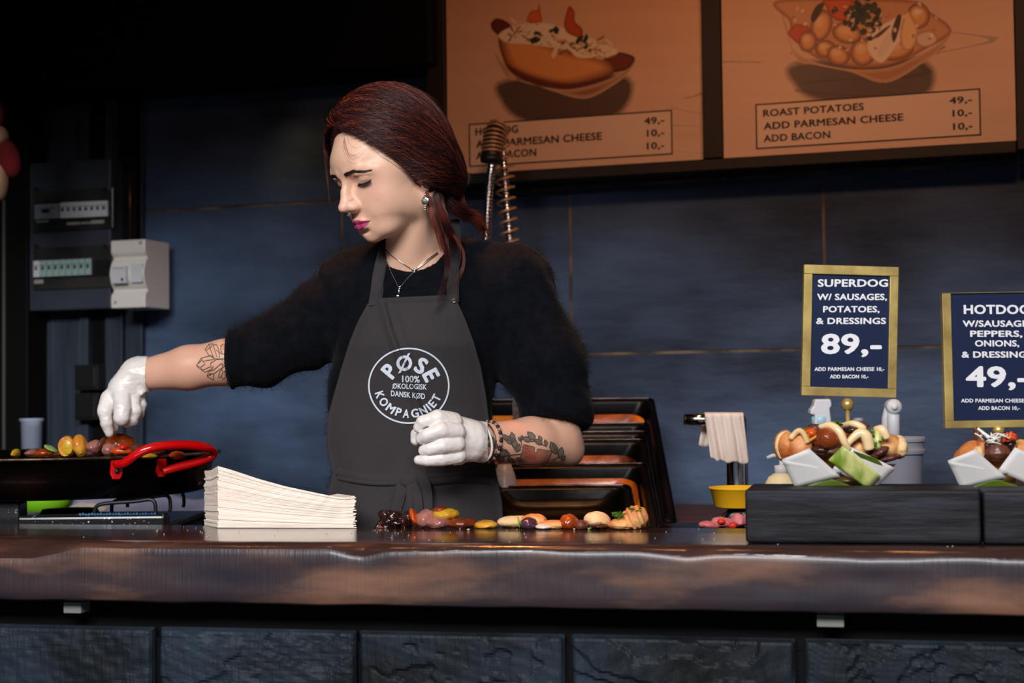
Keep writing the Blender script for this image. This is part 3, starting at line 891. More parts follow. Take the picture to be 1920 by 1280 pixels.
MB().pbox(PN, a[0]+.001, b[0]-.004, b[1]-.006, b[1]-.0045, .1341, .1345).build('green_stripe', M('green_stripe', srgb(40, 150, 110), .5), mod)
MB().pbox(PN, b[0]-.010, b[0]-.006, a[1]+.006, a[1]+.012, .134, .139).build('toggle', m_blk2, mod)
a = PN.hit(246, 530, w0); b = PN.hit(268, 494, w0)
MB().pbox(PN, a[0], b[0], a[1], b[1], .118, .1235).build('blank_cover', m_wht, root, bev=.0008)
for (x, y) in ((263, 455), (216, 567)):
    c = PN.hit(x, y, .116)
    MB().lathe([(.004, .1148), (.004, .1158), (.002, .1161), (.002, .1151)], PN.pt(c[0], c[1], 0), 16, PN.n).build('screw', M('grey_screw', srgb(110, 110, 112), .4, .6), root, smooth=False)
# two black switch boxes
for i, (ya, yb_, l) in enumerate(((683, 732, 'upper of two square black switch boxes on the painted boards'), (736, 788, 'lower of two square black switch boxes on the painted boards'))):
    a = PN.hit(137, yb_, .04); b = PN.hit(181, ya, .04)
    r = empty('switch_box', PN.pt((a[0]+b[0])/2, a[1], 0), l, 'switch')
    MB().pbox(PN, a[0], b[0], a[1], b[1], 0.001, .034).build('housing', m_blk2, r, bev=.003, seg=3)
    MB().pbox(PN, a[0]+.007, b[0]-.007, a[1]+.007, b[1]-.007, .034, .038).build('rocker', m_blk2, r, bev=.002)
# hanging figure at the far left edge
r = empty('hanging_figure', P(-5, 375, 3.7), 'red and cream stuffed figure hanging at the far left edge of the stall', 'ornament')
m_red = mat('red_felt', srgb(120, 14, 18), .9, color2=srgb(90, 8, 12), nscale=20)
m_beige = mat('beige_felt', srgb(188, 150, 116), .9, color2=srgb(160, 120, 92), nscale=20)
YF = 3.70; sF = YF/F_PX
V, Fc = blob(P(16, 297, YF), (22*sF, .022, 38*sF), axes(0, 0, -.25), 3, .06, 2, 1); mkobj('arm', V, Fc, m_red, r, True)
V, Fc = blob(P(-20, 300, YF+.02), (38*sF, .04, 45*sF), None, 3, .05, 2, 2); mkobj('torso', V, Fc, m_red, r, True)
V, Fc = blob(P(-4, 255, YF), (20*sF, .028, 20*sF), None, 3, .05, 2, 3); mkobj('head', V, Fc, m_beige, r, True)
V, Fc = blob(P(-4, 340, YF), (20*sF, .03, 36*sF), None, 3, .08, 2, 4); mkobj('leg', V, Fc, m_beige, r, True)
V, Fc = blob(P(-18, 215, YF), (26*sF, .03, 34*sF), None, 3, .05, 2, 5); mkobj('hat', V, Fc, m_red, r, True)
MB().tube([P(-18, 190, YF), P(-18, -60, YF)], .0015, 6).build('hanging_cord', m_blk2, r)

# ---------------------------------------------------------------- spring faucet
m_chrome = mat('chrome', srgb(200, 200, 200), .12, 1.0)
m_bronze = mat('coil_steel', srgb(205, 165, 128), .4, .5)
m_rub = mat('black_rubber', (.01, .01, .01, 1), .45)
YS = 3.60
r = empty('spring_faucet', np.array((*P(950, 900, YS)[:2], 1.055)), 'tall chrome spring faucet with coiled riser and ribbed hose behind the woman', 'faucet')
def ribbed_hose(pts, rad, pitch, m, name):
    q = catmull(pts, 40, False); q = np.array(q)
    seg = np.linalg.norm(np.diff(q, axis=0), axis=1); L = np.concatenate([[0], np.cumsum(seg)])
    n = int(L[-1]/(pitch/3)); t = np.linspace(0, L[-1], n)
    pp = np.stack([np.interp(t, L, q[:, k]) for k in range(3)], 1)
    rs = rad*(1+.16*np.array([1, -1, .2])[np.arange(n) % 3])
    return MB().tube(pp, list(rs), 12).build(name, m, r, smooth=True)
def coil(pts, rad, wire, pitch, m, name):
    q = np.array(catmull(pts, 40, False)); seg = np.linalg.norm(np.diff(q, axis=0), axis=1); L = np.concatenate([[0], np.cumsum(seg)])
    n = int(L[-1]/pitch*18); t = np.linspace(0, L[-1], n)
    pp = np.stack([np.interp(t, L, q[:, k]) for k in range(3)], 1)
    tg = np.gradient(pp, axis=0); out = []
    for i in range(n):
        T = unit(tg[i]); X = unit(np.cross(T, (0, 1, 0))); Y = np.cross(T, X); a = 2*PI*t[i]/pitch
        out.append(pp[i]+(X*math.cos(a)+Y*math.sin(a))*rad)
    return MB().tube(out, wire, 6).build(name, m, r, smooth=True)
top_y = 248
riser = [P(976, 760, YS), P(966, 600, YS), P(957, 460, YS), P(950, 380, YS), P(944, 300, YS), P(937, 256, YS-.01)]
ribbed_hose(riser, .0086, .0068, m_chrome, 'riser_hose')
coil(riser[2:]+[P(930, 246, YS-.03)], .0207, .0025, .024, m_bronze, 'coil_spring')
spray = [P(931, 262, YS-.06), P(924, 300, YS-.07), P(917, 360, YS-.08), P(912, 450, YS-.08), P(905, 560, YS-.06), P(915, 700, YS-.02), P(930, 800, YS)]
ribbed_hose(spray, .0095, .0078, m_chrome, 'spray_hose')
bell = [P(940, 246, YS-.04), P(934, 240, YS-.05), P(928, 246, YS-.06), P(925, 262, YS-.065), P(922, 296, YS-.07)]
q = catmull(bell, 6, False); n = len(q)
MB().tube(q, [float(x) for x in np.interp(np.linspace(0, 1, n), [0, .12, .35, .6, 1], [.009, .0157, .0185, .0207, .0218])], 20).build('bend_sleeve', m_rub, r, smooth=True)
coil([P(934, 240, YS-.05), P(929, 250, YS-.06), P(925, 268, YS-.066), P(922, 290, YS-.07)], .0228, .0029, .0087, m_bronze, 'sleeve_coil')
MB().tube([P(921.5, 292, YS-.07), P(920.5, 305, YS-.07)], [.0252, .0235], 20).build('collar', m_rub, r, smooth=True)
MB().lathe([(.03, 0), (.03, .012), (.018, .02), (.016, .19), (.012, .20)], (P(976, 760, YS)[0], P(976, 760, YS)[1], 1.0555), 24).build('base', m_chrome, r, smooth=True)

# ---------------------------------------------------------------- pale bottle behind the woman
YBt = 3.1
bx = P(946, 880, YBt); s = YBt/F_PX
r = empty('squeeze_bottle', (bx[0], bx[1], 1.0555), 'pale plastic bottle standing behind the woman at her waist, mostly hidden', 'bottle')
m_pale = mat('pale_translucent_plastic', srgb(196, 198, 214), .3, sss=.3)
zt = P(946, 868, YBt)[2]-1.0555
MB().lathe([(.026, 0), (.028, .006), (.027, zt*.5), (.021, zt*.8), (.012, zt)], (bx[0], bx[1], 1.0556), 24).build('body', m_pale, r, smooth=True)
MB().lathe([(.013, zt), (.013, zt+.014), (.005, zt+.03), (.003, zt+.045)], (bx[0], bx[1], 1.0556), 16).build('cap', m_wht, r, smooth=True)
ks = P(968, 780, 3.35)
r = empty('spatula', ks+np.array((0, 0, -.13)), 'metal spatula with wooden handle hanging between the woman and the roasting pans', 'spatula')
MB().tube([P(966, 790, 3.35), P(967, 840, 3.34), P(966, 905, 3.33)], [.009, .011, .009], 10).build('handle', M('handle_wood', srgb(70, 40, 30), .5), r, smooth=True)
pl = Plane(P(966, 790, 3.35), (1, 0, 0), (0, 0, 1))
MB().prism(pl, [(-.004, 0), (.008, 0), (.013, .05), (.008, .062), (-.004, .06), (-.006, .03)], -.0015, .0015).build('blade', M('dull_steel', srgb(150, 152, 150), .5, .7), r, bev=.0006)

# ---------------------------------------------------------------- roasting pans
m_pan = mat('blackened_steel', srgb(16, 14, 14), .30, 0.75, color2=srgb(60, 52, 48), nscale=7, lo=.5, hi=.85, rough2=.22, bump=.0006)
m_rim = mat('worn_steel_rim', srgb(96, 92, 92), .22, 1.0, color2=srgb(50, 44, 42), nscale=16, lo=.4, hi=.6)
m_crust = mat('baked_orange_grease', srgb(60, 22, 6), .3, 0.0, color2=srgb(255, 170, 50), nscale=9, stretch=(1, 1.6, 1), lo=.36, hi=.70, color3=srgb(216, 104, 28), bump=.0012, bscale=60, coat=.4)
m_crust2 = mat('dark_baked_grease', srgb(30, 16, 10), .25, 0.3, color2=srgb(220, 110, 46), nscale=7, stretch=(.7, 1.6, 1.6), lo=.40, hi=.78, color3=srgb(66, 32, 18), bump=.0008, bscale=50)
def rrect(w, l, rad, n=6):
    out = []
    for cx, cy, a0 in ((w/2-rad, -rad, 0), (-w/2+rad, -rad, 90), (-w/2+rad, -l+rad, 180), (w/2-rad, -l+rad, 270)):
        for k in range(n+1):
            a = math.radians(a0+90*k/n); out.append((cx+rad*math.cos(a), cy+rad*math.sin(a)))
    return out
pans = [  # right px, rim y px, Y, width, length, tilt deg, depth, crust
    (1226, 746, 3.56, .44, .52, 27, .070, m_crust, 'roasting pan farthest back, its rim highest in the leaning stack'),
    (1217, 792, 3.45, .42, .44, 27, .060, m_crust2, 'roasting pan in the leaning stack directly in front of the rearmost one'),
    (1217, 808, 3.37, .41, .38, 27, .060, m_crust2, 'third roasting pan from the back of the leaning stack'),
    (1212, 823, 3.29, .38, .32, 27, .060, m_crust, 'roasting pan behind the one with glowing orange crust, silver inner edge'),
    (1214, 868, 3.19, .36, .27, 25, .052, m_crust, 'roasting pan with a bright orange baked crust, second from the front'),
    (1182, 909, 3.08, .275, .185, 20, .030, m_pan, 'frontmost dark roasting pan with a bright steel rim'),
]
for i, (rx, ry, Y, w, l, tl, dp, cm, lab) in enumerate(pans):
    t = math.radians(tl)
    pr_ = P(rx, ry, Y); X = np.array((1., 0, 0)); Lv = np.array((0, math.cos(t), math.sin(t))); Nn = np.array((0, -math.sin(t), math.cos(t)))
    O = pr_ - X*w/2
    g = lambda x, y, z: O+X*x+Lv*y+Nn*z
    bot = min(g(0, -l, 0)[2], 9)
    r = empty('roasting_pan', (O[0], O[1]-l*.5, 1.056), lab, 'pan', 'roasting pans leaning in a nested stack')
    rings = [(-.002, -.006, .014), (0, 0, .016), (.013, 0, .016), (.016, -.003, .022), (.022, -dp*.55, .034), (.034, -dp*.9, .05), (.052, -dp, .05)]
    n = 6; vs = []
    for ins, z, rad in rings:
        for (x, y) in rrect(w-2*ins, l-2*ins, max(rad, .012), n): vs.append(g(x, y-ins, z))
    m_ = 4*(n+1); fs = []
    for a in range(len(rings)-1):
        for k in range(m_): fs.append((a*m_+k, a*m_+(k+1) % m_, (a+1)*m_+(k+1) % m_, (a+1)*m_+k))
    fs.append([(len(rings)-1)*m_+k for k in range(m_)])
    o = mkobj('pan_shell', vs, fs, m_pan, r, True)
    md = o.modifiers.new('thick', 'SOLIDIFY'); md.thickness = .0012; md.offset = -1
    # polished rim line
    ring = [g(x, y-.001, .0006) for x, y in rrect(w-.002, l-.002, .016, n)]
    MB().tube(ring, .0016 if i < 5 else .0024, 6, closed=True).build('rim', m_rim, r, smooth=True)
    if cm is not m_pan:
        rr_ = [(.023, -dp*.40, .034), (.034, -dp*.86, .05), (.054, -dp+.0015, .05)]
        vs = []
        for ins, z, rad in rr_:
            for (x, y) in rrect(w-2*ins-.004, l-2*ins-.004, rad, n): vs.append(g(x, y-ins-.002, z+.001))
        fs = []
        for a in range(len(rr_)-1):
            for k in range(m_): fs.append((a*m_+k, a*m_+(k+1) % m_, (a+1)*m_+(k+1) % m_, (a+1)*m_+k))
        fs.append([(len(rr_)-1)*m_+k for k in range(m_)])
        mkobj('baked_crust', vs, fs, cm, r, True)

# ---------------------------------------------------------------- worktop things on the right
# faucet with lever and cloth
YW = 3.05
fb_ = P(1383, 900, YW)
r = empty('mixer_faucet', (fb_[0], fb_[1], 1.0555), 'chrome mixer faucet with its bar spout to the left, under a hung cloth', 'faucet')
zf = P(1383, 785, YW)[2]-1.0555
MB().lathe([(.026, 0), (.026, .008), (.0205, .014), (.0205, zf*.55), (.019, zf), (.015, zf+.006)], (fb_[0], fb_[1], 1.0556), 28).build('column', m_chrome, r, smooth=True)
MB().tube([P(1385, 790, YW), P(1330, 787, YW-.01), P(1284, 786, YW-.02)], [.012, .011, .0105], 18).build('spout', m_chrome, r, smooth=True)
MB().tube([P(1284, 786, YW-.02), P(1282.5, 786, YW-.02)], [.0095, .009], 18).build('spout_cap', m_blk2, r, smooth=True)
m_cloth = mat('off_white_cloth', srgb(222, 208, 196), .9, color2=srgb(200, 184, 172), nscale=7, bump=.0015, bscale=60)
def sheet(fn, nu, nv, name, m, parent=None, th=.002, sub=0, label=None, cat=None, group=None):
    U = np.linspace(0, 1, nu); Vv = np.linspace(0, 1, nv)
    G = np.array([[fn(a, b) for b in Vv] for a in U])
    mb = MB().grid(G); o = mb.build(name, m, parent, smooth=True, solid=th)
    if label: props(o, label, cat, group)
    return o
def towel(a, b):
    # a across, b from the front hem over the bar to the back hem
    xs = 1308+a*88+ (6*b if b < .5 else 0)
    if b < .62:
        t = b/.62; y = 866-t*90+ (a-.5)*6*(1-t) + 5*math.sin(a*17)*(1-t)*.4
        x = 1322+a*72+ (1-t)*10
        if a < .15: y -= (1-t)*6
        Y = YW-.031-.004*math.sin(a*14)*(1-t)-.012*t*0
    elif b < .78:
        t = (b-.62)/.16; x = 1322+a*72-2*t; y = 776-2*math.sin(t*PI); Y = YW-.031+t*.050
    else:
        t = (b-.78)/.22; x = 1320+a*60-10*t; y = 776+t*58+4*math.sin(a*9)*t; Y = YW+.019+.006*math.sin(a*9)
    p = P(x, y, Y); p[1] += .003*math.sin(a*26+b*3)*(.4 if b > .6 else 1)
    return p
o = sheet(towel, 26, 44, 'kitchen_cloth', m_cloth, None, .003, label='off-white cloth draped over the chrome mixer faucet', cat='cloth')
# yellow tub with scourer and sliced meat
Yy = 2.75
a_ = P(1338, 955, Yy); b_ = P(1425, 915, Yy)
r = empty('yellow_tub', (a_[0]+.05, Yy+.04, a_[2]), 'yellow plastic tub beside the dark wooden serving block', 'tub')
ms = mat('yellow_plastic', srgb(232, 178, 26), .45)
mb = MB(); cx = (a_[0]+b_[0])/2+.012; hz = b_[2]-a_[2]; hw = (b_[0]-a_[0])/2+.012
prf = [(hw*.80, 0), (hw*.84, .002), (hw*.98, hz-.004), (hw*1.03, hz-.003), (hw*1.03, hz), (hw*.96, hz), (hw*.80, .006), (0.001, .006)]
mb.lathe(prf, (cx, Yy+hw, a_[2]), 36); mb.build('bowl', ms, r, smooth=True)
root = empty('scouring_pad', (cx, Yy+.03, 1.06), 'dark steel wool scouring pad under the yellow tub', 'scourer')
V, Fc = blob((cx+.008, Yy+hw, a_[2]-.016), (hw*.72, hw*.7, .0155), None, 4, .10, 6, 5)
mkobj('wool', V, Fc, mat('steel_wool', srgb(30, 30, 32), .4, .5, color2=srgb(190, 190, 190), nscale=90, lo=.5, hi=.75, bump=.004, bscale=120), root, True)
# low tray that carries them
tz = a_[2]-.033
rt = empty('prep_tray', (cx, Yy+.05, 1.0555), 'low dark tray on legs behind the serving block', 'tray')
MB().box((cx+.05, Yy+.06, tz-.004), (.34, .17, .007)).build('tray_plate', m_pan, rt, bev=.002)
for sx in (-.10, .20):
    for sy in (-.01, .13): MB().box((cx+sx, Yy+sy, (tz-.0075+.13)/2), (.012, .012, tz-.0075-.13)).build('leg', m_pan, rt)
m_ham = mat('pink_cured_meat', srgb(214, 130, 134), .35, color2=srgb(190, 84, 84), nscale=22, lo=.4, hi=.7, sss=.2, coat=.3)
m_redm = mat('red_pepper', srgb(214, 50, 28), .3, coat=.4)
for k, (px_, py_, rx_, ry_, l) in enumerate(((1330, 984, 20, 8, 'leftmost pink meat slice behind the serving block'), (1357, 980, 20, 11, 'middle pink meat slice below the yellow tub'), (1385, 976, 16, 14, 'pink meat slice touching the serving block, topmost'))):
    p = P(px_, py_, Yy-.015); s_ = Yy/F_PX
    V, Fc = blob(p, (rx_*s_, .018, ry_*s_), axes(0, 0, .15*k), 3, .22, 3, 40+k)
    o = mkobj('meat_slice', V, Fc, m_ham, None, True); props(o, l, 'meat slice', 'pink meat slices')
for k, (px_, py_, l) in enumerate(((1352, 978, 'small red pepper piece on the middle pink meat slice'), (1374, 985, 'small red pepper piece beside the serving block'))):
    V, Fc = blob(P(px_, py_, Yy-.033), (.007, .006, .005), None, 2, .25, 3, 50+k)
    o = mkobj('pepper_piece', V, Fc, m_redm, None, True); props(o, l, 'pepper piece')
# soap pump bottle
Ysp = 2.9
c = P(1466, 915, Ysp); s = Ysp/F_PX
r = empty('soap_dispenser', (c[0], c[1], 1.0555), 'cream liquid soap bottle with white pump behind the serving block', 'soap bottle')
zc = c[2]-1.0555
MB().lathe([(.030, 0), (.033, .01), (.033, zc*.9), (.0315, zc+.006), (.024, zc+.020), (.014, zc+.027)], (c[0], c[1], 1.0556), 28).build('bottle', mat('cream_soap', srgb(236, 226, 180), .3, sss=.3), r, smooth=True)
MB().lathe([(.013, zc+.027), (.013, zc+.041), (.004, zc+.042), (.004, zc+.058), (.008, zc+.059), (.008, zc+.066)], (c[0], c[1], 1.0556), 18).build('pump', m_wht, r, smooth=True)
MB().tube([P(1458, 853, Ysp), P(1448, 854, Ysp), P(1438, 858, Ysp)], [.004, .0035, .003], 8).build('spout', m_wht, r, smooth=True)
# trigger spray bottle
Ytr = 3.0
c = P(1538, 860, Ytr); s = Ytr/F_PX
r = empty('spray_bottle', (c[0], c[1], 1.0555), 'white trigger spray bottle with a pale blue neck behind the left hot dog', 'spray bottle')
pl = Plane(P(1538, 800, Ytr), (1, 0, 0), (0, 0, 1))
k_ = lambda pts: [((x-1538)*s, (800-y)*s) for x, y in pts]
MB().prism(pl, k_([(1527, 748), (1556, 748), (1558, 760), (1554, 766), (1557, 800), (1524, 800), (1526, 778), (1517, 776), (1518, 768), (1524, 760)]), -.014, .014).build('trigger_head', m_wht, r, bev=.003, seg=3)
MB().lathe([(.0165, 0), (.0165, .02), (.0155, .021)], (pl.o[0], pl.o[1], pl.o[2]-.001), 24).build('neck', M('pale_blue_plastic', srgb(160, 205, 222), .35), r, smooth=True)
h = pl.o[2]-1.0556
MB().lathe([(.034, 0), (.037, .01), (.037, h*.65), (.028, h*.85), (.015, h-.001)], (c[0], c[1], 1.0556), 28).build('bottle', m_pale, r, smooth=True)
# tall white pump handle and small knob
c = P(1672, 850, 3.05)
r = empty('pump_bottle', (c[0], c[1], 1.0555), 'tall white pump head with a round top behind the white bucket', 'pump bottle')
Yp = 3.05; s = Yp/F_PX
MB().tube([P(1676, 830, Yp), P(1675, 790, Yp), P(1674, 764, Yp)], [.013, .012, .0125], 18).build('stem', m_wht, r, smooth=True)
MB().tube([P(1659, 830, Yp+.01), P(1662, 785, Yp+.01), P(1668, 765, Yp+.005)], [.008, .009, .010], 14).build('lever', m_wht, r, smooth=True)
MB().lathe([(.0005, -.016), (.0135, -.015), (.0145, -.010), (.0145, .010), (.0135, .015), (.0005, .016)], P(1674, 762, Yp), 24, (0, -1, 0)).build('pivot', m_wht, r, smooth=True)
MB().lathe([(.0005, 0), (.006, .0), (.006, .003), (.0005, .0035)], P(1677, 762, Yp-.017), 16, (0, -1, 0)).build('button', m_ivory, r, smooth=True)
h = P(1674, 828, Yp)[2]-1.0556
MB().lathe([(.034, 0), (.036, .01), (.036, h*.8), (.018, h*.97), (.016, h)], (c[0]+.002, c[1], 1.0556), 28).build('bottle', m_pale, r, smooth=True)
c = P(1610, 830, 3.02); s = 3.02/F_PX
r = empty('stoppered_bottle', (c[0], c[1], 1.0555), 'small grey bottle top showing just right of the brass sign rod', 'bottle')
zt = P(1610, 792, 3.02)[2]-1.0556
MB().lathe([(.024, 0), (.024, zt*.7), (.008, zt*.9), (.007, zt)], (c[0], c[1], 1.0556), 24).build('body', m_pale, r, smooth=True)
MB().lathe([(.004, zt), (.0095, zt+.002), (.010, zt+.006), (.007, zt+.009), (.001, zt+.0095)], (c[0], c[1], 1.0556), 20).build('stopper', M('grey_plastic', srgb(150, 152, 158), .4), r, smooth=True)
# white bucket
Yb = 2.78; c = P(1690, 916, Yb); s = Yb/F_PX
r = empty('plastic_bucket', (c[0], c[1], 1.0555), 'white translucent plastic bucket with ribbed lid behind the left hot dog', 'bucket')
zb = 1.0556; zl = P(1690, 818, Yb)[2]-zb; zr = P(1690, 842, Yb)[2]-zb
MB().lathe([(.030, 0), (.032, .003), (.0385, zr-.004), (.0385, zr)], (c[0], c[1], zb), 40).build('bucket_body', m_pale, r, smooth=True)
MB().lathe([(.042, zr-.008), (.042, zr), (.0395, zr+.001), (.0395, zl-.010), (.0425, zl-.009), (.0425, zl-.002), (.041, zl), (.036, zl-.002), (.0005, zl-.002)], (c[0], c[1], zb), 40).build('lid', mat('grey_white_plastic', srgb(204, 206, 216), .35, sss=.2), r, smooth=True, bev=.0005)

# ---------------------------------------------------------------- serving blocks
m_sblock = mat('charred_serving_block', srgb(14, 15, 18), .6, spec=.3, color2=srgb(42, 44, 54), nscale=6, stretch=(.8, 3, 5), lo=.35, hi=.72, bump=.002, bscale=12, bstretch=(.8, 3, 8), color3=srgb(26, 26, 31))
def sblock(px0, px1, pyt, pyb, lab, b0=.045, dep=.150):
    u0, _ = TOP.hit(px0, pyb); 
    Yb_ = TOP.pt(0, b0)
    F2 = FRONT.off(-b0)
    a = F2.hit(px0, pyb); b = F2.hit(px1, pyt)
    n1, n2 = 60, 14
    mb = MB(); hgt = b[1]
    mb.pbox(F2, a[0], b[0], .0015, hgt, -dep, 0)
    o = mb.build('serving_block', m_sblock, bev=.004, seg=3)
    props(o, lab, 'wooden block'); return F2, hgt, a[0], b[0]
BF, BH, BU0, BU1 = sblock(1398, 1838, 918, 1003, 'long dark charred wooden block under the left hot dog')
sblock(1845, 2300, 921, 1005, 'dark charred wooden block at the right edge under the right hot dog', .05)
ZB = 1.10+BH  # top of the blocks

# ---------------------------------------------------------------- food helpers
m_bun = mat('toasted_bun', srgb(196, 104, 46), .5, color2=srgb(234, 176, 112), nscale=14, lo=.35, hi=.62, bump=.0006, bscale=90, sss=.15, ssr=(.004,))
m_crumb = mat('bun_crumb', srgb(238, 210, 160), .75, color2=srgb(222, 178, 120), nscale=30, bump=.001, bscale=120)
m_potato = mat('roast_potato', srgb(206, 120, 34), .3, color2=srgb(228, 172, 60), nscale=26, lo=.35, hi=.65, coat=.35, sss=.1, ssr=(.004,), bump=.0005, bscale=120)
m_potin = mat('yellow_potato_flesh', srgb(214, 178, 44), .4, color2=srgb(196, 140, 30), nscale=30, coat=.2)
m_saus = mat('glazed_sausage', srgb(150, 66, 24), .18, color2=srgb(96, 40, 18), nscale=16, coat=.7)
m_onion = mat('cooked_onion', srgb(190, 130, 112), .25, color2=srgb(150, 90, 84), nscale=18, coat=.5, sss=.2, ssr=(.003,))
m_donion = mat('dark_caramelised_onion', srgb(44, 22, 20), .2, color2=srgb(96, 52, 34), nscale=24, lo=.5, hi=.75, coat=.6)
m_sauce = mat('cream_dressing', srgb(244, 212, 160), .3, coat=.4)
m_white = mat('white_dressing', srgb(236, 228, 216), .35, coat=.4)
m_carrot = mat('glazed_carrot', srgb(226, 96, 26), .22, color2=srgb(190, 66, 16), nscale=20, coat=.5)
m_herb = mat('parsley', srgb(60, 100, 28), .5, color2=srgb(90, 130, 40), nscale=40)
m_meat = mat('brown_roast_meat', srgb(120, 72, 54), .4, color2=srgb(84, 44, 36), nscale=20, coat=.25, bump=.001, bscale=60)
m_orange = mat('orange_glazed_onion', srgb(196, 92, 20), .12, color2=srgb(150, 56, 14), nscale=10, lo=.35, hi=.6, coat=.9, bump=.001, bscale=30)
def organic(V, c, sc, seed):
    d = V-np.array(c); n = np.linalg.norm(d, axis=1)[:, None]+1e-9
    return V+d/n*(vnoise(V, 230, seed)*sc+np.abs(vnoise(V, 120, seed+3))*sc*1.2)[:, None]
def fblob(name, px, py, Y, rx, ry, rz, m, parent=None, seed=0, noise=.10, ax=None, lvl=4, label=None, cat=None, group=None, cutf=None, nscale=1.6):
    s_ = Y/F_PX
    V, Fc = blob(P(px, py, Y), (rx*s_, rz if rz else min(rx, ry)*s_, ry*s_), ax, lvl, noise, nscale, seed, cutf)
    V = organic(V, P(px, py, Y), .0011, seed)
    o = mkobj(name, V, Fc, m, parent, True)
    if label: props(o, label, cat, group)
    return o
def ftube(name, pts, rad, m, parent=None, n=8, label=None, cat=None, group=None):
    q = catmull([P(*p) for p in pts], 5, False)
    rr_ = rad if not hasattr(rad, '__len__') else list(np.interp(np.linspace(0, 1, len(q)), np.linspace(0, 1, len(rad)), rad))
    o = MB().tube(q, rr_, n).build(name, m, parent, smooth=True)
    if label: props(o, label, cat, group)
    return o
def leaf_cluster(name, px, py, Y, w, h, m, parent=None, n=14, seed=0, label=None, cat=None):
    rg = np.random.default_rng(seed); mb = MB(); s_ = Y/F_PX
    for k in range(n):
        c = P(px+rg.uniform(-w, w), py+rg.uniform(-h, h), Y+rg.uniform(-.006, .006)); ax = axes(rg.uniform(0, 6), rg.uniform(-1, 1), rg.uniform(-1, 1)); L = rg.uniform(.004, .008)
        pts = [(0, 0, 0), (.35, .35, .1), (.7, .42, 0), (1, .1, .12), (.7, -.38, 0), (.35, -.3, .1)]
        mb.add([c+(ax[0]*a+ax[1]*b+ax[2]*z)*L for a, b, z in pts], [(0, 1, 2, 3, 4, 5)])
    o = mb.build(name, m, parent, solid=.0006); o['kind'] = 'stuff'
    if label: props(o, label, cat)
    return o

# ---------------------------------------------------------------- hot dogs in paper boats on the blocks
m_paper = mat('grey_waxed_paper', srgb(202, 200, 198), .5, color2=srgb(214, 210, 204), nscale=6)
m_leafp = mat('green_leek_leaf', srgb(110, 140, 22), .4, color2=srgb(206, 208, 130), nscale=22, stretch=(1.6, 1, .5), lo=.42, hi=.62, coat=.25)
m_leafd = mat('dark_green_leaf', srgb(58, 84, 14), .5, color2=srgb(84, 104, 20), nscale=8)
def quad3(name, corners, m, parent, th=.0012, bulge=0.0, nu=8, nv=8):
    c = [P(*p) for p in corners]
    fn = lambda a, b: (c[0]*(1-a)+c[1]*a)*(1-b)+(c[3]*(1-a)+c[2]*a)*b + np.array((0, -bulge*4*a*(1-a)*b, 0))
    return sheet(fn, nu, nv, name, m, parent, th)
Yh = 2.255
ZP = lambda px, Y: pix(np.array((P(px, 900, Y)[0], Y, ZB)))[1]
def boat(x, sc, label, full=True):
    """paper boat with crossed flaps, x = photo px offset from the left hot dog"""
    Ya = Yh - (.02 if x else 0)
    T = lambda px, py, Y=None: (x+1570+(px-1570)*sc, 915+(py-915)*sc+(2 if x else 0), (Y or Yh)-(.02 if x else 0))
    bp = T(1570, 915)
    root = empty('paper_boat', P(bp[0], bp[1], bp[2]+.04)*np.array((1, 1, 0))+np.array((0, 0, ZB)), label, 'food tray')
    quad3('flap', [T(1491, 914, Yh+.012), T(1570, 897, Yh+.006), T(1578, 884, Yh), T(1466, 862, Yh-.004)][0:4], m_paper, root, bulge=.004)
    c = [T(1491, 914, Yh+.008), T(1576, 893, Yh-.004), T(1517, 840, Yh-.010), T(1466, 861, Yh-.003)]
    quad3('flap', c, m_paper, root, bulge=.003)
    c = [T(1560, 880, Yh+.002), T(1640, 915, Yh+.010), T(1680, 878, Yh+.004), T(1592, 836, Yh-.002)]
    quad3('flap', c, m_paper, root, bulge=.003)
    c = [T(1490, 914, Yh+.10), T(1640, 914, Yh+.10), T(1680, 870, Yh+.115), T(1466, 862, Yh+.115)]
    quad3('back_flap', c, m_paper, root)
    c = [T(1492, 914, Yh+.012), T(1640, 914, Yh+.012), T(1640, 912, Yh+.10), T(1492, 912, Yh+.10)]
    quad3('base', c, m_paper, root)
    return root, T
r, T = boat(0, 1.0, 'grey waxed paper boat under the left hot dog, with a green leaf across it')
quad3('leek_leaf', [T(1553, 862, Yh-.004), T(1627, 916, Yh+.004), T(1652, 893, Yh-.003), T(1580, 835, Yh-.010)], m_leafp, r, .0012, .004)
quad3('leek_leaf', [T(1500, 915, Yh+.004), T(1610, 915, Yh+.002), T(1580, 905, Yh), T(1553, 895, Yh+.001)], m_leafd, r, .0012, .002)
quad3('leek_leaf', [T(1618, 862, Yh), T(1655, 872, Yh), T(1645, 860, Yh-.004), T(1600, 845, Yh-.005)], m_leafd, r, .0012, .001)
hd = empty('hot_dog', P(1575, 880, Yh+.05), 'left hot dog heaped with potatoes, sausage and cream dressing in a paper boat', 'hot dog')
Yc = Yh+.045
B = lambda *a, **k: fblob(*a, parent=hd, **k)
B('bun', 1472, 836, Yc, 20, 29, .030, m_bun, seed=1, noise=.05); B('bun', 1498, 838, Yc-.018, 24, 33, .026, m_bun, seed=2, noise=.05, ax=axes(0, 0, .15))
ftube('bun_edge', [(1466, 858, Yc-.010), (1458, 838, Yc-.012), (1463, 818, Yc-.012), (1478, 812, Yc-.010)], .0042, m_crumb, hd)
ftube('bun_edge', [(1482, 822, Yc-.036), (1496, 808, Yc-.040), (1506, 812, Yc-.042), (1514, 830, Yc-.042)], .0042, m_crumb, hd)
B('bun', 1560, 842, Yc+.02, 60, 38, .04, m_bun, seed=3, noise=.06)
B('bun', 1607, 842, Yc-.012, 24, 26, .022, m_bun, seed=4, noise=.04)
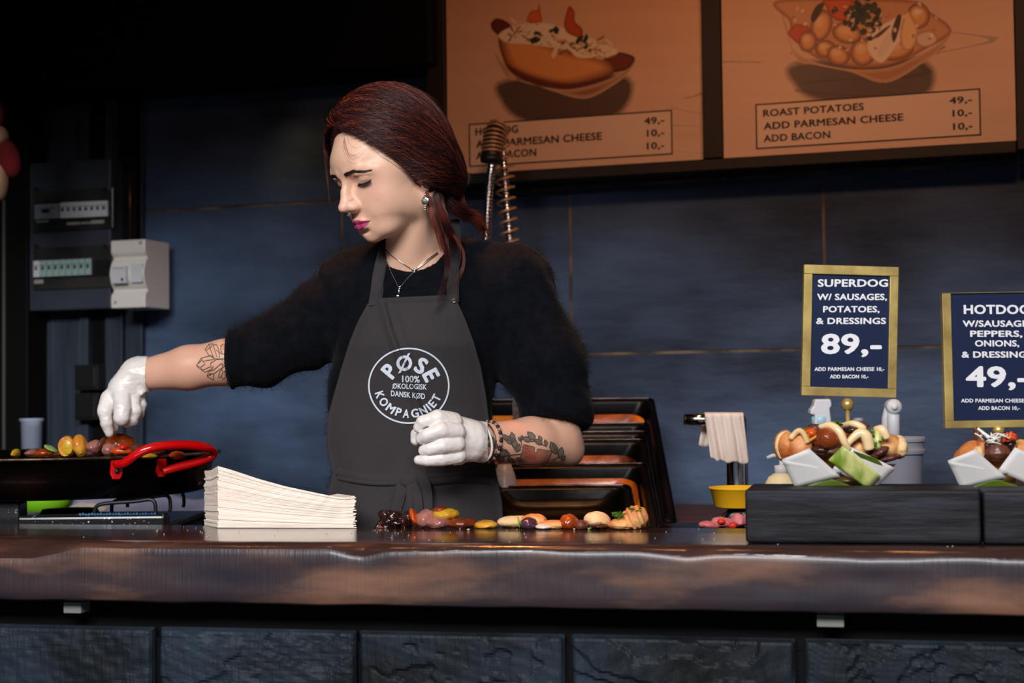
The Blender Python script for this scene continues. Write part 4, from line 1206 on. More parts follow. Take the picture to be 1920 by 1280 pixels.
B('bun', 1650, 838, Yc+.012, 40, 28, .034, m_bun, seed=5, noise=.07); B('bun', 1684, 838, Yc+.012, 15, 22, .03, m_crumb, seed=6, noise=.06)
B('roast_potato', 1549, 822, Yc-.034, 25, 22, .024, m_saus, seed=7, noise=.04)
B('meat_piece', 1540, 842, Yc-.030, 18, 9, .014, m_donion, seed=8, noise=.2); B('meat_piece', 1560, 845, Yc-.032, 22, 8, .012, m_meat, seed=9, noise=.2)
B('carrot_piece', 1520, 812, Yc-.020, 13, 10, .014, m_carrot, seed=10, noise=.15); B('carrot_piece', 1527, 803, Yc-.010, 16, 8, .014, m_meat, seed=11, noise=.15)
ftube('dressing', [(1536, 800, Yc-.030), (1556, 797, Yc-.040), (1573, 808, Yc-.048), (1583, 828, Yc-.050), (1592, 842, Yc-.046)], [.003, .0055, .006, .0055, .004], m_sauce, hd)
ftube('dressing', [(1588, 834, Yc-.044), (1598, 822, Yc-.044), (1612, 812, Yc-.044), (1624, 818, Yc-.044), (1630, 842, Yc-.042)], [.004, .0055, .007, .0085, .008], m_sauce, hd)
ftube('dressing', [(1578, 797, Yc-.01), (1600, 794, Yc-.03), (1618, 803, Yc-.034), (1612, 812, Yc-.036)], [.003, .005, .0055, .004], m_sauce, hd)
ftube('dressing', [(1640, 806, Yc-.02), (1654, 806, Yc-.03), (1664, 822, Yc-.032)], [.005, .0075, .005], m_sauce, hd)
ftube('cheese_strip', [(1514, 828, Yc-.040), (1524, 822, Yc-.042), (1534, 816, Yc-.044)], .0022, m_potin, hd)
B('dark_onion', 1597, 806, Yc-.026, 16, 9, .012, m_donion, seed=12, noise=.15); B('dark_onion', 1612, 798, Yc+.00, 18, 7, .012, m_meat, seed=13, noise=.2)
B('sausage', 1648, 847, Yc-.030, 20, 8, .010, m_meat, seed=14, ax=axes(0, 0, -.45)); B('sausage', 1668, 858, Yc-.022, 22, 6, .010, m_meat, seed=15, ax=axes(0, 0, -.2), noise=.15)
B('pickle_piece', 1644, 826, Yc-.028, 9, 18, .008, m_leafp, seed=16, noise=.15)
for k, (a, b, w, h) in enumerate(((1510, 802, 14, 4), (1572, 794, 8, 3), (1636, 812, 5, 10), (1642, 830, 5, 8), (1508, 812, 5, 6))): leaf_cluster('chopped_parsley', a, b, Yc-.034 if k > 1 else Yc-.012, w, h, m_herb, hd, 12, k)
# right hot dog (cut by the picture edge)
r, T = boat(311, 1.0, 'grey waxed paper boat under the right hot dog')
quad3('leek_leaf', [T(1495, 915, Yh-.002), T(1620, 915, Yh-.002), T(1560, 897, Yh-.006), T(1545, 899, Yh-.006)], m_leafd, r, .0012, .001)
hd = empty('hot_dog', P(1880, 880, Yh+.03), 'right hot dog with dark meat, white onion strips and red pepper in a paper boat', 'hot dog')
Yc = Yh+.028
fblob('bun', 1818, 862, Yc, 27, 40, .032, m_bun, hd, 21, .04, axes(0, 0, .55)); fblob('bun', 1922, 862, Yc, 28, 38, .03, m_bun, hd, 22, .05, axes(0, 0, -.3))
fblob('bun', 1870, 872, Yc+.02, 58, 30, .03, m_bun, hd, 23, .05)
fblob('bun_crumb', 1835, 850, Yc-.026, 10, 14, .012, m_crumb, hd, 24, .08); fblob('bun_crumb', 1840, 836, Yc-.022, 8, 14, .010, m_bun, hd, 27, .08)
fblob('meat_piece', 1868, 848, Yc-.026, 24, 17, .02, m_meat, hd, 25, .14); fblob('meat_piece', 1852, 836, Yc-.02, 16, 9, .016, m_donion, hd, 26, .2); fblob('meat_piece', 1890, 836, Yc-.01, 16, 15, .018, m_donion, hd, 28, .2)
fblob('meat_piece', 1832, 818, Yc, 6, 16, .008, m_meat, hd, 29, .15)
rg = np.random.default_rng(9)
for k in range(22):
    x = 1865+rg.normal()*16; y = 821+rg.normal()*4; dx = rg.uniform(-13, 13); dy = rg.uniform(-7, 4)
    ftube('onion_strip', [(x-dx, y-dy, Yc-.036), (x, y-2, Yc-.04), (x+dx, y+dy, Yc-.036)], .0011, m_white, hd, 5)
ftube('onion_strip', [(1833, 803, Yc-.03), (1845, 812, Yc-.035), (1856, 820, Yc-.04)], .0022, m_white, hd, 6)
for k in range(8): fblob('pepper_piece', 1890+rg.uniform(-6, 16), 822+rg.uniform(-9, 5), Yc-.03, 3.5, 6, .003, m_redm if k % 3 == 0 else m_carrot, hd, 60+k, .2, axes(0, 0, rg.uniform(-1, 1)), 2)

# ---------------------------------------------------------------- brass signs
m_brass = mat('aged_brass', srgb(214, 188, 112), .36, .55, color2=srgb(160, 134, 78), nscale=16, lo=.35, hi=.65, bump=.0003, bscale=60)
m_navy = mat('navy_sign_panel', srgb(26, 34, 62), .22, coat=.4, color2=srgb(30, 40, 68), nscale=4)
m_signw = mat('white_lettering', srgb(226, 226, 228), .5)
def sign(TL, TR, BR, BL, Y, bars, lines, label, ball, rod_y):
    tl, tr, br, bl = [P(x, y, Y) for x, y in (TL, TR, BR, BL)]
    pl = Plane(bl, br-bl, tl-bl)
    W = (np.linalg.norm(br-bl)+np.linalg.norm(tr-tl))/2; H = (np.linalg.norm(tl-bl)+np.linalg.norm(tr-br))/2
    base = P(ball[0], 915, Y+.01)
    root = empty('price_sign', np.array((base[0], base[1], ZB)), label, 'price sign')
    L_, R_, T_, B_ = bars
    th = .012
    if T_: MB().pbox(pl, 0, W, H-T_, H, -th, 0).build('frame_bar', m_brass, root, bev=.0008)
    MB().pbox(pl, 0, W, 0, B_, -th, 0).build('frame_bar', m_brass, root, bev=.0008)
    MB().pbox(pl, 0, L_, B_, H-T_, -th, 0).build('frame_bar', m_brass, root, bev=.0008)
    MB().pbox(pl, W-R_, W, B_, H-T_, -th, 0).build('frame_bar', m_brass, root, bev=.0008)
    MB().pbox(pl, L_, W-R_, B_, H-T_-.0002, -.009, -.004).build('panel', m_navy, root)
    mb = MB()
    for s_, p0, p1, hh in lines:
        x0, y0 = pl.hit(*p0, -.004); x1, y1 = pl.hit(*p1, -.004)
        sc = abs(pl.hit(p0[0], p0[1]-hh, -.004)[1]-y0)
        V2, Fc = text_fit(s_, x0, x1, 0, sc, .055)
        V2 = V2.copy(); V2[:, 1] += y0+(V2[:, 0]-x0)/(x1-x0)*(y1-y0)
        mb.add([pl.pt(a, b, -.0037+w) for a, b, w in V2], Fc)
    mb.build('lettering', m_signw, root)['kind'] = 'stuff'
    bc = P(ball[0], ball[1], Y+.004); rb = ball[2]*Y/F_PX
    V, Fc = ico(3); mkobj('ball', V*rb+bc, Fc, m_brass, root, True)
    MB().tube([bc-np.array((0, 0, rb*.9)), np.array((P(rod_y[0], rod_y[1], Y+.004)[0], bc[1], ZB+.008))], .0033, 12).build('rod', m_brass, root, smooth=True)
    MB().lathe([(.022, 0), (.022, .004), (.016, .008), (.004, .010)], (P(rod_y[0], rod_y[1], Y+.004)[0], bc[1], ZB+.0005), 28).build('base', m_brass, root, smooth=True)
px2m = 2.33/F_PX
sign((1512, 497), (1689, 499), (1681, 746), (1503, 741), 2.33, (.0125, .0125, .0135, .0130), [
    ('SUPERDOG', (1533, 537), (1665, 537), 13), ('W/ SAUSAGES,', (1532, 562), (1663, 562), 11), ('POTATOES,', (1543, 585), (1649, 585), 11), ('& DRESSINGS', (1530, 607), (1661, 607), 11),
    ('89,-', (1539, 662), (1653, 662), 35), ('ADD PARMESAN CHEESE 10,-', (1527, 695), (1658, 695), 6.5), ('ADD BACON 10,-', (1556, 709), (1628, 709), 6.5)],
    'brass-framed navy price sign reading SUPERDOG 89,- behind the left hot dog', (1589, 758, 12.5), (1592, 830))
sign((1768, 549), (1958, 546), (1960, 800), (1773, 803), 2.29, (.0125, .0125, .0008, .0105), [
    ('HOTDOG', (1807, 588), (1930, 588), 16), ('W/SAUSAGES,', (1805, 612), (1942, 612), 11), ('PEPPERS,', (1819, 631), (1917, 631), 11), ('ONIONS,', (1828, 649), (1911, 649), 11), ('& DRESSINGS', (1803, 670), (1936, 670), 11),
    ('49,-', (1811, 724), (1930, 724), 36), ('ADD PARMESAN CHEESE 10,-', (1802, 754), (1940, 754), 6.5), ('ADD BACON 10,-', (1834, 768), (1912, 768), 6.5)],
    'brass-framed navy price sign reading HOTDOG 49,- behind the right hot dog', (1872, 806, 11), (1874, 840))

# ---------------------------------------------------------------- stack of thin wooden boats
m_birch = mat('thin_birch_veneer', srgb(250, 238, 222), .6, color2=srgb(232, 204, 182), nscale=4, stretch=(1, 1, 22), lo=.38, hi=.78, color3=srgb(248, 232, 214), bump=.0009, bscale=16, bstretch=(.6, .6, 60))
phi = math.radians(-9)
sx_, sy_ = np.array((math.cos(phi), math.sin(phi), 0)), np.array((-math.sin(phi)-.66, math.cos(phi), 0))
sb = Pz(409, 989.0, 1.1005)
xr = 0; 
def px_of(u): return pix(sb+sx_*u)[0]
Lst = 0.0
for _ in range(400):
    Lst += .001
    if px_of(Lst) > 666: break
NST = 30
def topz(t):      # height of the stack along its length, 0..1
    y = np.interp(t, [0, .1, .3, .5, .7, .85, .95, 1.0], [873, 880, 897, 911, 922, 930, 932.5, 929])
    p = sb+sx_*(t*Lst); return 1.3+(p[1])*(748-y+ (960-px_of(t*Lst))*.0113)/F_PX - 1.1005
rg = np.random.default_rng(17)
for k in range(NST):
    f0, f1 = k/NST, (k+.985)/NST
    jr = rg.uniform(-.004, .003); jl = rg.uniform(-.0015, .0015); jf = rg.uniform(-.0012, .0012); dp = .068+rg.uniform(-.002, .002)
    nt = 14; mb = MB(); Tp, Bt = [], []
    lr = Lst+jr
    for i in range(nt+1):
        t = i/nt; u = t*lr+jl*(1-t)
        zt = topz(min(t, 1)); 
        lean = .0035*(k/NST)*(1-t)*0
        fr_, bk_ = jf, dp
        Tp.append([sb+sx_*u+sy_*fr_+np.array((0, 0, zt*f1)), sb+sx_*u+sy_*(bk_*.5)+np.array((0, 0, zt*f1-.004*(1-t)*f1*2)), sb+sx_*u+sy_*bk_+np.array((0, 0, zt*f1-.010*(1-t)*f1))])
        Bt.append([p-np.array((0, 0, zt*(f1-f0))) for p in Tp[-1]])
    G = np.array(Tp); Hh = np.array(Bt)
    loop = np.concatenate([G[:, :1], G[:, 1:2], G[:, 2:], Hh[:, 2:], Hh[:, 1:2], Hh[:, :1], G[:, :1]], axis=1)
    mb.grid(loop)
    nn = 7
    for e in (0, nt): mb.F.append([e*nn+j for j in range(6)][::(1 if e else -1)])
    o = mb.build('wooden_food_boat', m_birch)
    props(o, 'thin pale birch wood food boat in the tall stack on the counter', 'food boat', 'stacked thin birch food boats')

# ---------------------------------------------------------------- pan, burner and what is around them
m_pans = mat('burnt_black_pan', srgb(14, 9, 8), .28, .55, color2=srgb(84, 34, 20), nscale=7, lo=.50, hi=.80, color3=srgb(30, 16, 12), bump=.0015, bscale=26, coat=.3)
m_panr = mat('burnt_rim', srgb(60, 44, 34), .4, .7, color2=srgb(150, 128, 96), nscale=24, lo=.45, hi=.7, bump=.0006)
PCX, PCY, PR = -.862, 3.02, .300
ZR = 1.3-(857-757)/F_PX*(PCY-PR*.8)
ZR = P(200, 857, 2.74)[2]
ZBm = P(200, 935, 2.80)[2]
r = empty('paella_pan', (PCX, PCY, ZBm), 'large burnt black frying pan with a red loop handle on the gas burner', 'pan')
dz = ZR-ZBm
MB().lathe([(.0005, 0), (PR*.88, 0), (PR*.92, .003), (PR*.955, dz*.45), (PR*.985, dz-.006), (PR+.004, dz-.004), (PR+.006, dz-.001), (PR+.003, dz), (PR*.975, dz-.003), (PR*.93, .014), (PR*.90, .006), (.0005, .006)], (PCX, PCY, ZBm), 96, caps=False).build('pan_body', m_pans, r, smooth=True)
MB().tube([np.array((PCX+(PR+.004)*math.cos(a), PCY+(PR+.004)*math.sin(a), ZR-.002)) for a in np.linspace(0, 2*PI, 97)[:-1]], .0028, 8, closed=True).build('rolled_rim', m_panr, r, smooth=True)
m_redh = mat('red_enamel_handle', srgb(206, 10, 12), .16, coat=.8)
def panpt(px, out=0.0, z=0.0):
    # point of the pan side seen at picture column px
    best = None
    for a in np.linspace(-PI/2, .3, 400):
        q = np.array((PCX+(PR+out)*math.cos(a), PCY+(PR+out)*math.sin(a), ZR+z))
        x = pix(q)[0]
        if best is None or abs(x-px) < best[0]: best = (abs(x-px), q, a)
    return best[1]
h1 = panpt(217, .008, -.010); h2 = panpt(302, .008, -.012)
hp = [h1+np.array((0, 0, -.002)), P(233, 868, h1[1]-.012), P(262, 848, h1[1]-.020), P(295, 837, h1[1]-.012), P(345, 834, h1[1]+.02), P(382, 838, h1[1]+.05), P(399, 846, h1[1]+.08), P(395, 856, h1[1]+.085), P(370, 866, h1[1]+.075), P(335, 875, h2[1]+.0), P(305, 884, h2[1]-.012)]
hpc = catmull(hp, 6, False)
hd_ = MB().tube(hpc, [float(x) for x in np.interp(np.linspace(0, 1, len(hpc)), [0, .08, .5, .93, 1], [.0062, .0078, .0082, .0076, .006])], 16).build('handle', m_redh, r, smooth=True)
for (x, y) in ((217, 884), (302, 886)):
    c = panpt(x, .003, -.022); nrm = unit(c-np.array((PCX, PCY, c[2]))); pl = Plane(c, np.cross((0, 0, 1), nrm), (0, 0, 1))
    if pl.n @ nrm < 0: pl = Plane(c, -pl.a, pl.b)
    pg = [(a*.011*1.0, b*.017) for a, b in ((-.6, -1), (.6, -1), (1, -.4), (.8, .9), (-.8, .9), (-1, -.4))]
    MB().prism(pl, pg, -.002, .004).build('handle_lug', m_redh, r, bev=.001)
    MB().lathe([(.0045, 0), (.0045, .003), (.002, .0045), (.0003, .0048)], pl.pt(0, -.003, .004), 12, pl.n).build('rivet', m_blk2, r, smooth=True)
# burner
m_enam = mat('speckled_black_enamel', (.010, .010, .011, 1), .30, color2=(.55, .56, .58, 1), nscale=170, lo=.68, hi=.71, coat=.3, detail=1.5)
r = empty('gas_burner', (-.80, 2.95, 1.0755), 'black speckled gas burner with a wire pan support under the frying pan', 'burner')
ztop = P(150, 966, 2.78)[2]
xl, xrr = P(-80, 966, 2.78)[0], P(310, 966, 2.78)[0]
MB().box(((xl+xrr)/2, 2.80, (1.0756+ztop)/2), (xrr-xl, .045, ztop-1.0756)).build('burner_body', m_enam, r, bev=.006, seg=3)
zg = ZBm-.004
wire = [P(290, 968, 2.80), P(292, 958, 2.80), P(286, 937, 2.80), P(250, 940, 2.80), P(195, 944, 2.80), P(179, 952, 2.80), P(177, 968, 2.80)]
for dy in (0, .12, .24): 
    q = [np.array((p[0], p[1]+dy, p[2])) for p in wire]
    MB().tube(catmull(q, 4, False), .0034, 8).build('pan_support', m_blk2, r, smooth=True)
    if dy == 0:
        q2 = [P(-30, 968, 2.80), P(-28, 944, 2.80), P(-10, 940, 2.80), P(30, 944, 2.80), P(34, 968, 2.80)]
        MB().tube(q2, .0034, 8).build('pan_support', m_blk2, r, smooth=True)
a = P(-60, 985, 2.775); b = P(36, 940, 2.775)
MB().box(((a[0]+b[0])/2, 2.80, (1.0757+b[2])/2), (b[0]-a[0], .05, b[2]-1.0757)).build('control_block', m_enam, r, bev=.005, seg=3)
MB().box(((xl+xrr)/2, 2.98, 1.083), (xrr-xl, .30, .014)).build('burner_tray', m_enam, r, bev=.003)
MB().lathe([(.05, 0), (.055, .006), (.05, .014), (.0005, .016)], (-.83, 3.0, 1.0905), 36).build('burner_head', m_blk2, r, smooth=True)
m_flame = mat('blue_gas_flame', (0, 0, 0, 1), .5, emit=(.12, .45, 1, 1), estr=.35)
mb = MB()
for k in range(26):
    x, y = 150+k*5.6, 963.5
    c = P(x, y+1.5, 2.79); mb.tube([c, c+np.array((0, 0, .0018)), c+np.array((0, 0, .0032+.001*math.sin(k*2.1)))], [.0020, .0022, .0004], 6)
o = mb.build('flame', m_flame, r); o['kind'] = 'stuff'
# light cloth and green bowl beyond the burner
m_lav = mat('pale_lavender_towel', srgb(150, 148, 172), .9, color2=srgb(120, 122, 148), nscale=9, bump=.003, bscale=40)
def tow2(a, b):
    x = -1.02+a*.40; y = 3.68+b*.13
    z = 1.049+ (.035+.010*math.sin(a*7)+.006*math.sin(a*15+1))*math.sin(min(1, b*1.25+.02)*PI*.5)*(1 if b < .8 else 1)
    return np.array((x, y, z*1.0))
o = sheet(tow2, 30, 14, 'folded_towel', m_lav, None, .006, label='pale lavender folded towel lying beyond the gas burner', cat='towel')
rb_ = P(76, 940, 3.78)
r = empty('green_bowl', (rb_[0], 3.80, 1.0455), 'bright green plastic bowl beyond the gas burner', 'bowl')
m_lime = mat('lime_green_plastic', srgb(132, 206, 34), .3, sss=.2)
hb = P(80, 932, 3.74)[2]-1.0456
rw = 53*3.78/F_PX
MB().lathe([(rw*.70, 0), (rw*.80, .003), (rw*.97, hb*.55), (rw*1.0, hb+.006), (rw*.96, hb+.006), (rw*.9, hb*.5), (rw*.66, .006), (.0005, .006)], (rb_[0], 3.80, 1.0456), 48, caps=False).build('bowl_body', m_lime, r, smooth=True)
fblob('crumpled_paper', 165, 958, 3.70, 40, 16, .04, m_cloth, None, 5, .18, label='crumpled off-white paper behind the burner wire support', cat='paper', nscale=3)
# clear tumbler behind the pan
Yt = 3.78
a = P(59, 850, Yt); zt = P(59, 784, Yt)[2]; rt_ = 20*Yt/F_PX
r = empty('measuring_cup', (a[0], Yt, 1.0455), 'clear plastic measuring cup standing behind the frying pan', 'cup')
m_clear = mat('clear_plastic', srgb(196, 208, 232), .18, alpha=.42, spec=.6)
MB().lathe([(.0005, 0), (rt_*.78, 0), (rt_*.98, zt-1.0455-.008), (rt_*1.12, zt-1.0455-.006), (rt_*1.12, zt-1.0455), (rt_*.92, zt-1.0455), (rt_*.74, .004), (.0005, .004)], (a[0], Yt, 1.0455), 36, caps=False).build('cup_body', m_clear, r, smooth=True)
rs = empty('side_table', (-1.0, 3.80, .13), 'low dark side table behind the burner table on the left', 'table')
MB().box((-1.0, 3.80, 1.0345), (.80, .34, .02)).build('shelf_board', m_black, rs, bev=.002)
for sx in (-.40, .40):
    for sy in (3.65, 3.95): MB().box((-1.0+sx*.92, sy, .5765), (.025, .025, .893)).build('leg', m_black, rs)
# food in the pan
g = 'roast vegetables in the frying pan'
YP = 2.83
def pf(name, px, py, rx, ry, m, seed, label, cat, Y=YP, noise=.1, ax=None, cutf=None, rz=.02):
    return fblob(name, px, py, Y, rx, ry, rz, m, None, seed, noise, ax, 4, label, cat, cutf=cutf)
def cut_front(d):
    d = d.copy(); d[:, 1] = np.maximum(d[:, 1], -.45); return d
pf('potato_half', 125, 837, 15, 20, m_potato, 1, 'left halved roast potato standing on its edge in the frying pan', 'potato', cutf=cut_front, noise=.03)
fblob('potato_half', 126, 838, YP-.0105, 9.5, 14, .002, m_potin, None, 3, .04, label='yellow cut face of the left halved potato in the frying pan', cat='potato')
pf('potato_half', 150, 836, 13, 21, m_potato, 2, 'right halved roast potato leaning against its neighbour in the frying pan', 'potato', ax=axes(0, 0, -.2), noise=.04)
pf('garlic_clove', 178, 838, 14, 13, m_onion, 4, 'pink cooked onion chunk right of the potato halves', 'onion', noise=.15)
pf('onion_piece', 172, 850, 10, 7, M('purple_onion', srgb(74, 46, 62), .3, coat=.5), 5, 'dark purple onion piece below the pink onion chunk', 'onion')
pf('onion_piece', 190, 836, 7, 18, m_meat, 6, 'brown onion skin sliver under the gloved fingertips', 'onion', ax=axes(0, 0, .35))
pf('glazed_onion', 226, 832, 28, 20, m_orange, 7, 'large shiny orange-brown glazed onion under the gloved hand', 'onion', rz=.028, noise=.08)
pf('sausage_piece', 205, 843, 13, 13, m_onion, 8, 'pinkish brown sausage piece against the glazed onion', 'sausage', Y=YP-.03)
pf('carrot_piece', 226, 846, 22, 8, m_carrot, 9, 'orange carrot chunk in front of the glazed onion', 'carrot', Y=YP-.035, noise=.18)
pf('pepper_piece', 234, 838, 8, 6, m_redm, 10, 'small red pepper piece on the glazed onion front', 'pepper piece', Y=YP-.04)
pf('meat_piece', 262, 842, 16, 9, m_meat, 11, 'dark shredded meat behind the red handle', 'meat', noise=.25)
pf('meat_piece', 290, 848, 18, 6, m_donion, 12, 'thin dark meat strip at the far end of the pan', 'meat', noise=.25)
pf('carrot_piece', 332, 853, 14, 7, m_carrot, 13, 'orange carrot slice inside the red handle loop', 'carrot', noise=.15)
pf('potato_piece', 280, 855, 14, 5, m_potin, 14, 'yellow potato piece between the handle arms', 'potato', Y=YP-.02, noise=.12)
pf('glazed_onion', 82, 849, 20, 7, m_orange, 15, 'flat orange glazed onion left of the potato halves', 'onion', noise=.15)
pf('onion_piece', 60, 849, 11, 7, m_onion, 16, 'pale brown onion piece near the left end of the pan food', 'onion')
pf('onion_piece', 30, 850, 6, 8, m_potin, 17, 'small pale onion tip at the far left in the pan', 'onion')
pf('leek_piece', 96, 841, 13, 4, M('pale_leek', srgb(150, 184, 100), .35, coat=.3), 18, 'pale green leek strip leaning beside the left potato half', 'leek', ax=axes(0, 0, .5), noise=.06)
pf('onion_piece', 108, 852, 8, 5, m_donion, 19, 'dark onion bit in front of the leek strip', 'onion')
# a bed of chopped food on the pan floor
mb = MB(); rg = np.random.default_rng(21)
for k in range(230):
    a = rg.uniform(0, 2*PI); q = PR*.9*math.sqrt(rg.uniform(0, 1)); zz = ZBm+rg.uniform(.012, .034)
    V, Fc = blob((PCX+q*math.cos(a), PCY+q*math.sin(a), zz), rg.uniform(.008, .019, 3), axes(rg.uniform(0, 6)), 1, .2, 2, k)
    mb.add(V, Fc)
o = mb.build('chopped_vegetable_bed', mat('mixed_roast_vegetables', srgb(52, 24, 18), .25, color2=srgb(190, 110, 44), nscale=22, lo=.38, hi=.66, color3=srgb(120, 58, 28), coat=.5))
props(o, 'bed of browned chopped vegetables covering the frying pan floor', 'vegetables', kind='stuff')

# ---------------------------------------------------------------- row of food behind the counter edge
def row(name, px, py, rx, ry, m, seed, label, cat, back=.03, group=None, noise=.1, ax=None, cutf=None, rz=None, nscale=1.6):
    Y = TOP.pt(TOP.hit(px, 991)[0], CB0+back*.75-.008)[1]
    s_ = Y/F_PX
    V, Fc = blob(P(px, py, Y), (rx*s_, rz or .022, ry*s_), ax, 4, noise, nscale, seed, cutf)
    V = organic(V, P(px, py, Y), .0013, seed)
    V[:, 2] = np.maximum(V[:, 2], 1.1004)
    return props(mkobj(name, V, Fc, m, None, True), label, cat, group)
mb = MB(); rg = np.random.default_rng(5)
Yd = TOP.pt(TOP.hit(740, 991)[0], CB0+.015)[1]
for k in range(26):
    V, Fc = blob(P(738+rg.normal()*16, 975+rg.normal()*6, Yd+rg.uniform(-.01, .01)), rg.uniform(.004, .013, 3), axes(rg.uniform(0, 6), rg.uniform(0, 6)), 2, .3, 3, k); mb.add(V, Fc)
o = mb.build('caramelised_onions', m_donion, smooth=True); props(o, 'glossy dark caramelised onions at the left end of the food row', 'onions', kind='stuff')
row('carrot_stick', 776, 970, 7, 19, m_carrot, 31, 'orange carrot stick beside the dark caramelised onions', 'carrot', ax=axes(0, 0, -.3), noise=.2)
row('onion_piece', 800, 974, 20, 18, m_onion, 32, 'pinkish onion wedge left of the yellow potato slice', 'onion')
row('onion_piece', 715, 987, 10, 4, m_onion, 38, 'small pale onion bit at the far left of the food row', 'onion')
row('potato_slice', 836, 964, 25, 11, m_potin, 33, 'shiny yellow potato slice topmost in the food row', 'potato', back=.038, noise=.05)
row('onion_piece', 826, 955, 16, 6, m_orange, 34, 'browned onion edge above the yellow potato slice', 'onion', back=.045, noise=.15)
row('onion_piece', 822, 980, 22, 12, m_onion, 35, 'pale onion chunk in front of the yellow potato slice', 'onion', back=.016)
row('sausage_piece', 865, 981, 29, 11, m_saus, 36, 'glossy brown sausage end right of the yellow potato slice', 'sausage', noise=.04)
row('potato_piece', 911, 984, 22, 9, m_potato, 37, 'small golden roast potato between sausage and bun', 'potato', noise=.06)
row('bun_half', 968, 978, 36, 12, m_crumb, 41, 'left pale bun half with an onion in front', 'bun', back=.05, noise=.05)
row('bun_half', 1000, 976, 26, 13, m_bun, 42, 'toasted bun edge behind the purple onion', 'bun', back=.045, noise=.05)
row('onion_piece', 992, 982, 18, 12, M('purple_onion', srgb(74, 46, 62), .3), 43, 'round purple-brown onion in front of the left bun half', 'onion', back=.018)
row('dressing_blob', 1020, 987, 16, 5, m_white, 44, 'white dressing dollop right of the purple onion', 'dressing', back=.012)
row('croissant_piece', 1038, 984, 26, 9, m_bun, 45, 'low toasted bread piece between dressing and ridged crust', 'bread', back=.03, nscale=3)
row('croissant_piece', 1066, 979, 17, 15, m_orange, 46, 'ridged orange-brown crust in the middle of the food row', 'bread', back=.028, noise=.12, nscale=4)
row('sausage_piece', 1090, 985, 15, 10, m_meat, 47, 'round dark meatball left of the second bun half', 'meatball', back=.02, noise=.05)
row('bun_half', 1120, 976, 26, 16, m_crumb, 48, 'right pale bun half leaning over the dark meat', 'bun', back=.05, noise=.07, ax=axes(0, 0, .15))
row('meat_piece', 1122, 985, 18, 6, m_donion, 49, 'dark meat slice under the right pale bun half', 'meat', back=.016)
row('bread_crust', 1165, 983, 26, 11, m_bun, 50, 'low toasted crust leaning on the tall bread end', 'bread', back=.02, noise=.08, nscale=3)
row('bread_crust', 1190, 971, 24, 23, m_bun, 51, 'tall golden bread end at the right end of the food row', 'bread', back=.028, noise=.05, cutf=lambda q: q*(1+.05*np.sin(q[:, 0]*15+q[:, 2]*5))[:, None])
def yrow(px, back): return TOP.pt(TOP.hit(px, 991)[0], CB0+back*.75-.008)[1]
ftube('chive', [(974, 988, yrow(974, .012)), (973, 978, yrow(974, .010)), (971, 969, yrow(974, .012))], .0012, M('fresh_chive', srgb(120, 170, 60), .4), None, 6, 'single bright green chive standing before the left bun half', 'chive')
leaf_cluster('parsley_sprig', 1160, 965, yrow(1160, .012), 9, 5, m_herb, None, 34, 3, 'green parsley sprig lying against the tall bread end', 'parsley')
leaf_cluster('parsley_sprig', 1190, 956, yrow(1190, .012), 14, 3, m_herb, None, 22, 8, 'thin parsley stalk over the tall bread end', 'parsley')
leaf_cluster('chopped_leek', 1115, 988, yrow(1115, .004), 14, 2, M('pale_leek', srgb(150, 184, 100), .35), None, 20, 9, 'chopped pale green leek below the right pale bun half', 'leek')
# crumbs and drops on the counter
mb = MB(); rg = np.random.default_rng(4)
for k in range(110):
    u = rg.uniform(-.72, .68); b = rg.uniform(.02, CB-.02); s_ = rg.uniform(.0004, .0011)*(2.4 if k < 6 else 1)
    V, Fc = blob(TOP.pt(u, b, s_*.5), (s_, s_, s_*.7), None, 1, .2, 2, k); mb.add(V, Fc)
o = mb.build('crumbs', M('pale_crumbs', srgb(200, 180, 150), .6)); props(o, 'tiny pale crumbs and drops scattered on the dark countertop', 'crumbs', kind='stuff')
# ================================================================== THE WOMAN
HS = 1.045                                                # head size
yaw, pit = math.radians(53), math.radians(23)
hf = np.array((-math.sin(yaw)*math.cos(pit), -math.cos(yaw)*math.cos(pit), -math.sin(pit)))
hu = np.array((-math.sin(yaw)*math.sin(pit), -math.cos(yaw)*math.sin(pit), math.cos(pit)))
hl = np.cross(hu, hf)                                     # her left, towards the right of the picture
HR = np.array((hl, hf, hu))                               # rows: local x, y, z
eye_l = np.array((.031, .080, .014))*HS
HC = P(683, 336, 2.575) - eye_l @ HR
def hw(x, y, z): return HC + (np.array((x, y, z))*HS) @ HR
def hwv(A): return HC + (np.asarray(A)*HS) @ HR
def hloc(Pw): return ((np.asarray(Pw)-HC) @ HR.T)/HS
HAX = HR

# torso cross sections: photo row, centre column, half width (m), half depth, depth of the centre
YT = 2.735
TS = [(452, 792, .050, .045, 2.735), (475, 800, .085, .060, 2.74), (500, 812, .130, .078, 2.745), (540, 812, .158, .092, 2.74), (600, 800, .152, .112, 2.735), (650, 788, .147, .114, 2.732), (700, 776, .143, .104, 2.73), (760, 770, .140, .098, 2.73), (820, 770, .139, .098, 2.73), (880, 776, .138, .100, 2.73),
      (930, 777, .147, .108, 2.73), (990, 778, .156, .115, 2.73), (1080, 778, .165, .12, 2.73), (1200, 778, .168, .12, 2.73)]
tz_ = np.array([P(c, y, YT)[2] for y, c, w, d, yy in TS])[::-1]
tx_ = np.array([P(c, y, YT)[0] for y, c, w, d, yy in TS])[::-1]
tw_ = np.array([w for y, c, w, d, yy in TS])[::-1]
td_ = np.array([d for y, c, w, d, yy in TS])[::-1]
ty_ = np.array([yy for y, c, w, d, yy in TS])[::-1]
def tor(Z): return np.interp(Z, tz_, tx_), np.interp(Z, tz_, ty_), np.interp(Z, tz_, tw_), np.interp(Z, tz_, td_)
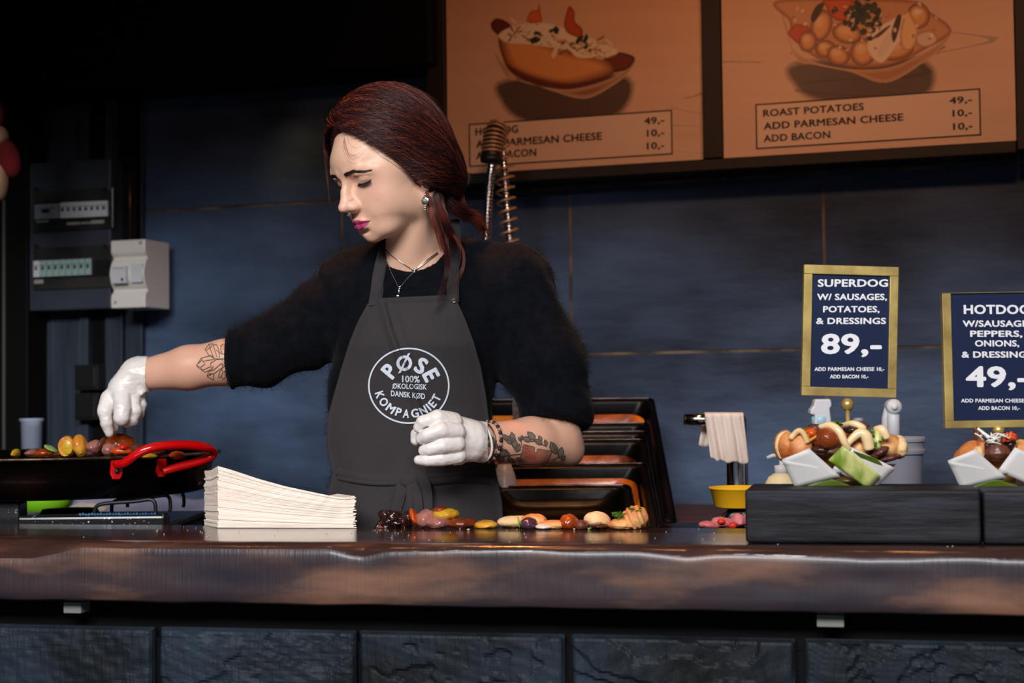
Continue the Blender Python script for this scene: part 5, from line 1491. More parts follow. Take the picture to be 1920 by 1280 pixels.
def torso_field(fd, grow, ztop, zbot, k=.02):
    def fn(X, Y, Z):
        cx, cy, w, d = tor(Z)
        w = w+grow; d = d+grow
        q = np.sqrt(((X-cx)/w)**2+((Y-cy)/d)**2)
        e = (q-1)*np.minimum(w, d)
        return np.maximum(e, np.maximum(Z-ztop, zbot-Z))
    fd.put(fn, (-.45, 2.5, zbot-.03), (.25, 3.0, ztop+.03), k)

SR = P(664, 540, 2.77); SL = P(975, 545, 2.735)            # shoulders
ER = P(508, 666, 2.75); WR = P(276, 701, 2.79)             # right arm (left in the picture)
EL = P(1046, 828, 2.70); WL = P(884, 828, 2.575)           # left arm
HEAD_AX = HAX
m_skin = mat('skin', (1, 1, 1, 1), .42, vcol=True, sss=.25, ssr=(.006,), bump=.00025, bscale=420, spec=.42, coat=.04)
def body_mesh():
    gx = axis_fine(-.72, .20, hw(0, 0, 0)[0]-.125, hw(0, 0, 0)[0]+.085, .0045, .0013)
    gy = axis_fine(2.46, 2.93, HC[1]-.115, HC[1]+.06, .0045, .0013)
    gz = axis_fine(1.02, 1.86, HC[2]-.135, HC[2]+.10, .0045, .0013)
    fd = Field(gx, gy, gz)
    # trunk, shoulders, arms
    torso_field(fd, -.010, P(0, 470, YT)[2], 1.03, .02)
    fd.cap(SR+np.array((.04, 0, .0)), SR, .055, .050, .03); fd.cap(SL-np.array((.04, 0, 0)), SL, .055, .050, .03)
    fd.cap(SR, ER, .048, .040, .02); fd.cap(SL, EL-np.array((.004, 0, -.02)), .050, .040, .02)
    a = ER+(WR-ER)*.36; a2 = ER+(WR-ER)*.66
    fd.cap(ER, a, .040, .0385, .012); fd.cap(a, a2, .0385, .0375, .012); fd.cap(a2, WR, .0375, .0280, .012)
    fd.cap(WR, P(250, 725, 2.785), .022, .010, .01)
    b = EL+(WL-EL)*.32
    fd.cap(EL, b, .0405, .0400, .012); fd.cap(b, WL, .0400, .0275, .012)
    fd.ell(P(1070, 846, 2.715), (.022, .024, .024), None, .02)
    fd.cap(WL, P(866, 825, 2.54), .024, .010, .01)
    # neck
    nb = P(790, 490, 2.735); nt = hw(0, -.022, -.045)
    fd.cap(nb, nt, .058, .050, .02); fd.cap(P(765, 478, 2.69), hw(.012, .012, -.055), .030, .030, .03)
    fd.cap(P(768, 474, 2.672), hw(.058, -.010, -.035), .012, .014, .02)
    E = lambda c, r, k=.012, op='u', ax=None: fd.ell(hw(*c), np.array(r)*HS, HEAD_AX if ax is None else ax, k, op)
    Cc = lambda a, b, ra, rb=None, k=.008, op='u': fd.cap(hw(*a), hw(*b), ra*HS, (rb if rb is not None else ra)*HS, k, op)
    E((0, -.008, .040), (.072, .093, .082), .0)
    E((0, .030, .045), (.0585, .060, .056), .02)
    E((0, .036, -.012), (.0555, .058, .058), .02)
    E((0, .044, -.052), (.0405, .047, .036), .018)
    for s in (-1, 1):
        E((s*.038, .058, -.012), (.021, .021, .019), .016)
        E((s*.0405, .018, -.047), (.017, .024, .020), .02)
        E((s*.027, .066, -.036), (.022, .022, .024), .018)
        E((s*.044, .042, -.028), (.018, .026, .026), .02)
        E((s*.050, .040, .018), (.016, .03, .022), .02)
    E((0, .080, -.0750), (.0150, .0125, .0115), .016)
    for s in (-1, 1): E((s*.022, .062, -.066), (.019, .022, .016), .016)
    E((0, .076, -.052), (.0235, .0220, .0195), .012)
    E((0, .077, .042), (.042, .018, .022), .02)
    for s in (-1, 1):
        Cc((s*.010, .0905, .0300), (s*.034, .0838, .0325), .0060, .0055, .012)
        Cc((s*.034, .0838, .0325), (s*.051, .067, .0245), .0055, .0045, .012)
        E((s*.0305, .0990, .0175), (.0175, .0125, .0090), .010, 's')
        E((s*.013, .100, .010), (.006, .012, .009), .008, 's')
        # eyelids closed over the down-turned eye
        E((s*.0310, .0742, .0170), (.0150, .0132, .0110), .005)
        Cc((s*.0180, .0860, .0245), (s*.0310, .0885, .0262), .0022, .0022, .007)
        Cc((s*.0310, .0885, .0262), (s*.0455, .0790, .0230), .0022, .0022, .007)
        # groove of the crease and of the lash line
        Cc((s*.0185, .0880, .0220), (s*.0310, .0895, .0235), .0008, .0008, .002, 's')
        Cc((s*.0310, .0895, .0235), (s*.0445, .0805, .0200), .0008, .0008, .002, 's')
        Cc((s*.0195, .0865, .0105), (s*.0310, .0880, .0088), .0010, .0010, .0015, 's')
        Cc((s*.0310, .0880, .0088), (s*.0440, .0800, .0110), .0010, .0010, .0015, 's')
    # nose
    Cc((0, .0900, .026), (0, .1020, .003), .0060, .0056, .009)
    Cc((0, .1020, .003), (0, .1125, -.0150), .0056, .0066, .007)
    E((0, .1142, -.0180), (.0078, .0080, .0070), .006)
    E((0, .0985, -.0150), (.0110, .012, .012), .010)
    for s in (-1, 1):
        E((s*.0100, .0995, -.0222), (.0058, .0085, .0056), .009)
        E((s*.0050, .1045, -.0288), (.0024, .0042, .0022), .0015, 's')
    Cc((0, .1075, -.0235), (0, .0985, -.0300), .0030, .0028, .004)
    # philtrum and lips
    Cc((0, .1000, -.0350), (0, .1000, -.0410), .0020, .0020, .004, 's')
    for s in (-1, 1):
        Cc((s*.0025, .0990, -.0452), (s*.0110, .0965, -.0460), .0042, .0036, .0035)
        Cc((s*.0110, .0965, -.0460), (s*.0215, .0885, -.0492), .0036, .0018, .0035)
        Cc((0, .0975, -.0550), (s*.0100, .0955, -.0545), .0050, .0044, .0035)
        Cc((s*.0100, .0955, -.0545), (s*.0205, .0880, -.0508), .0044, .0018, .0035)
        Cc((0, .1040, -.0500), (s*.0100, .1005, -.0498), .0011, .0011, .0015, 's')
        Cc((s*.0100, .1005, -.0498), (s*.0235, .0905, -.0502), .0011, .0009, .0015, 's')
    E((0, .0945, -.0645), (.014, .0055, .0035), .006, 's')
    # ears
    for s in (-1, 1):
        E((s*.0715, -.004, -.002), (.0055, .0165, .0270), .004)
        E((s*.0705, .003, -.0275), (.0050, .0075, .0095), .005)
        E((s*.0765, .000, .003), (.0040, .0095, .0150), .004, 's')
    V, Fq = fd.mesh()
    L = hloc(V)
    c = np.tile(np.array(srgb(230, 184, 156)[:3]), (len(V), 1))
    def mixc(col, m):
        nonlocal c
        m = np.clip(m, 0, 1)[:, None]; c = c*(1-m)+np.array(srgb(*col)[:3])*m
    def g(cx, cy, cz, rx, ry, rz): return np.exp(-(((L[:, 0]-cx)/rx)**2+((L[:, 1]-cy)/ry)**2+((L[:, 2]-cz)/rz)**2))
    inhead = (L[:, 2] > -.10)
    for s in (-1, 1):
        mixc((212, 150, 138), .45*g(s*.040, .068, -.012, .020, .03, .018)*inhead)
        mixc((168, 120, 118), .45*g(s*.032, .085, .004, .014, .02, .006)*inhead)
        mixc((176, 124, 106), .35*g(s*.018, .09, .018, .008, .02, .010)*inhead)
    mixc((222, 166, 156), .5*g(0, .112, -.018, .011, .012, .011)*inhead)
    # lips: band around the mouth line
    ax_ = np.abs(L[:, 0]); zc = -.0502; up = -.0502+.0085*np.clip(1-(ax_/.0235)**1.6, 0, 1)-.0012*np.exp(-(ax_/.0025)**2); lo = -.0502-.0105*np.clip(1-(ax_/.0225)**2, 0, 1)
    lip = np.clip((up-L[:, 2])/.0009+.5, 0, 1)*np.clip((L[:, 2]-lo)/.0009+.5, 0, 1)*(ax_ < .0235)*(L[:, 1] > .082)
    mixc((178, 42, 104), lip*.95)
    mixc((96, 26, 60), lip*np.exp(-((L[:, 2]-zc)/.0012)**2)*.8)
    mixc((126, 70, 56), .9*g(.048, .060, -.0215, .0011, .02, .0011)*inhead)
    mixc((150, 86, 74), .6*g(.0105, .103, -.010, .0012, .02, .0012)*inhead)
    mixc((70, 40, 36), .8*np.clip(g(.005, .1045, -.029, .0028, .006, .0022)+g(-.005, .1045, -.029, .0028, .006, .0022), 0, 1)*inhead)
    # forearms a little redder than the face
    arm = np.clip((1.47-V[:, 2])/.05, 0, 1)
    mixc((218, 166, 140), arm*.8)
    return V, Fq, c
WB = np.array((P(778, 990, 2.73)[0], 2.73, .13))
person = empty('person', WB, 'woman with dark red tied-back hair, black sweater, brown apron and white gloves, looking down', 'person')
bV, bF, bC = body_mesh()
body = mkobj('body', bV, bF, m_skin, person, True, col=bC)
md = body.modifiers.new('relax', 'SMOOTH'); md.factor = .5; md.iterations = 3

# ---------------------------------------------------------------- eyes details: lashes and brows
m_hairdk = mat('dark_brow_hair', srgb(52, 34, 32), .5)
_bt = None
def body_tree():
    global _bt
    if _bt is None: _bt = BVHTree.FromPolygons(bV.tolist(), bF.tolist())
    return _bt
def head_hit(x, z, y=.14):
    """point of the face surface at local (x,z)"""
    o = hw(x, y, z); h = body_tree().ray_cast(Vector(o), Vector(-hf), .2)
    return (np.array(h[0]), np.array(h[1])) if h[0] is not None else (o-hf*.05, hf)
def strands(paths, r0, name, m, parent, seed=0, taper=.3, kind='stuff', n=3, cols=None):
    """hair-like fibres: list of (k,3) arrays -> one mesh of thin three-sided tubes"""
    VV, FF, base = [], [], 0
    for p in paths:
        p = np.asarray(p); k = len(p)
        t = np.gradient(p, axis=0); t /= np.linalg.norm(t, axis=1)[:, None]+1e-12
        ref = np.array((.31, .52, .8)); x = np.cross(t, ref); x /= np.linalg.norm(x, axis=1)[:, None]+1e-12; y = np.cross(t, x)
        rad = (r0*(1-(1-taper)*np.linspace(0, 1, k)**2))[:, None]
        ring = [p+(x*math.cos(a)+y*math.sin(a))*rad for a in np.arange(n)*2*PI/n]
        VV.append(np.stack(ring, 1).reshape(-1, 3))
        i = np.arange(k-1)[:, None]*n; j = np.arange(n)[None, :]; j2 = (j+1) % n
        FF.append(base+np.stack([i+j, i+j2, i+n+j2, i+n+j], -1).reshape(-1, 4)); base += k*n
    cc = None if cols is None else np.concatenate([np.tile(c_, (len(v_), 1)) for c_, v_ in zip(cols, VV)])
    o = mkobj(name, np.concatenate(VV), np.concatenate(FF), m, parent, True, col=cc)
    if kind: o['kind'] = kind
    return o
rg = np.random.default_rng(12)
for s in (-1, 1):
    paths = []
    for k in range(420):
        t = rg.uniform(0, 1); x = s*(.0105+.036*t); z = .0285+.0036*math.sin(min(1, t*1.15)*PI*.62)-.0060*max(0, t-.5)/.5+rg.normal()*.00145*(1-.65*t)
        a, nn = head_hit(x, z); dx = s*(.004+.004*t); dz = .0022*(1-1.6*t)
        b, _ = head_hit(x+dx*.5, z+dz*.5); c_, _ = head_hit(x+dx, z+dz)
        paths.append([a+nn*.0003, b+nn*.0008, c_+nn*.0006])
    strands(paths, .00028, 'eyebrow', m_hairdk, person)
    paths = []
    for k in range(80):
        t = k/79; x = s*(.0195+.0250*t); z = .0105-.0018*math.sin(t*PI)+.0006*t
        a, nn = head_hit(x, z)
        d = hf*.55-hu*.62+hl*s*(.15+.5*t); L_ = .0055+.003*t+rg.uniform(0, .001)
        paths.append([a, a+unit(d)*L_*.5+hf*.0004, a+unit(d+hu*.25)*L_])
        paths.append([a, head_hit(x+s*.0012, z)[0]+nn*.0004, head_hit(x+s*.0024, z)[0]+nn*.0003])
    strands(paths, .00024, 'eyelash', m_hairdk, person)

# ---------------------------------------------------------------- hair
m_hair = mat('dark_red_hair', srgb(44, 16, 15), .36, color2=srgb(104, 44, 34), nscale=26, lo=.40, hi=.74, spec=.45, color3=srgb(62, 24, 24))
m_hairv = mat('dark_red_hair_strands', (1, 1, 1, 1), .42, vcol=True, spec=.5)
m_hair2 = mat('dark_red_hair_base', srgb(34, 16, 17), .5, color2=srgb(62, 28, 28), nscale=40, stretch=(1, 1, 3), bump=.001, bscale=90)
HBALL = [((0, .000, .050), (.0850, .097, .094)), ((0, -.036, .018), (.078, .062, .082)), ((.010, -.062, -.022), (.052, .042, .056)), ((.058, -.010, -.002), (.030, .040, .046)), ((-.058, -.010, -.002), (.026, .040, .046))]
def hair_sd(L):
    d = None
    for c, r in HBALL:
        q = (L-np.array(c)); r = np.array(r)
        k0 = np.linalg.norm(q/r, axis=-1); k1 = np.linalg.norm(q/r**2, axis=-1)+1e-9
        e = k0*(k0-1)/k1
        if d is None: d = e
        else:
            h = np.clip(.5+.5*(d-e)/.02, 0, 1); d = d*(1-h)+e*h-.02*h*(1-h)
    return d
def hairline_y(x, z):
    """front limit of the hair in local y, at height z"""
    zz = np.array([-.06, -.035, -.015, .005, .022, .038, .052, .064, .076, .088, .100, .112, .13])
    near = np.array([-.012, .004, .014, .024, .032, .040, .048, .056, .064, .071, .078, .092, .2])
    far = np.array([.00, .014, .026, .036, .046, .056, .062, .066, .070, .073, .076, .082, .2])
    return np.where(x > 0, np.interp(z, zz, near), np.interp(z, zz, far))
def hair_radius(d):
    """distance from the head centre to the hair surface along unit directions d (local)"""
    c0 = np.array((0, -.01, .03)); lo = np.full(len(d), .03); hi = np.full(len(d), .20)
    for _ in range(22):
        m_ = (lo+hi)/2; s_ = hair_sd(c0+d*m_[:, None])
        lo = np.where(s_ < 0, m_, lo); hi = np.where(s_ < 0, hi, m_)
    return lo
HC0 = np.array((0, -.01, .03))
# base cap under the strands
gl = lin(-.11, .11, .0026); gyl = lin(-.15, .11, .0026); gzl = lin(-.10, .155, .0026)
fd = Field(gl, gyl, gzl)
X, Y, Z = np.meshgrid(gl, gyl, gzl, indexing='ij')
Lg = np.stack([X, Y, Z], -1)
d = hair_sd(Lg)+.003
cut = Y-hairline_y(X, Z)+.002
inner = -(d+.0065)
face = np.maximum(d, cut)
fd.F[:] = face
hV, hF = fd.mesh()
hcap = mkobj('hair', hwv(hV), hF[:, ::-1] if np.linalg.det(HR) < 0 else hF, m_hair2, person, True)
TIE = np.array((.036, -.094, -.046))
def bez(a, b, c, t): return (1-t)**2*a+2*t*(1-t)*b+t*t*c
def surf(dirs, off):
    u_ = dirs/np.linalg.norm(dirs, axis=1)[:, None]
    return HC0+u_*(hair_radius(u_)+off)[:, None]
NS = 15
def flow(seed_l, mid, end, jit, rg, lift=0.0):
    t = np.linspace(0, 1, NS)[:, None]
    a = seed_l-HC0; b = mid-HC0; e = end-HC0
    a, b, e = unit(a), unit(b), unit(e)
    dd = bez(a[None], b[None], e[None], t)
    wob = jit*np.sin(t*rg.uniform(2, 5)+rg.uniform(0, 6))
    dd = dd+wob*rg.normal(size=3)[None]
    return dd
rg = np.random.default_rng(31)
D, offs, lens, cid = [], [], [], []
clumps = [(rg.uniform(0, 1), rg.normal(size=3)*.05, rg.uniform(-.0015, .0060)) for _ in range(150)]
def add_strand(seed_l, mid, end, spread, off, endcut=1.0):
    dd = flow(seed_l, mid, end, .018, rg)
    D.append(dd); offs.append(off); lens.append(endcut); cid.append(int(rg.choice(5, p=(.3, .28, .2, .08, .14))))
NSTR = 9500
for k in range(NSTR):
    near = rg.uniform() < .66
    s = 1 if near else -1
    q = rg.uniform()
    ci = int(rg.integers(0, len(clumps))); _, cj, co = clumps[ci]
    if q < .36:      # hairline from the forehead down to the ear
        t = rg.uniform()**1.0; zs = .108-t*.130
        xs = s*np.interp(t, [0, .12, .3, .55, 1], [.002, .024, .046, .064, .074])
        sd = np.array((xs, float(hairline_y(s*1.0, zs))-.002, zs))
        mid = np.array((s*.11, -.02-.02*t, .085-.12*t))+cj*.3
    else:            # parting running over the top of the head
        t = rg.uniform(); ys = .074-t*.14
        sd = np.array((s*.002+rg.normal()*.002, ys, .12-.0*t))
        mid = np.array((s*.125, ys*.45-.035, .085-.09*rg.uniform(.2, 1)))+cj*.5
    end = TIE+cj*.15+rg.normal(size=3)*.008
    sd = sd+rg.normal(size=3)*.0015
    add_strand(sd, mid, end, 0, co+rg.uniform(-.0012, .0022)+ (.0015 if rg.uniform() < .05 else 0))
D = np.array(D); n_ = len(D)
u_ = D.reshape(-1, 3); u_ = u_/np.linalg.norm(u_, axis=1)[:, None]
R_ = hair_radius(u_).reshape(n_, NS)
off = np.array(offs)[:, None]*np.sin(np.linspace(.12, 1, NS)*PI*.75)[None]
wv = .0018*np.sin(np.linspace(0, 1, NS)[None]*rg.uniform(6, 14, (n_, 1))+rg.uniform(0, 6, (n_, 1)))
PL = HC0+u_.reshape(n_, NS, 3)*(R_+off+wv)[..., None]
HCOL = np.array([srgb(*c)[:3] for c in ((38, 15, 15), (62, 26, 25), (96, 42, 30), (158, 74, 44), (64, 29, 38))])
strands(list(hwv(PL)), .00030, 'hair_strands', m_hairv, hcap, cols=HCOL[np.array(cid) % 5]*RNG.uniform(.75, 1.3, (n_, 1)))
# fly-away hairs
fl_ = []
for k in range(420):
    p = PL[rg.integers(0, n_)].copy(); a = rg.integers(0, NS-5); seg = p[a:a+5]
    out = (seg-HC0); out /= np.linalg.norm(out, axis=1)[:, None]
    seg = seg+out*(np.linspace(0, 1, 5)**1.5*rg.uniform(.002, .011))[:, None]
    fl_.append(hwv(seg))
strands(fl_, .00018, 'flyaway_hair', m_hair, hcap)
# pony tail, and loose strands over ear, neck and chest
m_lock = mat('copper_red_hair', srgb(84, 34, 24), .38, color2=srgb(136, 66, 44), nscale=30)
tie = hwv(TIE)
MB().tube([tie+np.array((.010*math.cos(a), .004*math.sin(a), .012*math.sin(a))) for a in np.linspace(0, 2*PI, 17)[:-1]], .004, 8, closed=True).build('hair_tie', m_blk2, hcap, smooth=True)
def locks(ctrl, n, spread, r0, name, m=m_hair, seed=0, ends=1.0, curl=.0):
    rg = np.random.default_rng(seed); out = []
    C = np.array([P(*c) for c in ctrl]); K = len(C)
    for k in range(n):
        o = rg.normal(size=3)*spread; w = np.linspace(.35, 1, K)[:, None]
        q = C+o[None]*w+rg.normal(size=(K, 3))*spread*.12
        q = np.array(catmull(list(q), 4, False)); m_ = len(q)
        cut = int(m_*rg.uniform(ends*.6, 1)); cut = max(cut, 5)
        if curl: q = q+curl*np.sin(np.linspace(0, 9, m_)+rg.uniform(0, 6))[:, None]*rg.normal(size=3)[None]*.5
        out.append(q[:cut])
    return strands(out, r0, name, m, hcap)
tp = pix(tie)
locks([(tp[0]-14, tp[1]-14, tie[1]-.01), (866, 396, 2.70), (888, 404, 2.715), (903, 420, 2.73), (914, 448, 2.76)], 620, .0062, .00045, 'ponytail', m_lock, 5, .8)
locks([(838, 372, 2.665), (850, 388, 2.67), (868, 398, 2.685), (884, 402, 2.70)], 420, .008, .00045, 'ponytail', m_hair, 15, .8)
locks([(812, 350, 2.615), (822, 385, 2.612), (838, 425, 2.620), (850, 455, 2.640), (846, 480, 2.645)], 240, .0045, .0004, 'hair_lock', m_hair, 6, .75)
locks([(806, 370, 2.600), (815, 402, 2.596), (828, 440, 2.600), (838, 480, 2.612), (838, 515, 2.614), (822, 560, 2.600), (806, 590, 2.596)], 130, .0030, .00032, 'hair_lock', m_hair, 7, .7, .0012)
locks([(800, 362, 2.600), (808, 400, 2.592), (822, 445, 2.596), (832, 480, 2.606)], 120, .0030, .00035, 'hair_lock', m_lock, 8, .7)
locks([(850, 440, 2.625), (868, 470, 2.630), (868, 500, 2.628), (855, 525, 2.622), (850, 560, 2.60), (852, 610, 2.598)], 16, .0035, .00025, 'hair_lock', m_lock, 9, .7, .001)
# wisps on the temple and forehead
tw = []
for k in range(8):
    z0 = rg.uniform(.070, .095); y0 = float(hairline_y(1.0, z0)); a = HC0+unit(np.array((.030+rg.uniform(-.01, .02), y0, z0))-HC0)*.085
    q = []
    for t in np.linspace(0, 1, 7):
        x = .012+.026*rg.uniform(.9, 1.1)*t*1.4+k*.0003; z = z0-.030*math.sin(t*2.1)
        q.append(head_hit(x, z)[0]+hf*.0012+hl*.0006)
    tw.append(np.array(catmull(q, 2, False)))
strands(tw, .00013, 'hair_wisp', m_hair, hcap)
tw = []
for k in range(110):     # thin hair falling beside the far cheek
    t0 = rg.uniform(0, 1); p = []
    for t in np.linspace(0, 1, 8):
        y = 232+t*(70+90*t0); x = 614-5*math.sin(t*2.6)+rg.normal()*.5+6*t0*t
        p.append(P(x-2+4*t0, y, 2.655))
    tw.append(p)
strands(tw, .00035, 'far_side_hair', m_hair, hcap)

# ---------------------------------------------------------------- jewellery
m_silver = mat('silver', srgb(214, 212, 208), .2, 1.0)
er = P(796, 356, 2.583)
ea = MB(); s_ = 2.58/F_PX
ea.tube([er+np.array((0, 0, 0)), er+np.array((.0006, 0, -.004)), er+np.array((0, 0, -.009))], .0007, 6)
erg = ea.build('earring', m_silver, person, smooth=True)
cen = P(797, 376, 2.580)
MB().lathe([(.0030, -.0010), (.0062, -.0012), (.0070, 0), (.0062, .0012), (.0030, .0008)], cen, 24, (-.3, -1, 0)).build('pendant_ring', m_silver, erg, smooth=True)
V, Fc = ico(2); mkobj('pearl', V*.0036+cen+np.array((0, -.0006, 0)), Fc, mat('grey_stone', srgb(150, 146, 138), .3), erg, True)
for dz, rr_ in ((.0095, .0022), (-.0088, .0018), (-.0118, .0026), (-.0150, .0015)):
    V, Fc = ico(2); mkobj('bead', V*rr_+cen+np.array((0, 0, dz)), Fc, m_silver, erg, True)
nr_ = hw(.0015, .1100, -.0290)
MB().tube([nr_+hl*(.0058*math.cos(a))*1.0+hf*(.001*math.cos(a))+(hu*.0052)*math.sin(a)*1.0-hu*.001 for a in np.linspace(-PI*1.12, PI*.12, 20)], .0008, 8).build('septum_ring', m_silver, person, smooth=True)
for (x, z, r_) in ((.0020, -.0515, .0014), (.0025, -.0640, .0016)):
    p, nn = head_hit(x, z); V, Fc = ico(2); mkobj('lip_stud', V*r_+p+nn*.0008, Fc, m_silver, person, True)

# ---------------------------------------------------------------- sweater
m_knit = mat('black_fuzzy_knit', srgb(7, 9, 14), .95, color2=srgb(13, 15, 22), nscale=60, bump=.0012, bscale=180, sheen=.04, spec=.12)
gx = lin(-.56, .20, .0042); gy = lin(2.50, 2.93, .0042); gz = lin(1.03, 1.585, .0042)
fd = Field(gx, gy, gz)
ztop = P(800, 478, 2.70)[2]
torso_field(fd, .0, ztop+.02, 1.045, .02)
fd.cap(P(720, 505, 2.76), P(668, 542, 2.77), .052, .066, .03)
fd.cap(P(668, 545, 2.77), P(560, 625, 2.755), .066, .060, .03)
fd.cap(P(560, 625, 2.755), P(490, 662, 2.75), .058, .056, .02)
fd.cap(P(490, 662, 2.75), P(436, 676, 2.755), .056, .046, .015)
fd.ell(P(600, 620, 2.76), (.05, .05, .045), None, .03)
fd.cap(P(880, 500, 2.75), P(965, 530, 2.74), .050, .062, .035)
fd.cap(P(960, 540, 2.735), P(1020, 680, 2.71), .066, .068, .03)
fd.cap(P(1020, 680, 2.71), P(1042, 770, 2.70), .068, .060, .025)
fd.cap(P(1042, 770, 2.70), P(1048, 812, 2.70), .060, .052, .02)
# folds
X, Y, Z = fd.g[0][:, None, None], fd.g[1][None, :, None], fd.g[2][None, None, :]
band = np.abs(fd.F) < .02
idx = np.argwhere(band)
pp = np.stack([fd.g[0][idx[:, 0]], fd.g[1][idx[:, 1]], fd.g[2][idx[:, 2]]], 1)
arm = np.clip((np.abs(pp[:, 0]-(-.16))-.12)/.05, 0, 1)
dis = .0030*vnoise(pp*np.array((1.5, 1, 1)), 26, 3)*arm+.0016*vnoise(pp, 60, 4)
dis += .004*arm*np.sin(vnoise(pp, 13, 9)*5+pp[:, 2]*60+pp[:, 0]*90)*.6
fd.F[idx[:, 0], idx[:, 1], idx[:, 2]] += dis.astype(np.float32)
# openings: neck, both sleeve ends
nb = P(785, 484, 2.735)
fd.cap(P(779, 470, 2.700), P(790, 400, 2.70), .050, .085, .004, 's')
hemR = P(427, 676, 2.75)
def pl_sub(p0, n, lo, hi):
    n = unit(n); fd.put(lambda X, Y, Z: -((X-p0[0])*n[0]+(Y-p0[1])*n[1]+(Z-p0[2])*n[2]), lo, hi, .003, 's')
pl_sub(hemR, (-1, 0, -.05), (-.60, 2.5, 1.2), (hemR[0]+.03, 3.0, 1.6))
p0 = P(1030, 790, 2.68)
pl_sub(p0, (-.10, -.30, -1), (P(955, 0, 2.7)[0], 2.5, 1.02), (.2, 2.93, 1.31))
sV, sF = fd.mesh()
sweater = mkobj('sweater', sV, sF, m_knit, person, True)
md = sweater.modifiers.new('relax', 'SMOOTH'); md.factor = .5; md.iterations = 2
s_tree = BVHTree.FromPolygons(sV.tolist(), sF.tolist())
# collar and sleeve hems
def ring_on(tree, c, ax1, ax2, r0, n=48, inward=True):
    out = []
    for a in np.linspace(0, 2*PI, n+1)[:-1]:
        d = ax1*math.cos(a)+ax2*math.sin(a); h = tree.ray_cast(Vector(c+d*r0), Vector(-d), r0*1.2)
        out.append(np.array(h[0]) if h[0] is not None else c+d*.045)
    return out
# fuzz
rg = np.random.default_rng(77)
f4 = sV[sF]; ar = np.linalg.norm(np.cross(f4[:, 1]-f4[:, 0], f4[:, 2]-f4[:, 0]), axis=1); cdf = np.cumsum(ar)/ar.sum()
NF = 26000
fi = np.searchsorted(cdf, rg.uniform(size=NF)); q4 = f4[fi]
a, b = rg.uniform(size=(NF, 1)), rg.uniform(size=(NF, 1))
pp = q4[:, 0]*(1-a)*(1-b)+q4[:, 1]*a*(1-b)+q4[:, 2]*a*b+q4[:, 3]*(1-a)*b
nn = np.cross(q4[:, 1]-q4[:, 0], q4[:, 2]-q4[:, 0]); nn /= np.linalg.norm(nn, axis=1)[:, None]+1e-12
keep = nn[:, 1] < .5
pp, nn = pp[keep], nn[keep]
tg = rg.normal(size=pp.shape); L_ = rg.uniform(.003, .009, (len(pp), 1))
p1 = pp+(nn*.8+tg*.35)*L_*.6; p2 = pp+(nn*.7+tg*.8-np.array((0, 0, .4)))*L_
strands(list(np.stack([pp, p1, p2], 1)), .00016, 'sweater_fuzz', m_knit, sweater)

# ---------------------------------------------------------------- trousers and shoes (below the counter)
m_jean = mat('dark_trousers', srgb(26, 26, 30), .9)
mb = MB()
for s in (-1, 1):
    cx = WB[0]+s*.075
    mb.tube([(cx, 2.735, 1.05), (cx, 2.735, .92), (cx+s*.005, 2.735, .60), (cx+s*.008, 2.745, .19)], [.085, .095, .065, .05], 18)
mb.build('trousers', m_jean, person, smooth=True)
for s in (-1, 1):
    V, Fc = blob((WB[0]+s*.085, 2.70, .168), (.042, .12, .038), None, 3, .03, 1); V[:, 2] = np.maximum(V[:, 2], .131)
    mkobj('shoe', V, Fc, m_blk2, person, True)

# ---------------------------------------------------------------- apron
m_apron = mat('dark_brown_apron_cloth', srgb(42, 39, 41), .85, color2=srgb(48, 44, 46), nscale=5, bump=.0004, bscale=500, sheen=.1)
def tfront(X, Z, grow=.006):
    cx, cy, w, d = tor(Z); w = w+grow+.012; d = d+grow
    q = np.clip(np.abs(X-cx)/w, 0, 1)
    base = cy-d*math.sqrt(max(0., 1-q*q))
    h = s_tree.ray_cast(Vector((X, 2.3, Z)), Vector((0, 1, 0)), .8)
    if h[0] is not None and q < .97: base = min(base, h[0][1]-.004)
    return base
aL = [(552, 702), (562, 690), (600, 672), (640, 656), (690, 640), (740, 626), (780, 615), (820, 612), (860, 617), (885, 624), (905, 619), (940, 611), (990, 606), (1040, 604)]
aR = [(552, 855), (562, 856), (600, 873), (640, 888), (690, 902), (740, 911), (780, 916), (820, 920), (860, 925), (885, 930), (905, 934), (940, 941), (990, 944), (1040, 946)]
def fold(px, py):
    """cloth relief: pleat from the top edge down over the print, creases at waist and skirt"""
    f = 0.0
    xl = np.interp(py, [552, 620, 700, 760, 840, 900], [715, 733, 763, 785, 800, 800])
    dx = px-xl; amp = np.interp(py, [552, 640, 760, 860], [.006, .008, .006, .001])
    f += amp*(np.exp(-(dx/9)**2) if dx < 0 else math.exp(-(dx/3.5)**2))-amp*.8*math.exp(-((dx-13)/9)**2)
    f += .0030*math.exp(-((py-640)/60)**2)*math.sin((px+py*.35)/23.)*math.exp(-((px-690)/60)**2)
    f += .0035*np.clip((py-800)/60, 0, 1)*math.sin((px-760)/19.+(py-880)/60)*np.clip(1-abs(py-888)/70, 0, 1)
    f += .0045*np.clip((py-905)/40, 0, 1)*math.sin((px-730)/15.+math.sin(py/40))*math.exp(-((px-770)/75)**2)
    f += .003*np.clip((py-905)/40, 0, 1)*math.exp(-((px-640)/4)**2)
    f += .0012*vnoise(np.array((px/40., py/55., 0)), 1.0, 3)
    return f
nv, nu = 118, 96
ysr = np.concatenate([np.linspace(552, 1040, nv)])
G = np.zeros((nv, nu, 3)); PXG = np.zeros((nv, nu, 2))
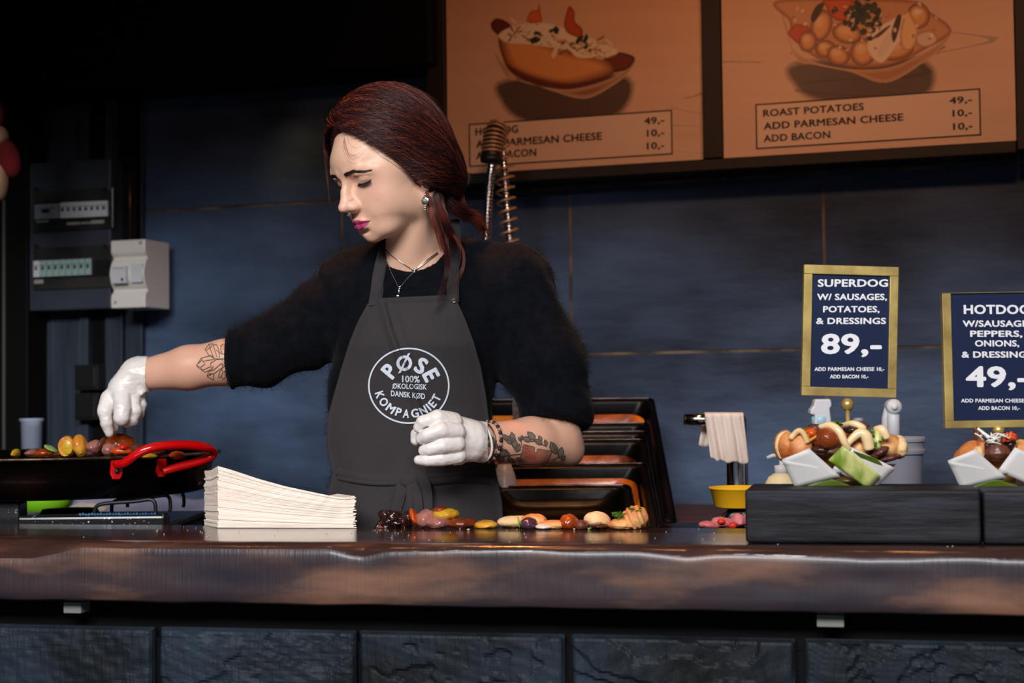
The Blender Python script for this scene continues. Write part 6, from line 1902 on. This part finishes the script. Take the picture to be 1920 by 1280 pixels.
for i, y in enumerate(ysr):
    xl, xr = np.interp(y, *zip(*aL)), np.interp(y, *zip(*aR))
    for j, t in enumerate(np.linspace(0, 1, nu)):
        x = xl+(xr-xl)*t; yy = y+(8*(1-t) if i == 0 else 8*(1-t)*max(0, 1-i/14))
        p = P(x, yy, 2.635); PXG[i, j] = (x, yy); G[i, j] = p
Yg = np.zeros((nv, nu))
for i in range(nv):
    for j in range(nu): Yg[i, j] = tfront(G[i, j, 0], G[i, j, 2])
for _ in range(14):
    Yp = np.pad(Yg, 1, mode='edge'); av = (Yp[:-2, 1:-1]+Yp[2:, 1:-1]+Yp[1:-1, :-2]+Yp[1:-1, 2:])/4
    Yg = np.minimum(Yg, av)*.5+av*.5 if _ < 6 else np.minimum(Yg+.0005, av)
mnY = np.array([[tfront(G[i, j, 0], G[i, j, 2]) for j in range(nu)] for i in range(nv)])
Yg = np.minimum(Yg, mnY)
FO = np.array([[fold(*PXG[i, j]) for j in range(nu)] for i in range(nv)])
edge = np.minimum(np.linspace(0, 1, nu), np.linspace(1, 0, nu))[None]
Yf = Yg-.004-np.maximum(FO, -.003)*np.clip(edge*14, 0, 1)
# keep the seen columns where the photo has them while the cloth curves back
for i in range(nv):
    for j in range(nu):
        r_ = ray(*PXG[i, j]); G[i, j] = np.array((r_[0]*Yf[i, j], Yf[i, j], EYE+r_[2]*Yf[i, j]))
# side returns wrap round behind
apr = MB().grid(G[:, ::-1])
apron = apr.build('apron', m_apron, person, smooth=True, solid=.0016)
gv = G.reshape(-1, 3); gf = [(i*nu+j, i*nu+j+1, (i+1)*nu+j+1, (i+1)*nu+j) for i in range(nv-1) for j in range(nu-1)]
a_tree = BVHTree.FromPolygons(gv.tolist(), gf)
def on_apron(px, py, lift=.0022):
    r_ = ray(px, py); h = a_tree.ray_cast(Vector((0, 0, EYE)), Vector(r_), 9)
    if h[0] is None: return P(px, py, 2.62)
    p = np.array(h[0]); return p-unit(r_)*lift
def ribbon(pts, w, th, name, m, parent, up=None, taper=None):
    """flat band along pts facing the viewer side"""
    pts = [np.array(p, float) for p in pts]; mb = MB(); rows = []
    for i, p in enumerate(pts):
        t = unit(pts[min(i+1, len(pts)-1)]-pts[max(i-1, 0)]); n = np.array((0, -1., 0)) if up is None else up[i]
        x = unit(np.cross(t, n)); n = unit(np.cross(x, t)); ww = (w if taper is None else w*taper[i])/2
        rows.append([p-x*ww, p-x*ww*.3+n*th*.6, p+x*ww*.3+n*th*.6, p+x*ww, p+x*ww-n*th, p-x*ww-n*th, p-x*ww])
    mb.grid(np.array(rows)); mb.F.append([0, 1, 2, 3, 4, 5]); k = (len(rows)-1)*7; mb.F.append([k+5, k+4, k+3, k+2, k+1, k])
    return mb.build(name, m, parent, smooth=True)
b_all = BVHTree.FromPolygons(bV.tolist(), bF.tolist())
def on_cloth(px, py, lift=.004, dflt=2.66):
    r_ = Vector(ray(px, py)); best = None
    for tr in (s_tree, b_all):
        h = tr.ray_cast(Vector((0, 0, EYE)), r_, 9)
        if h[0] is not None and (best is None or h[0][1] < best[1]): best = np.array(h[0])
    if best is None: best = P(px, py, dflt)
    return best-unit(np.array(r_))*lift
# top hem, straps, rivet
ribbon([on_apron(x, 562-(x-690)*8/165+5, .0015) for x in np.linspace(693, 853, 24)], .0125, .0012, 'top_hem', m_apron, apron)
pt = [on_apron(704, 572, .001), on_apron(704, 563, .002)]+[on_cloth(x, y, .005) for x, y in ((707, 545), (710, 520), (714, 500), (718, 482))]+[P(722, 468, 2.695), P(727, 452, 2.725), P(733, 440, 2.76)]
ribbon(catmull(pt, 4, False), .0215, .0016, 'neck_strap', m_apron, apron)
pt = [on_apron(849, 566, .001), on_apron(849, 556, .003)]+[on_cloth(x, y, .006) for x, y in ((849, 540), (849, 515), (850, 495))]+[P(852, 470, 2.658), P(853, 448, 2.668), P(852, 430, 2.685), P(850, 412, 2.71)]
ribbon(catmull(pt, 4, False), .0205, .0016, 'neck_strap', m_apron, apron, taper=None)
c = on_apron(851, 564, .0025)
MB().lathe([(.0012, .0), (.0040, 0), (.0044, .0008), (.0036, .0016), (.0020, .0006)], c, 18, (0, -1, 0)).build('rivet', M('dark_metal', srgb(70, 68, 66), .3, .9), apron, smooth=True)
# waist tie: two bands, knot and hanging ends
ribbon([on_apron(x, y, .004) for x, y in catmull([(632, 883), (650, 890), (690, 898), (730, 902), (765, 902)], 5, False)], .015, .002, 'waist_tie', m_apron, apron)
ribbon([on_apron(x, y, .0045) for x, y in catmull([(633, 895), (660, 901), (700, 906), (740, 906), (765, 903)], 5, False)], .007, .002, 'waist_tie', m_apron, apron)
ribbon([on_apron(x, y, .004) for x, y in catmull([(770, 902), (810, 902), (860, 898), (900, 899), (922, 904)], 5, False)], .013, .002, 'waist_tie', m_apron, apron)
ribbon([on_apron(x, y, .0045) for x, y in catmull([(772, 893), (820, 893), (870, 887), (905, 885), (920, 883)], 5, False)], .008, .002, 'waist_tie', m_apron, apron)
fk = on_apron(768, 900, .008); V, Fc = blob(fk, (.017, .007, .013), None, 3, .12, 2, 6); mkobj('waist_knot', V, Fc, m_apron, apron, True)
def tail(pts, w, name, lift=.008):
    q = catmull(pts, 5, False); n = len(q)
    ribbon([on_apron(x, y, lift+.002*math.sin(i/n*PI)) for i, (x, y) in enumerate(q)], w, .0018, name, m_apron, apron)
tail([(764, 896), (752, 915), (744, 945), (735, 975), (728, 995)], .020, 'tie_end')
tail([(768, 898), (768, 930), (766, 960), (764, 992)], .012, 'tie_end', .011)
tail([(766, 890), (785, 893), (797, 912), (800, 945), (798, 992)], .019, 'tie_end', .010)
tail([(770, 905), (780, 925), (783, 955), (782, 992)], .017, 'tie_end', .012)
# printed round emblem
m_prt = mat('pale_print', srgb(206, 214, 224), .7)
def map_print(V2, Fc, mb, lift=.0030):
    pts = [on_apron(float(v[0]), float(v[1]), lift+ (float(v[2])*3 if len(v) > 2 else 0)) for v in V2]
    mb.add(pts, Fc)
em = MB()
cx, cy, rx, ry = 766.5, 723, 73.5, 68.5
ring = []; nR = 120
vs = []
for k in range(nR):
    a = 2*PI*k/nR
    for q in (0, 1): vs.append((cx+(rx+q*2.9)*math.cos(a), cy+(ry+q*2.9)*math.sin(a)))
map_print(vs, [(2*k, 2*k+1, (2*k+3) % (2*nR), (2*k+2) % (2*nR)) for k in range(nR)], em)
em.build('emblem_ring', m_prt, apron)
def refine(V, Fc):
    return V, Fc
def arc_text(s, radx, rady, a0, a1, h, top=True, bold=.06):
    """letters one by one on an ellipse, angles in degrees from straight up, clockwise"""
    mb = MB()
    ws = [{'I': .22, 'M': 1.06, 'Ø': 1.06, 'O': 1.0, 'G': .95, 'N': .86, 'E': .66, 'P': .68, 'S': .70}.get(ch, .78) for ch in s]
    gap = .26; tot = sum(ws)+gap*(len(s)-1); pos = 0
    for k, ch in enumerate(s):
        a = math.radians(a0+(a1-a0)*(pos+ws[k]/2)/tot); pos += ws[k]+gap
        w = h*ws[k]
        if ch == 'Ø':
            n_ = 28; V2, Fc = [], []
            for q in range(n_):
                t = 2*PI*q/n_
                for e_ in (.5, .30): V2.append((w*e_*math.cos(t), h*.5+h*(e_+.02)*math.sin(t), 0))
                Fc.append([2*q, 2*q+1, (2*q+3) % (2*n_), (2*q+2) % (2*n_)])
            for q in range(9):
                t = q/8; V2 += [(-w*.50+w*.84*t, -h*.10+h*1.2*t, 2e-4), (-w*.34+w*.84*t, -h*.10+h*1.2*t, 2e-4)]
                if q: b = 2*n_+2*q; Fc.append([b-2, b-1, b+1, b])
            V2 = np.array(V2)
        else:
            V2, Fc = text_fit(ch, -w/2, w/2, 0, h, bold); V2 = V2.copy()
        sg = 1 if top else -1
        ux, uy = math.sin(a), -sg*math.cos(a); ox, oy = cx+radx*ux, cy+rady*uy
        X = ox+V2[:, 0]*math.cos(a)+V2[:, 1]*ux*sg; Y = oy+sg*V2[:, 0]*math.sin(a)+V2[:, 1]*uy*sg
        map_print(np.stack([X, Y, V2[:, 2]], 1), Fc, mb)
    return mb
arc_text('PØSE', 33, 29, -62, 74, 28, True, .075).build('lettering', m_prt, apron)['kind'] = 'stuff'
arc_text('KOMPAGNIET', 65, 60, -77, 70, 15, False, .06).build('lettering', m_prt, apron)['kind'] = 'stuff'
mb = MB()
for s, x0, x1, y0, y1, h in (('100%', 754, 787, 716, 717, 12), ('OKOLOGISK', 736, 800, 728, 730, 9.5), ('DANSK KOD', 733, 797, 742, 748, 10)):
    V2, Fc = text_fit(s, x0, x1, 0, h, .045)
    yb = y0+(V2[:, 0]-x0)/(x1-x0)*(y1-y0)
    map_print(np.stack([V2[:, 0], yb-V2[:, 1], V2[:, 2]], 1), Fc, mb)
for (x, y, h) in ((739.5, 728.2, 9.5), (785, 747.2, 10)):
    map_print([(x-5, y+1), (x-3.8, y+1.2), (x+4, y-h-.6), (x+2.8, y-h-.8)], [(0, 1, 2, 3)], mb, .0036)
mb.build('lettering', m_prt, apron)['kind'] = 'stuff'

# ---------------------------------------------------------------- gloves
m_glove = mat('white_latex_glove', srgb(226, 218, 208), .34, color2=srgb(238, 234, 230), nscale=12, sss=.35, ssr=(.006,), coat=.12, bump=.0009, bscale=55, bstretch=(1, 1, 2.2))
def glove(parts, cuffs, lo, hi, name, seed, subs=()):
    g_ = [lin(l, h, .0015) for l, h in zip(lo, hi)]
    fd = Field(*g_)
    for kind_, pts, rs, k in parts: fd.chain([P(*p) for p in pts], rs, k)
    for pts, rs, k in cuffs: fd.chain([P(*p) for p in pts], rs, k)
    for pts, rs, k in subs:
        q = [P(*p) for p in pts]
        for i in range(len(q)-1): fd.cap(q[i], q[i+1], rs[i], rs[i+1], k, 's')
    b = np.argwhere(np.abs(fd.F) < .008)
    pp = np.stack([fd.g[q][b[:, q]] for q in range(3)], 1)
    dis = .0006*vnoise(pp, 120, seed)+.0016*np.abs(vnoise(pp*np.array((.6, 1, 1.8)), 62, seed+1))+.0009*np.abs(vnoise(pp, 130, seed+2))-.0008
    fd.F[b[:, 0], b[:, 1], b[:, 2]] += dis.astype(np.float32)
    V, Fc = fd.mesh()
    o = mkobj(name, V, Fc, m_glove, person, True)
    md = o.modifiers.new('relax', 'SMOOTH'); md.factor = .5; md.iterations = 1
    return o
# left hand, closed in front of the apron
LH = [('palm', [(886, 812, 2.555), (848, 795, 2.535)], [.0215, .0160], .008), ('palm', [(886, 826, 2.55), (846, 822, 2.525)], [.0240, .0175], .010), ('palm', [(884, 842, 2.555), (852, 850, 2.53)], [.0200, .0155], .010),
      ('f', [(850, 791, 2.525), (820, 783, 2.507), (792, 791, 2.498), (785, 802, 2.502)], [.0150, .0125, .0098, .0085], .0012),
      ('f', [(856, 809, 2.512), (828, 806, 2.494), (800, 816, 2.490), (790, 822, 2.496)], [.0148, .0128, .0104, .0090], .0010),
      ('f', [(856, 832, 2.510), (830, 835, 2.496), (806, 842, 2.496), (794, 845, 2.500)], [.0142, .0122, .0100, .0085], .0010),
      ('f', [(858, 853, 2.518), (828, 859, 2.506), (800, 862, 2.502), (785, 863, 2.506)], [.0135, .0118, .0100, .0080], .0010),
      ('thumb', [(842, 792, 2.555), (806, 800, 2.545), (783, 815, 2.532), (780, 826, 2.530)], [.0140, .0125, .0105, .0088], .002)]
gl = glove(LH, [([(880, 826, 2.560), (899, 828, 2.575)], [.0300, .0330], .006), ([(862, 862, 2.54), (853, 869, 2.535)], [.008, .002], .006)],
      P(760, 880, 2.46)-np.array((0, .0, .0)), P(910, 765, 2.64)+np.array((.004, 0, .0)), 'glove', 11,
      [([(905.5, 826, 2.50), (905.5, 826, 2.66)], [.0, .0], 0)])
# right hand, reaching down into the pan
RH = [('palm', [(262, 702, 2.790), (232, 728, 2.780)], [.0265, .0235], .010), ('palm', [(250, 700, 2.785), (214, 746, 2.780)], [.0240, .0175], .010), ('palm', [(264, 712, 2.795), (250, 745, 2.785)], [.0220, .0165], .012),
      ('f', [(206, 748, 2.778), (197, 770, 2.765), (200, 792, 2.762), (205, 812, 2.766)], [.0165, .0135, .0110, .0070], .003),
      ('f', [(228, 744, 2.765), (229, 766, 2.746), (228, 782, 2.742), (228, 787, 2.745)], [.0160, .0140, .0130, .0118], .0025),
      ('f', [(243, 748, 2.778), (252, 770, 2.766), (246, 786, 2.766), (240, 791, 2.770)], [.0150, .0130, .0118, .0100], .0025),
      ('f', [(254, 738, 2.795), (262, 758, 2.792), (259, 774, 2.790), (252, 782, 2.790)], [.0140, .0120, .0108, .0092], .0025),
      ('thumb', [(212, 742, 2.805), (196, 752, 2.80), (206, 778, 2.80), (214, 800, 2.79)], [.0150, .0135, .0115, .0085], .004)]
gr = glove(RH, [([(262, 700, 2.79), (272, 701, 2.79)], [.0300, .0315], .006), ([(268, 722, 2.78), (265, 737, 2.77)], [.010, .003], .008)],
      P(166, 832, 2.70), P(296, 655, 2.86), 'glove', 21)
# rolled cuff edges
for c, ax, rr_, nm in ((P(899, 829, 2.577), unit(WL-EL), .0310, 'cuff'), (P(276, 702, 2.79), unit(WR-ER), .0300, 'cuff')):
    ax1 = unit(np.cross(ax, (0, 0, 1))); ax2 = np.cross(ax, ax1)
    q = [c+(ax1*math.cos(a)+ax2*math.sin(a))*(rr_+.0012*math.sin(a*3+1))+ax*.0025*math.sin(a*2) for a in np.linspace(0, 2*PI, 41)[:-1]]
    MB().tube(q, .0022, 8, closed=True).build(nm, m_glove, gl if c[0] > -.3 else gr, smooth=True)

# ---------------------------------------------------------------- bracelets
def around(c, ax, r, n):
    ax1 = unit(np.cross(ax, (0, 0, 1))); ax2 = np.cross(ax, ax1)
    out = []
    for a in np.linspace(0, 2*PI, n+1)[:-1]:
        d = ax1*math.cos(a)+ax2*math.sin(a); h = b_all.ray_cast(Vector(c+d*.06), Vector(-d), .06)
        out.append((np.array(h[0]) if h[0] is not None else c+d*r)+d*.0018)
    return out
axb = unit(unit(WL-EL)+np.array((0, 0, .10)))
cb = P(913, 825, 2.60)
br = MB().tube(around(cb, axb, .03, 44), .0008, 6, closed=True).build('beaded_bracelet', m_blk2, person, smooth=True)
m_bead1 = mat('dark_bead', srgb(36, 26, 24), .35); m_bead2 = mat('pale_brown_bead', srgb(150, 118, 106), .4)
V0, F0 = ico(1)
for k, p in enumerate(around(cb, axb, .03, 34)):
    mkobj('bead', V0*np.array((.0034, .0034, .0034))+p, F0, m_bead1 if k % 2 else m_bead2, br, True)
m_chain = mat('grey_chain', srgb(120, 106, 100), .35, .8)
cb2 = P(903, 826, 2.592)
q = around(cb2, unit(WL-EL), .03, 110)
MB().tube([p+unit(WL-EL)*.0014*(1 if i % 2 else -1) for i, p in enumerate(q)], .0011, 5, closed=True).build('chain_bracelet', m_chain, person, smooth=True)
# ---------------------------------------------------------------- necklaces
def chain_on(pts, name, seg=60, r0=.0007):
    q = catmull(pts, 10, False); out = []
    for x, y in q: out.append(on_cloth(x, y, .0018))
    out = np.array(out)
    for _ in range(3): out[1:-1] = (out[:-2]+2*out[1:-1]+out[2:])/4
    n = len(out)
    return MB().tube(list(out), [r0*(1.25 if i % 2 else .8) for i in range(n)], 6).build(name, m_silver, person, smooth=True)
n1 = chain_on([(722, 466), (731, 476), (750, 490), (768, 502), (777, 506), (790, 498), (806, 486), (821, 474)], 'necklace')
p = on_cloth(777, 507, .003)
for dx, dz in ((-.0026, .002), (.0026, .002), (0, -.0026), (0, .0002)):
    V, Fc = ico(2); mkobj('charm', V*.0026+p+np.array((dx, 0, dz)), Fc, m_silver, n1, True)
n2 = chain_on([(722, 466), (724, 482), (732, 508), (742, 528), (749, 538), (762, 524), (778, 508), (796, 490), (820, 473)], 'necklace')
p = on_cloth(749, 541, .003)
V, Fc = ico(2)
mkobj('charm', V*.0022+p, Fc, m_silver, n2, True); mkobj('charm', V*np.array((.0016, .0012, .0045))+on_cloth(748, 547, .003), Fc, m_silver, n2, True); mkobj('charm', V*np.array((.0034, .0014, .0028))+on_cloth(746, 555, .003), Fc, m_silver, n2, True)

# ---------------------------------------------------------------- tattoos (thin ink on the skin)
m_tat = mat('tattoo_ink', srgb(78, 72, 66), .55); m_tred = mat('tattoo_red', srgb(160, 74, 62), .55); m_tgrn = mat('tattoo_grey_green', srgb(120, 106, 88), .55)
def on_skin(px, py, lift=.0010):
    r_ = Vector(ray(px, py)); h = b_all.ray_cast(Vector((0, 0, EYE)), r_, 9)
    if h[0] is None: return None
    return np.array(h[0])-unit(np.array(r_))*lift
def ink_lines(lines, w, name, m, parent=None):
    mb = MB()
    for ln in lines:
        q = []
        for i in range(len(ln)-1):
            n = max(2, int(math.dist(ln[i], ln[i+1])/3)+1)
            for t in np.linspace(0, 1, n)[(0 if i == 0 else 1):]: q.append((ln[i][0]*(1-t)+ln[i+1][0]*t, ln[i][1]*(1-t)+ln[i+1][1]*t))
        L_, R_ = [], []
        ok = True; pts = []
        for i, (x, y) in enumerate(q):
            a = q[max(i-1, 0)]; b = q[min(i+1, len(q)-1)]; dx, dy = b[0]-a[0], b[1]-a[1]; n = math.hypot(dx, dy)+1e-6
            nx, ny = -dy/n*w/2, dx/n*w/2
            l, r = on_skin(x+nx, y+ny), on_skin(x-nx, y-ny)
            if l is None or r is None:
                if len(pts) > 1: mb.grid(np.array(pts))
                pts = []; continue
            pts.append([l, r])
        if len(pts) > 1: mb.grid(np.array(pts))
    if mb.V: return mb.build(name, m, parent or person)
T = lambda pts: [(340+x*360/1920, 600+y*160/853) for x, y in pts]
cry = [[(150, 455), (200, 378), (300, 352), (330, 390), (215, 410), (235, 440), (190, 470), (150, 455), (165, 470), (235, 520), (300, 490)], [(200, 378), (215, 410)], [(190, 470), (210, 500), (290, 465)], [(170, 430), (205, 400)], [(235, 295), (275, 240), (320, 235), (300, 262), (245, 305), (235, 295)],
       [(245, 305), (270, 345), (330, 385)], [(275, 240), (305, 330), (330, 385)], [(320, 250), (350, 240), (375, 300), (380, 375)], [(320, 250), (355, 370)], [(350, 300), (400, 335), (440, 345)], [(415, 238), (395, 255), (395, 300), (410, 335)], [(330, 385), (440, 385), (440, 345)],
       [(290, 430), (345, 395), (440, 385)], [(290, 430), (305, 495), (320, 460)], [(320, 500), (400, 430), (430, 460), (330, 530), (255, 560), (275, 510), (320, 500)], [(255, 560), (320, 598), (325, 540)], [(275, 540), (300, 530)], [(400, 430), (415, 470), (400, 500), (430, 520), (455, 495)], [(370, 570), (380, 520), (395, 500)], [(370, 570), (390, 575), (415, 520)], [(405, 560), (410, 592), (440, 570), (445, 530)], [(440, 345), (450, 420), (430, 460)]]
ink_lines([T(l) for l in cry], 1.15, 'tattoo', m_tat)
T2 = lambda pts: [(740+x*380/1920, 740+y*160/808) for x, y in pts]
def leaf(x, y, a, L_, w=.28):
    c, s = math.cos(a), math.sin(a); o = []
    for t, q in ((0, 0), (.3, w), (.65, w*.9), (1, 0), (.65, -w*.8), (.3, -w*.8), (0, 0)): o.append((x+L_*(c*t-s*q), y+L_*(s*t+c*q)))
    return o
lv = []
stem = [[(1000, 600), (1100, 570), (1200, 560)], [(900, 470), (1000, 490), (1090, 560)], [(1150, 540), (1100, 450), (1040, 400)], [(1210, 500), (1190, 420)], [(1240, 440), (1340, 440), (1440, 490)], [(1490, 460), (1560, 580), (1500, 620)]]
for x, y, a, L_ in ((1090, 560, 3.3, 130), (1060, 540, 2.7, 110), (980, 500, -2.6, 90), (940, 480, 3.3, 70), (960, 470, -2.2, 90), (930, 430, -2.4, 80), (1000, 585, 2.9, 130), (1040, 600, 2.5, 100), (1110, 470, -2.2, 110), (1120, 450, -1.7, 100), (1080, 430, -2.5, 90), (1150, 510, -1.9, 110), (1160, 540, -1.3, 80),
                    (1200, 440, -2.2, 50), (1200, 430, -1.4, 50), (1290, 440, -2.7, 90), (1330, 430, -2.3, 110), (1390, 440, -2.0, 60), (1400, 470, -2.6, 90), (1440, 480, -1.9, 60), (1530, 560, -2.0, 130), (1560, 600, -1.35, 110), (1580, 620, -.9, 60), (1100, 600, 1.0, 80), (1150, 600, .4, 70), (1090, 580, 1.8, 60)):
    lv.append(leaf(x, y, a, L_))
ink_lines([T2(l) for l in lv+stem], 1.5, 'tattoo', m_tat)
def ink_fill(poly, name, m, step=2.0):
    P2 = np.array(poly); x0, y0 = P2.min(0); x1, y1 = P2.max(0); xs = np.arange(x0, x1, step); ys = np.arange(y0, y1, step); mb = MB()
    for x in xs:
        for y in ys:
            c = pdist(np.array([x+step/2]), np.array([y+step/2]), P2)[0]
            if c < 0:
                q = [on_skin(a, b, .0007) for a, b in ((x, y), (x+step, y), (x+step, y+step), (x, y+step))]
                if all(v is not None for v in q): mb.add(q, [(0, 1, 2, 3)])
    if mb.V: return mb.build(name, m, person)
for l in lv: ink_fill(T2(l), 'tattoo', m_tgrn, 1.6)
ink_fill(T2([(1225, 470), (1325, 495), (1320, 545), (1345, 550), (1355, 510), (1495, 535), (1440, 650), (1180, 640)]), 'tattoo', mat('tattoo_card', srgb(170, 104, 86), .55), 1.6)
ink_fill(T2([(1240, 480), (1300, 498), (1290, 560), (1350, 570), (1340, 620), (1250, 620), (1225, 560)]), 'tattoo', m_tred, 1.6)
ink_fill(T2([(1400, 545), (1440, 540), (1455, 580), (1425, 600), (1395, 575)]), 'tattoo', m_tgrn, 1.4)
ink_lines([T2([(1225, 470), (1325, 495), (1320, 545), (1345, 550), (1355, 510), (1495, 535), (1440, 650)]), T2([(1225, 470), (1180, 640)]), T2([(1170, 655), (1440, 665)])], 1.3, 'tattoo', m_tat)
# mixed skin / cloth hems of the sleeves
rgc = None
for nm, c, ax, r0, rr_ in (('sleeve_hem', P(431, 676, 2.752), np.array((1, 0, .03)), .075, .0030), ):
    ax = unit(ax); ax1 = unit(np.cross(ax, (0, 1, 0))); ax2 = np.cross(ax, ax1)
    MB().tube(ring_on(s_tree, c+ax*.004, ax1, ax2, r0), rr_, 8, closed=True).build(nm, m_knit, sweater, smooth=True)
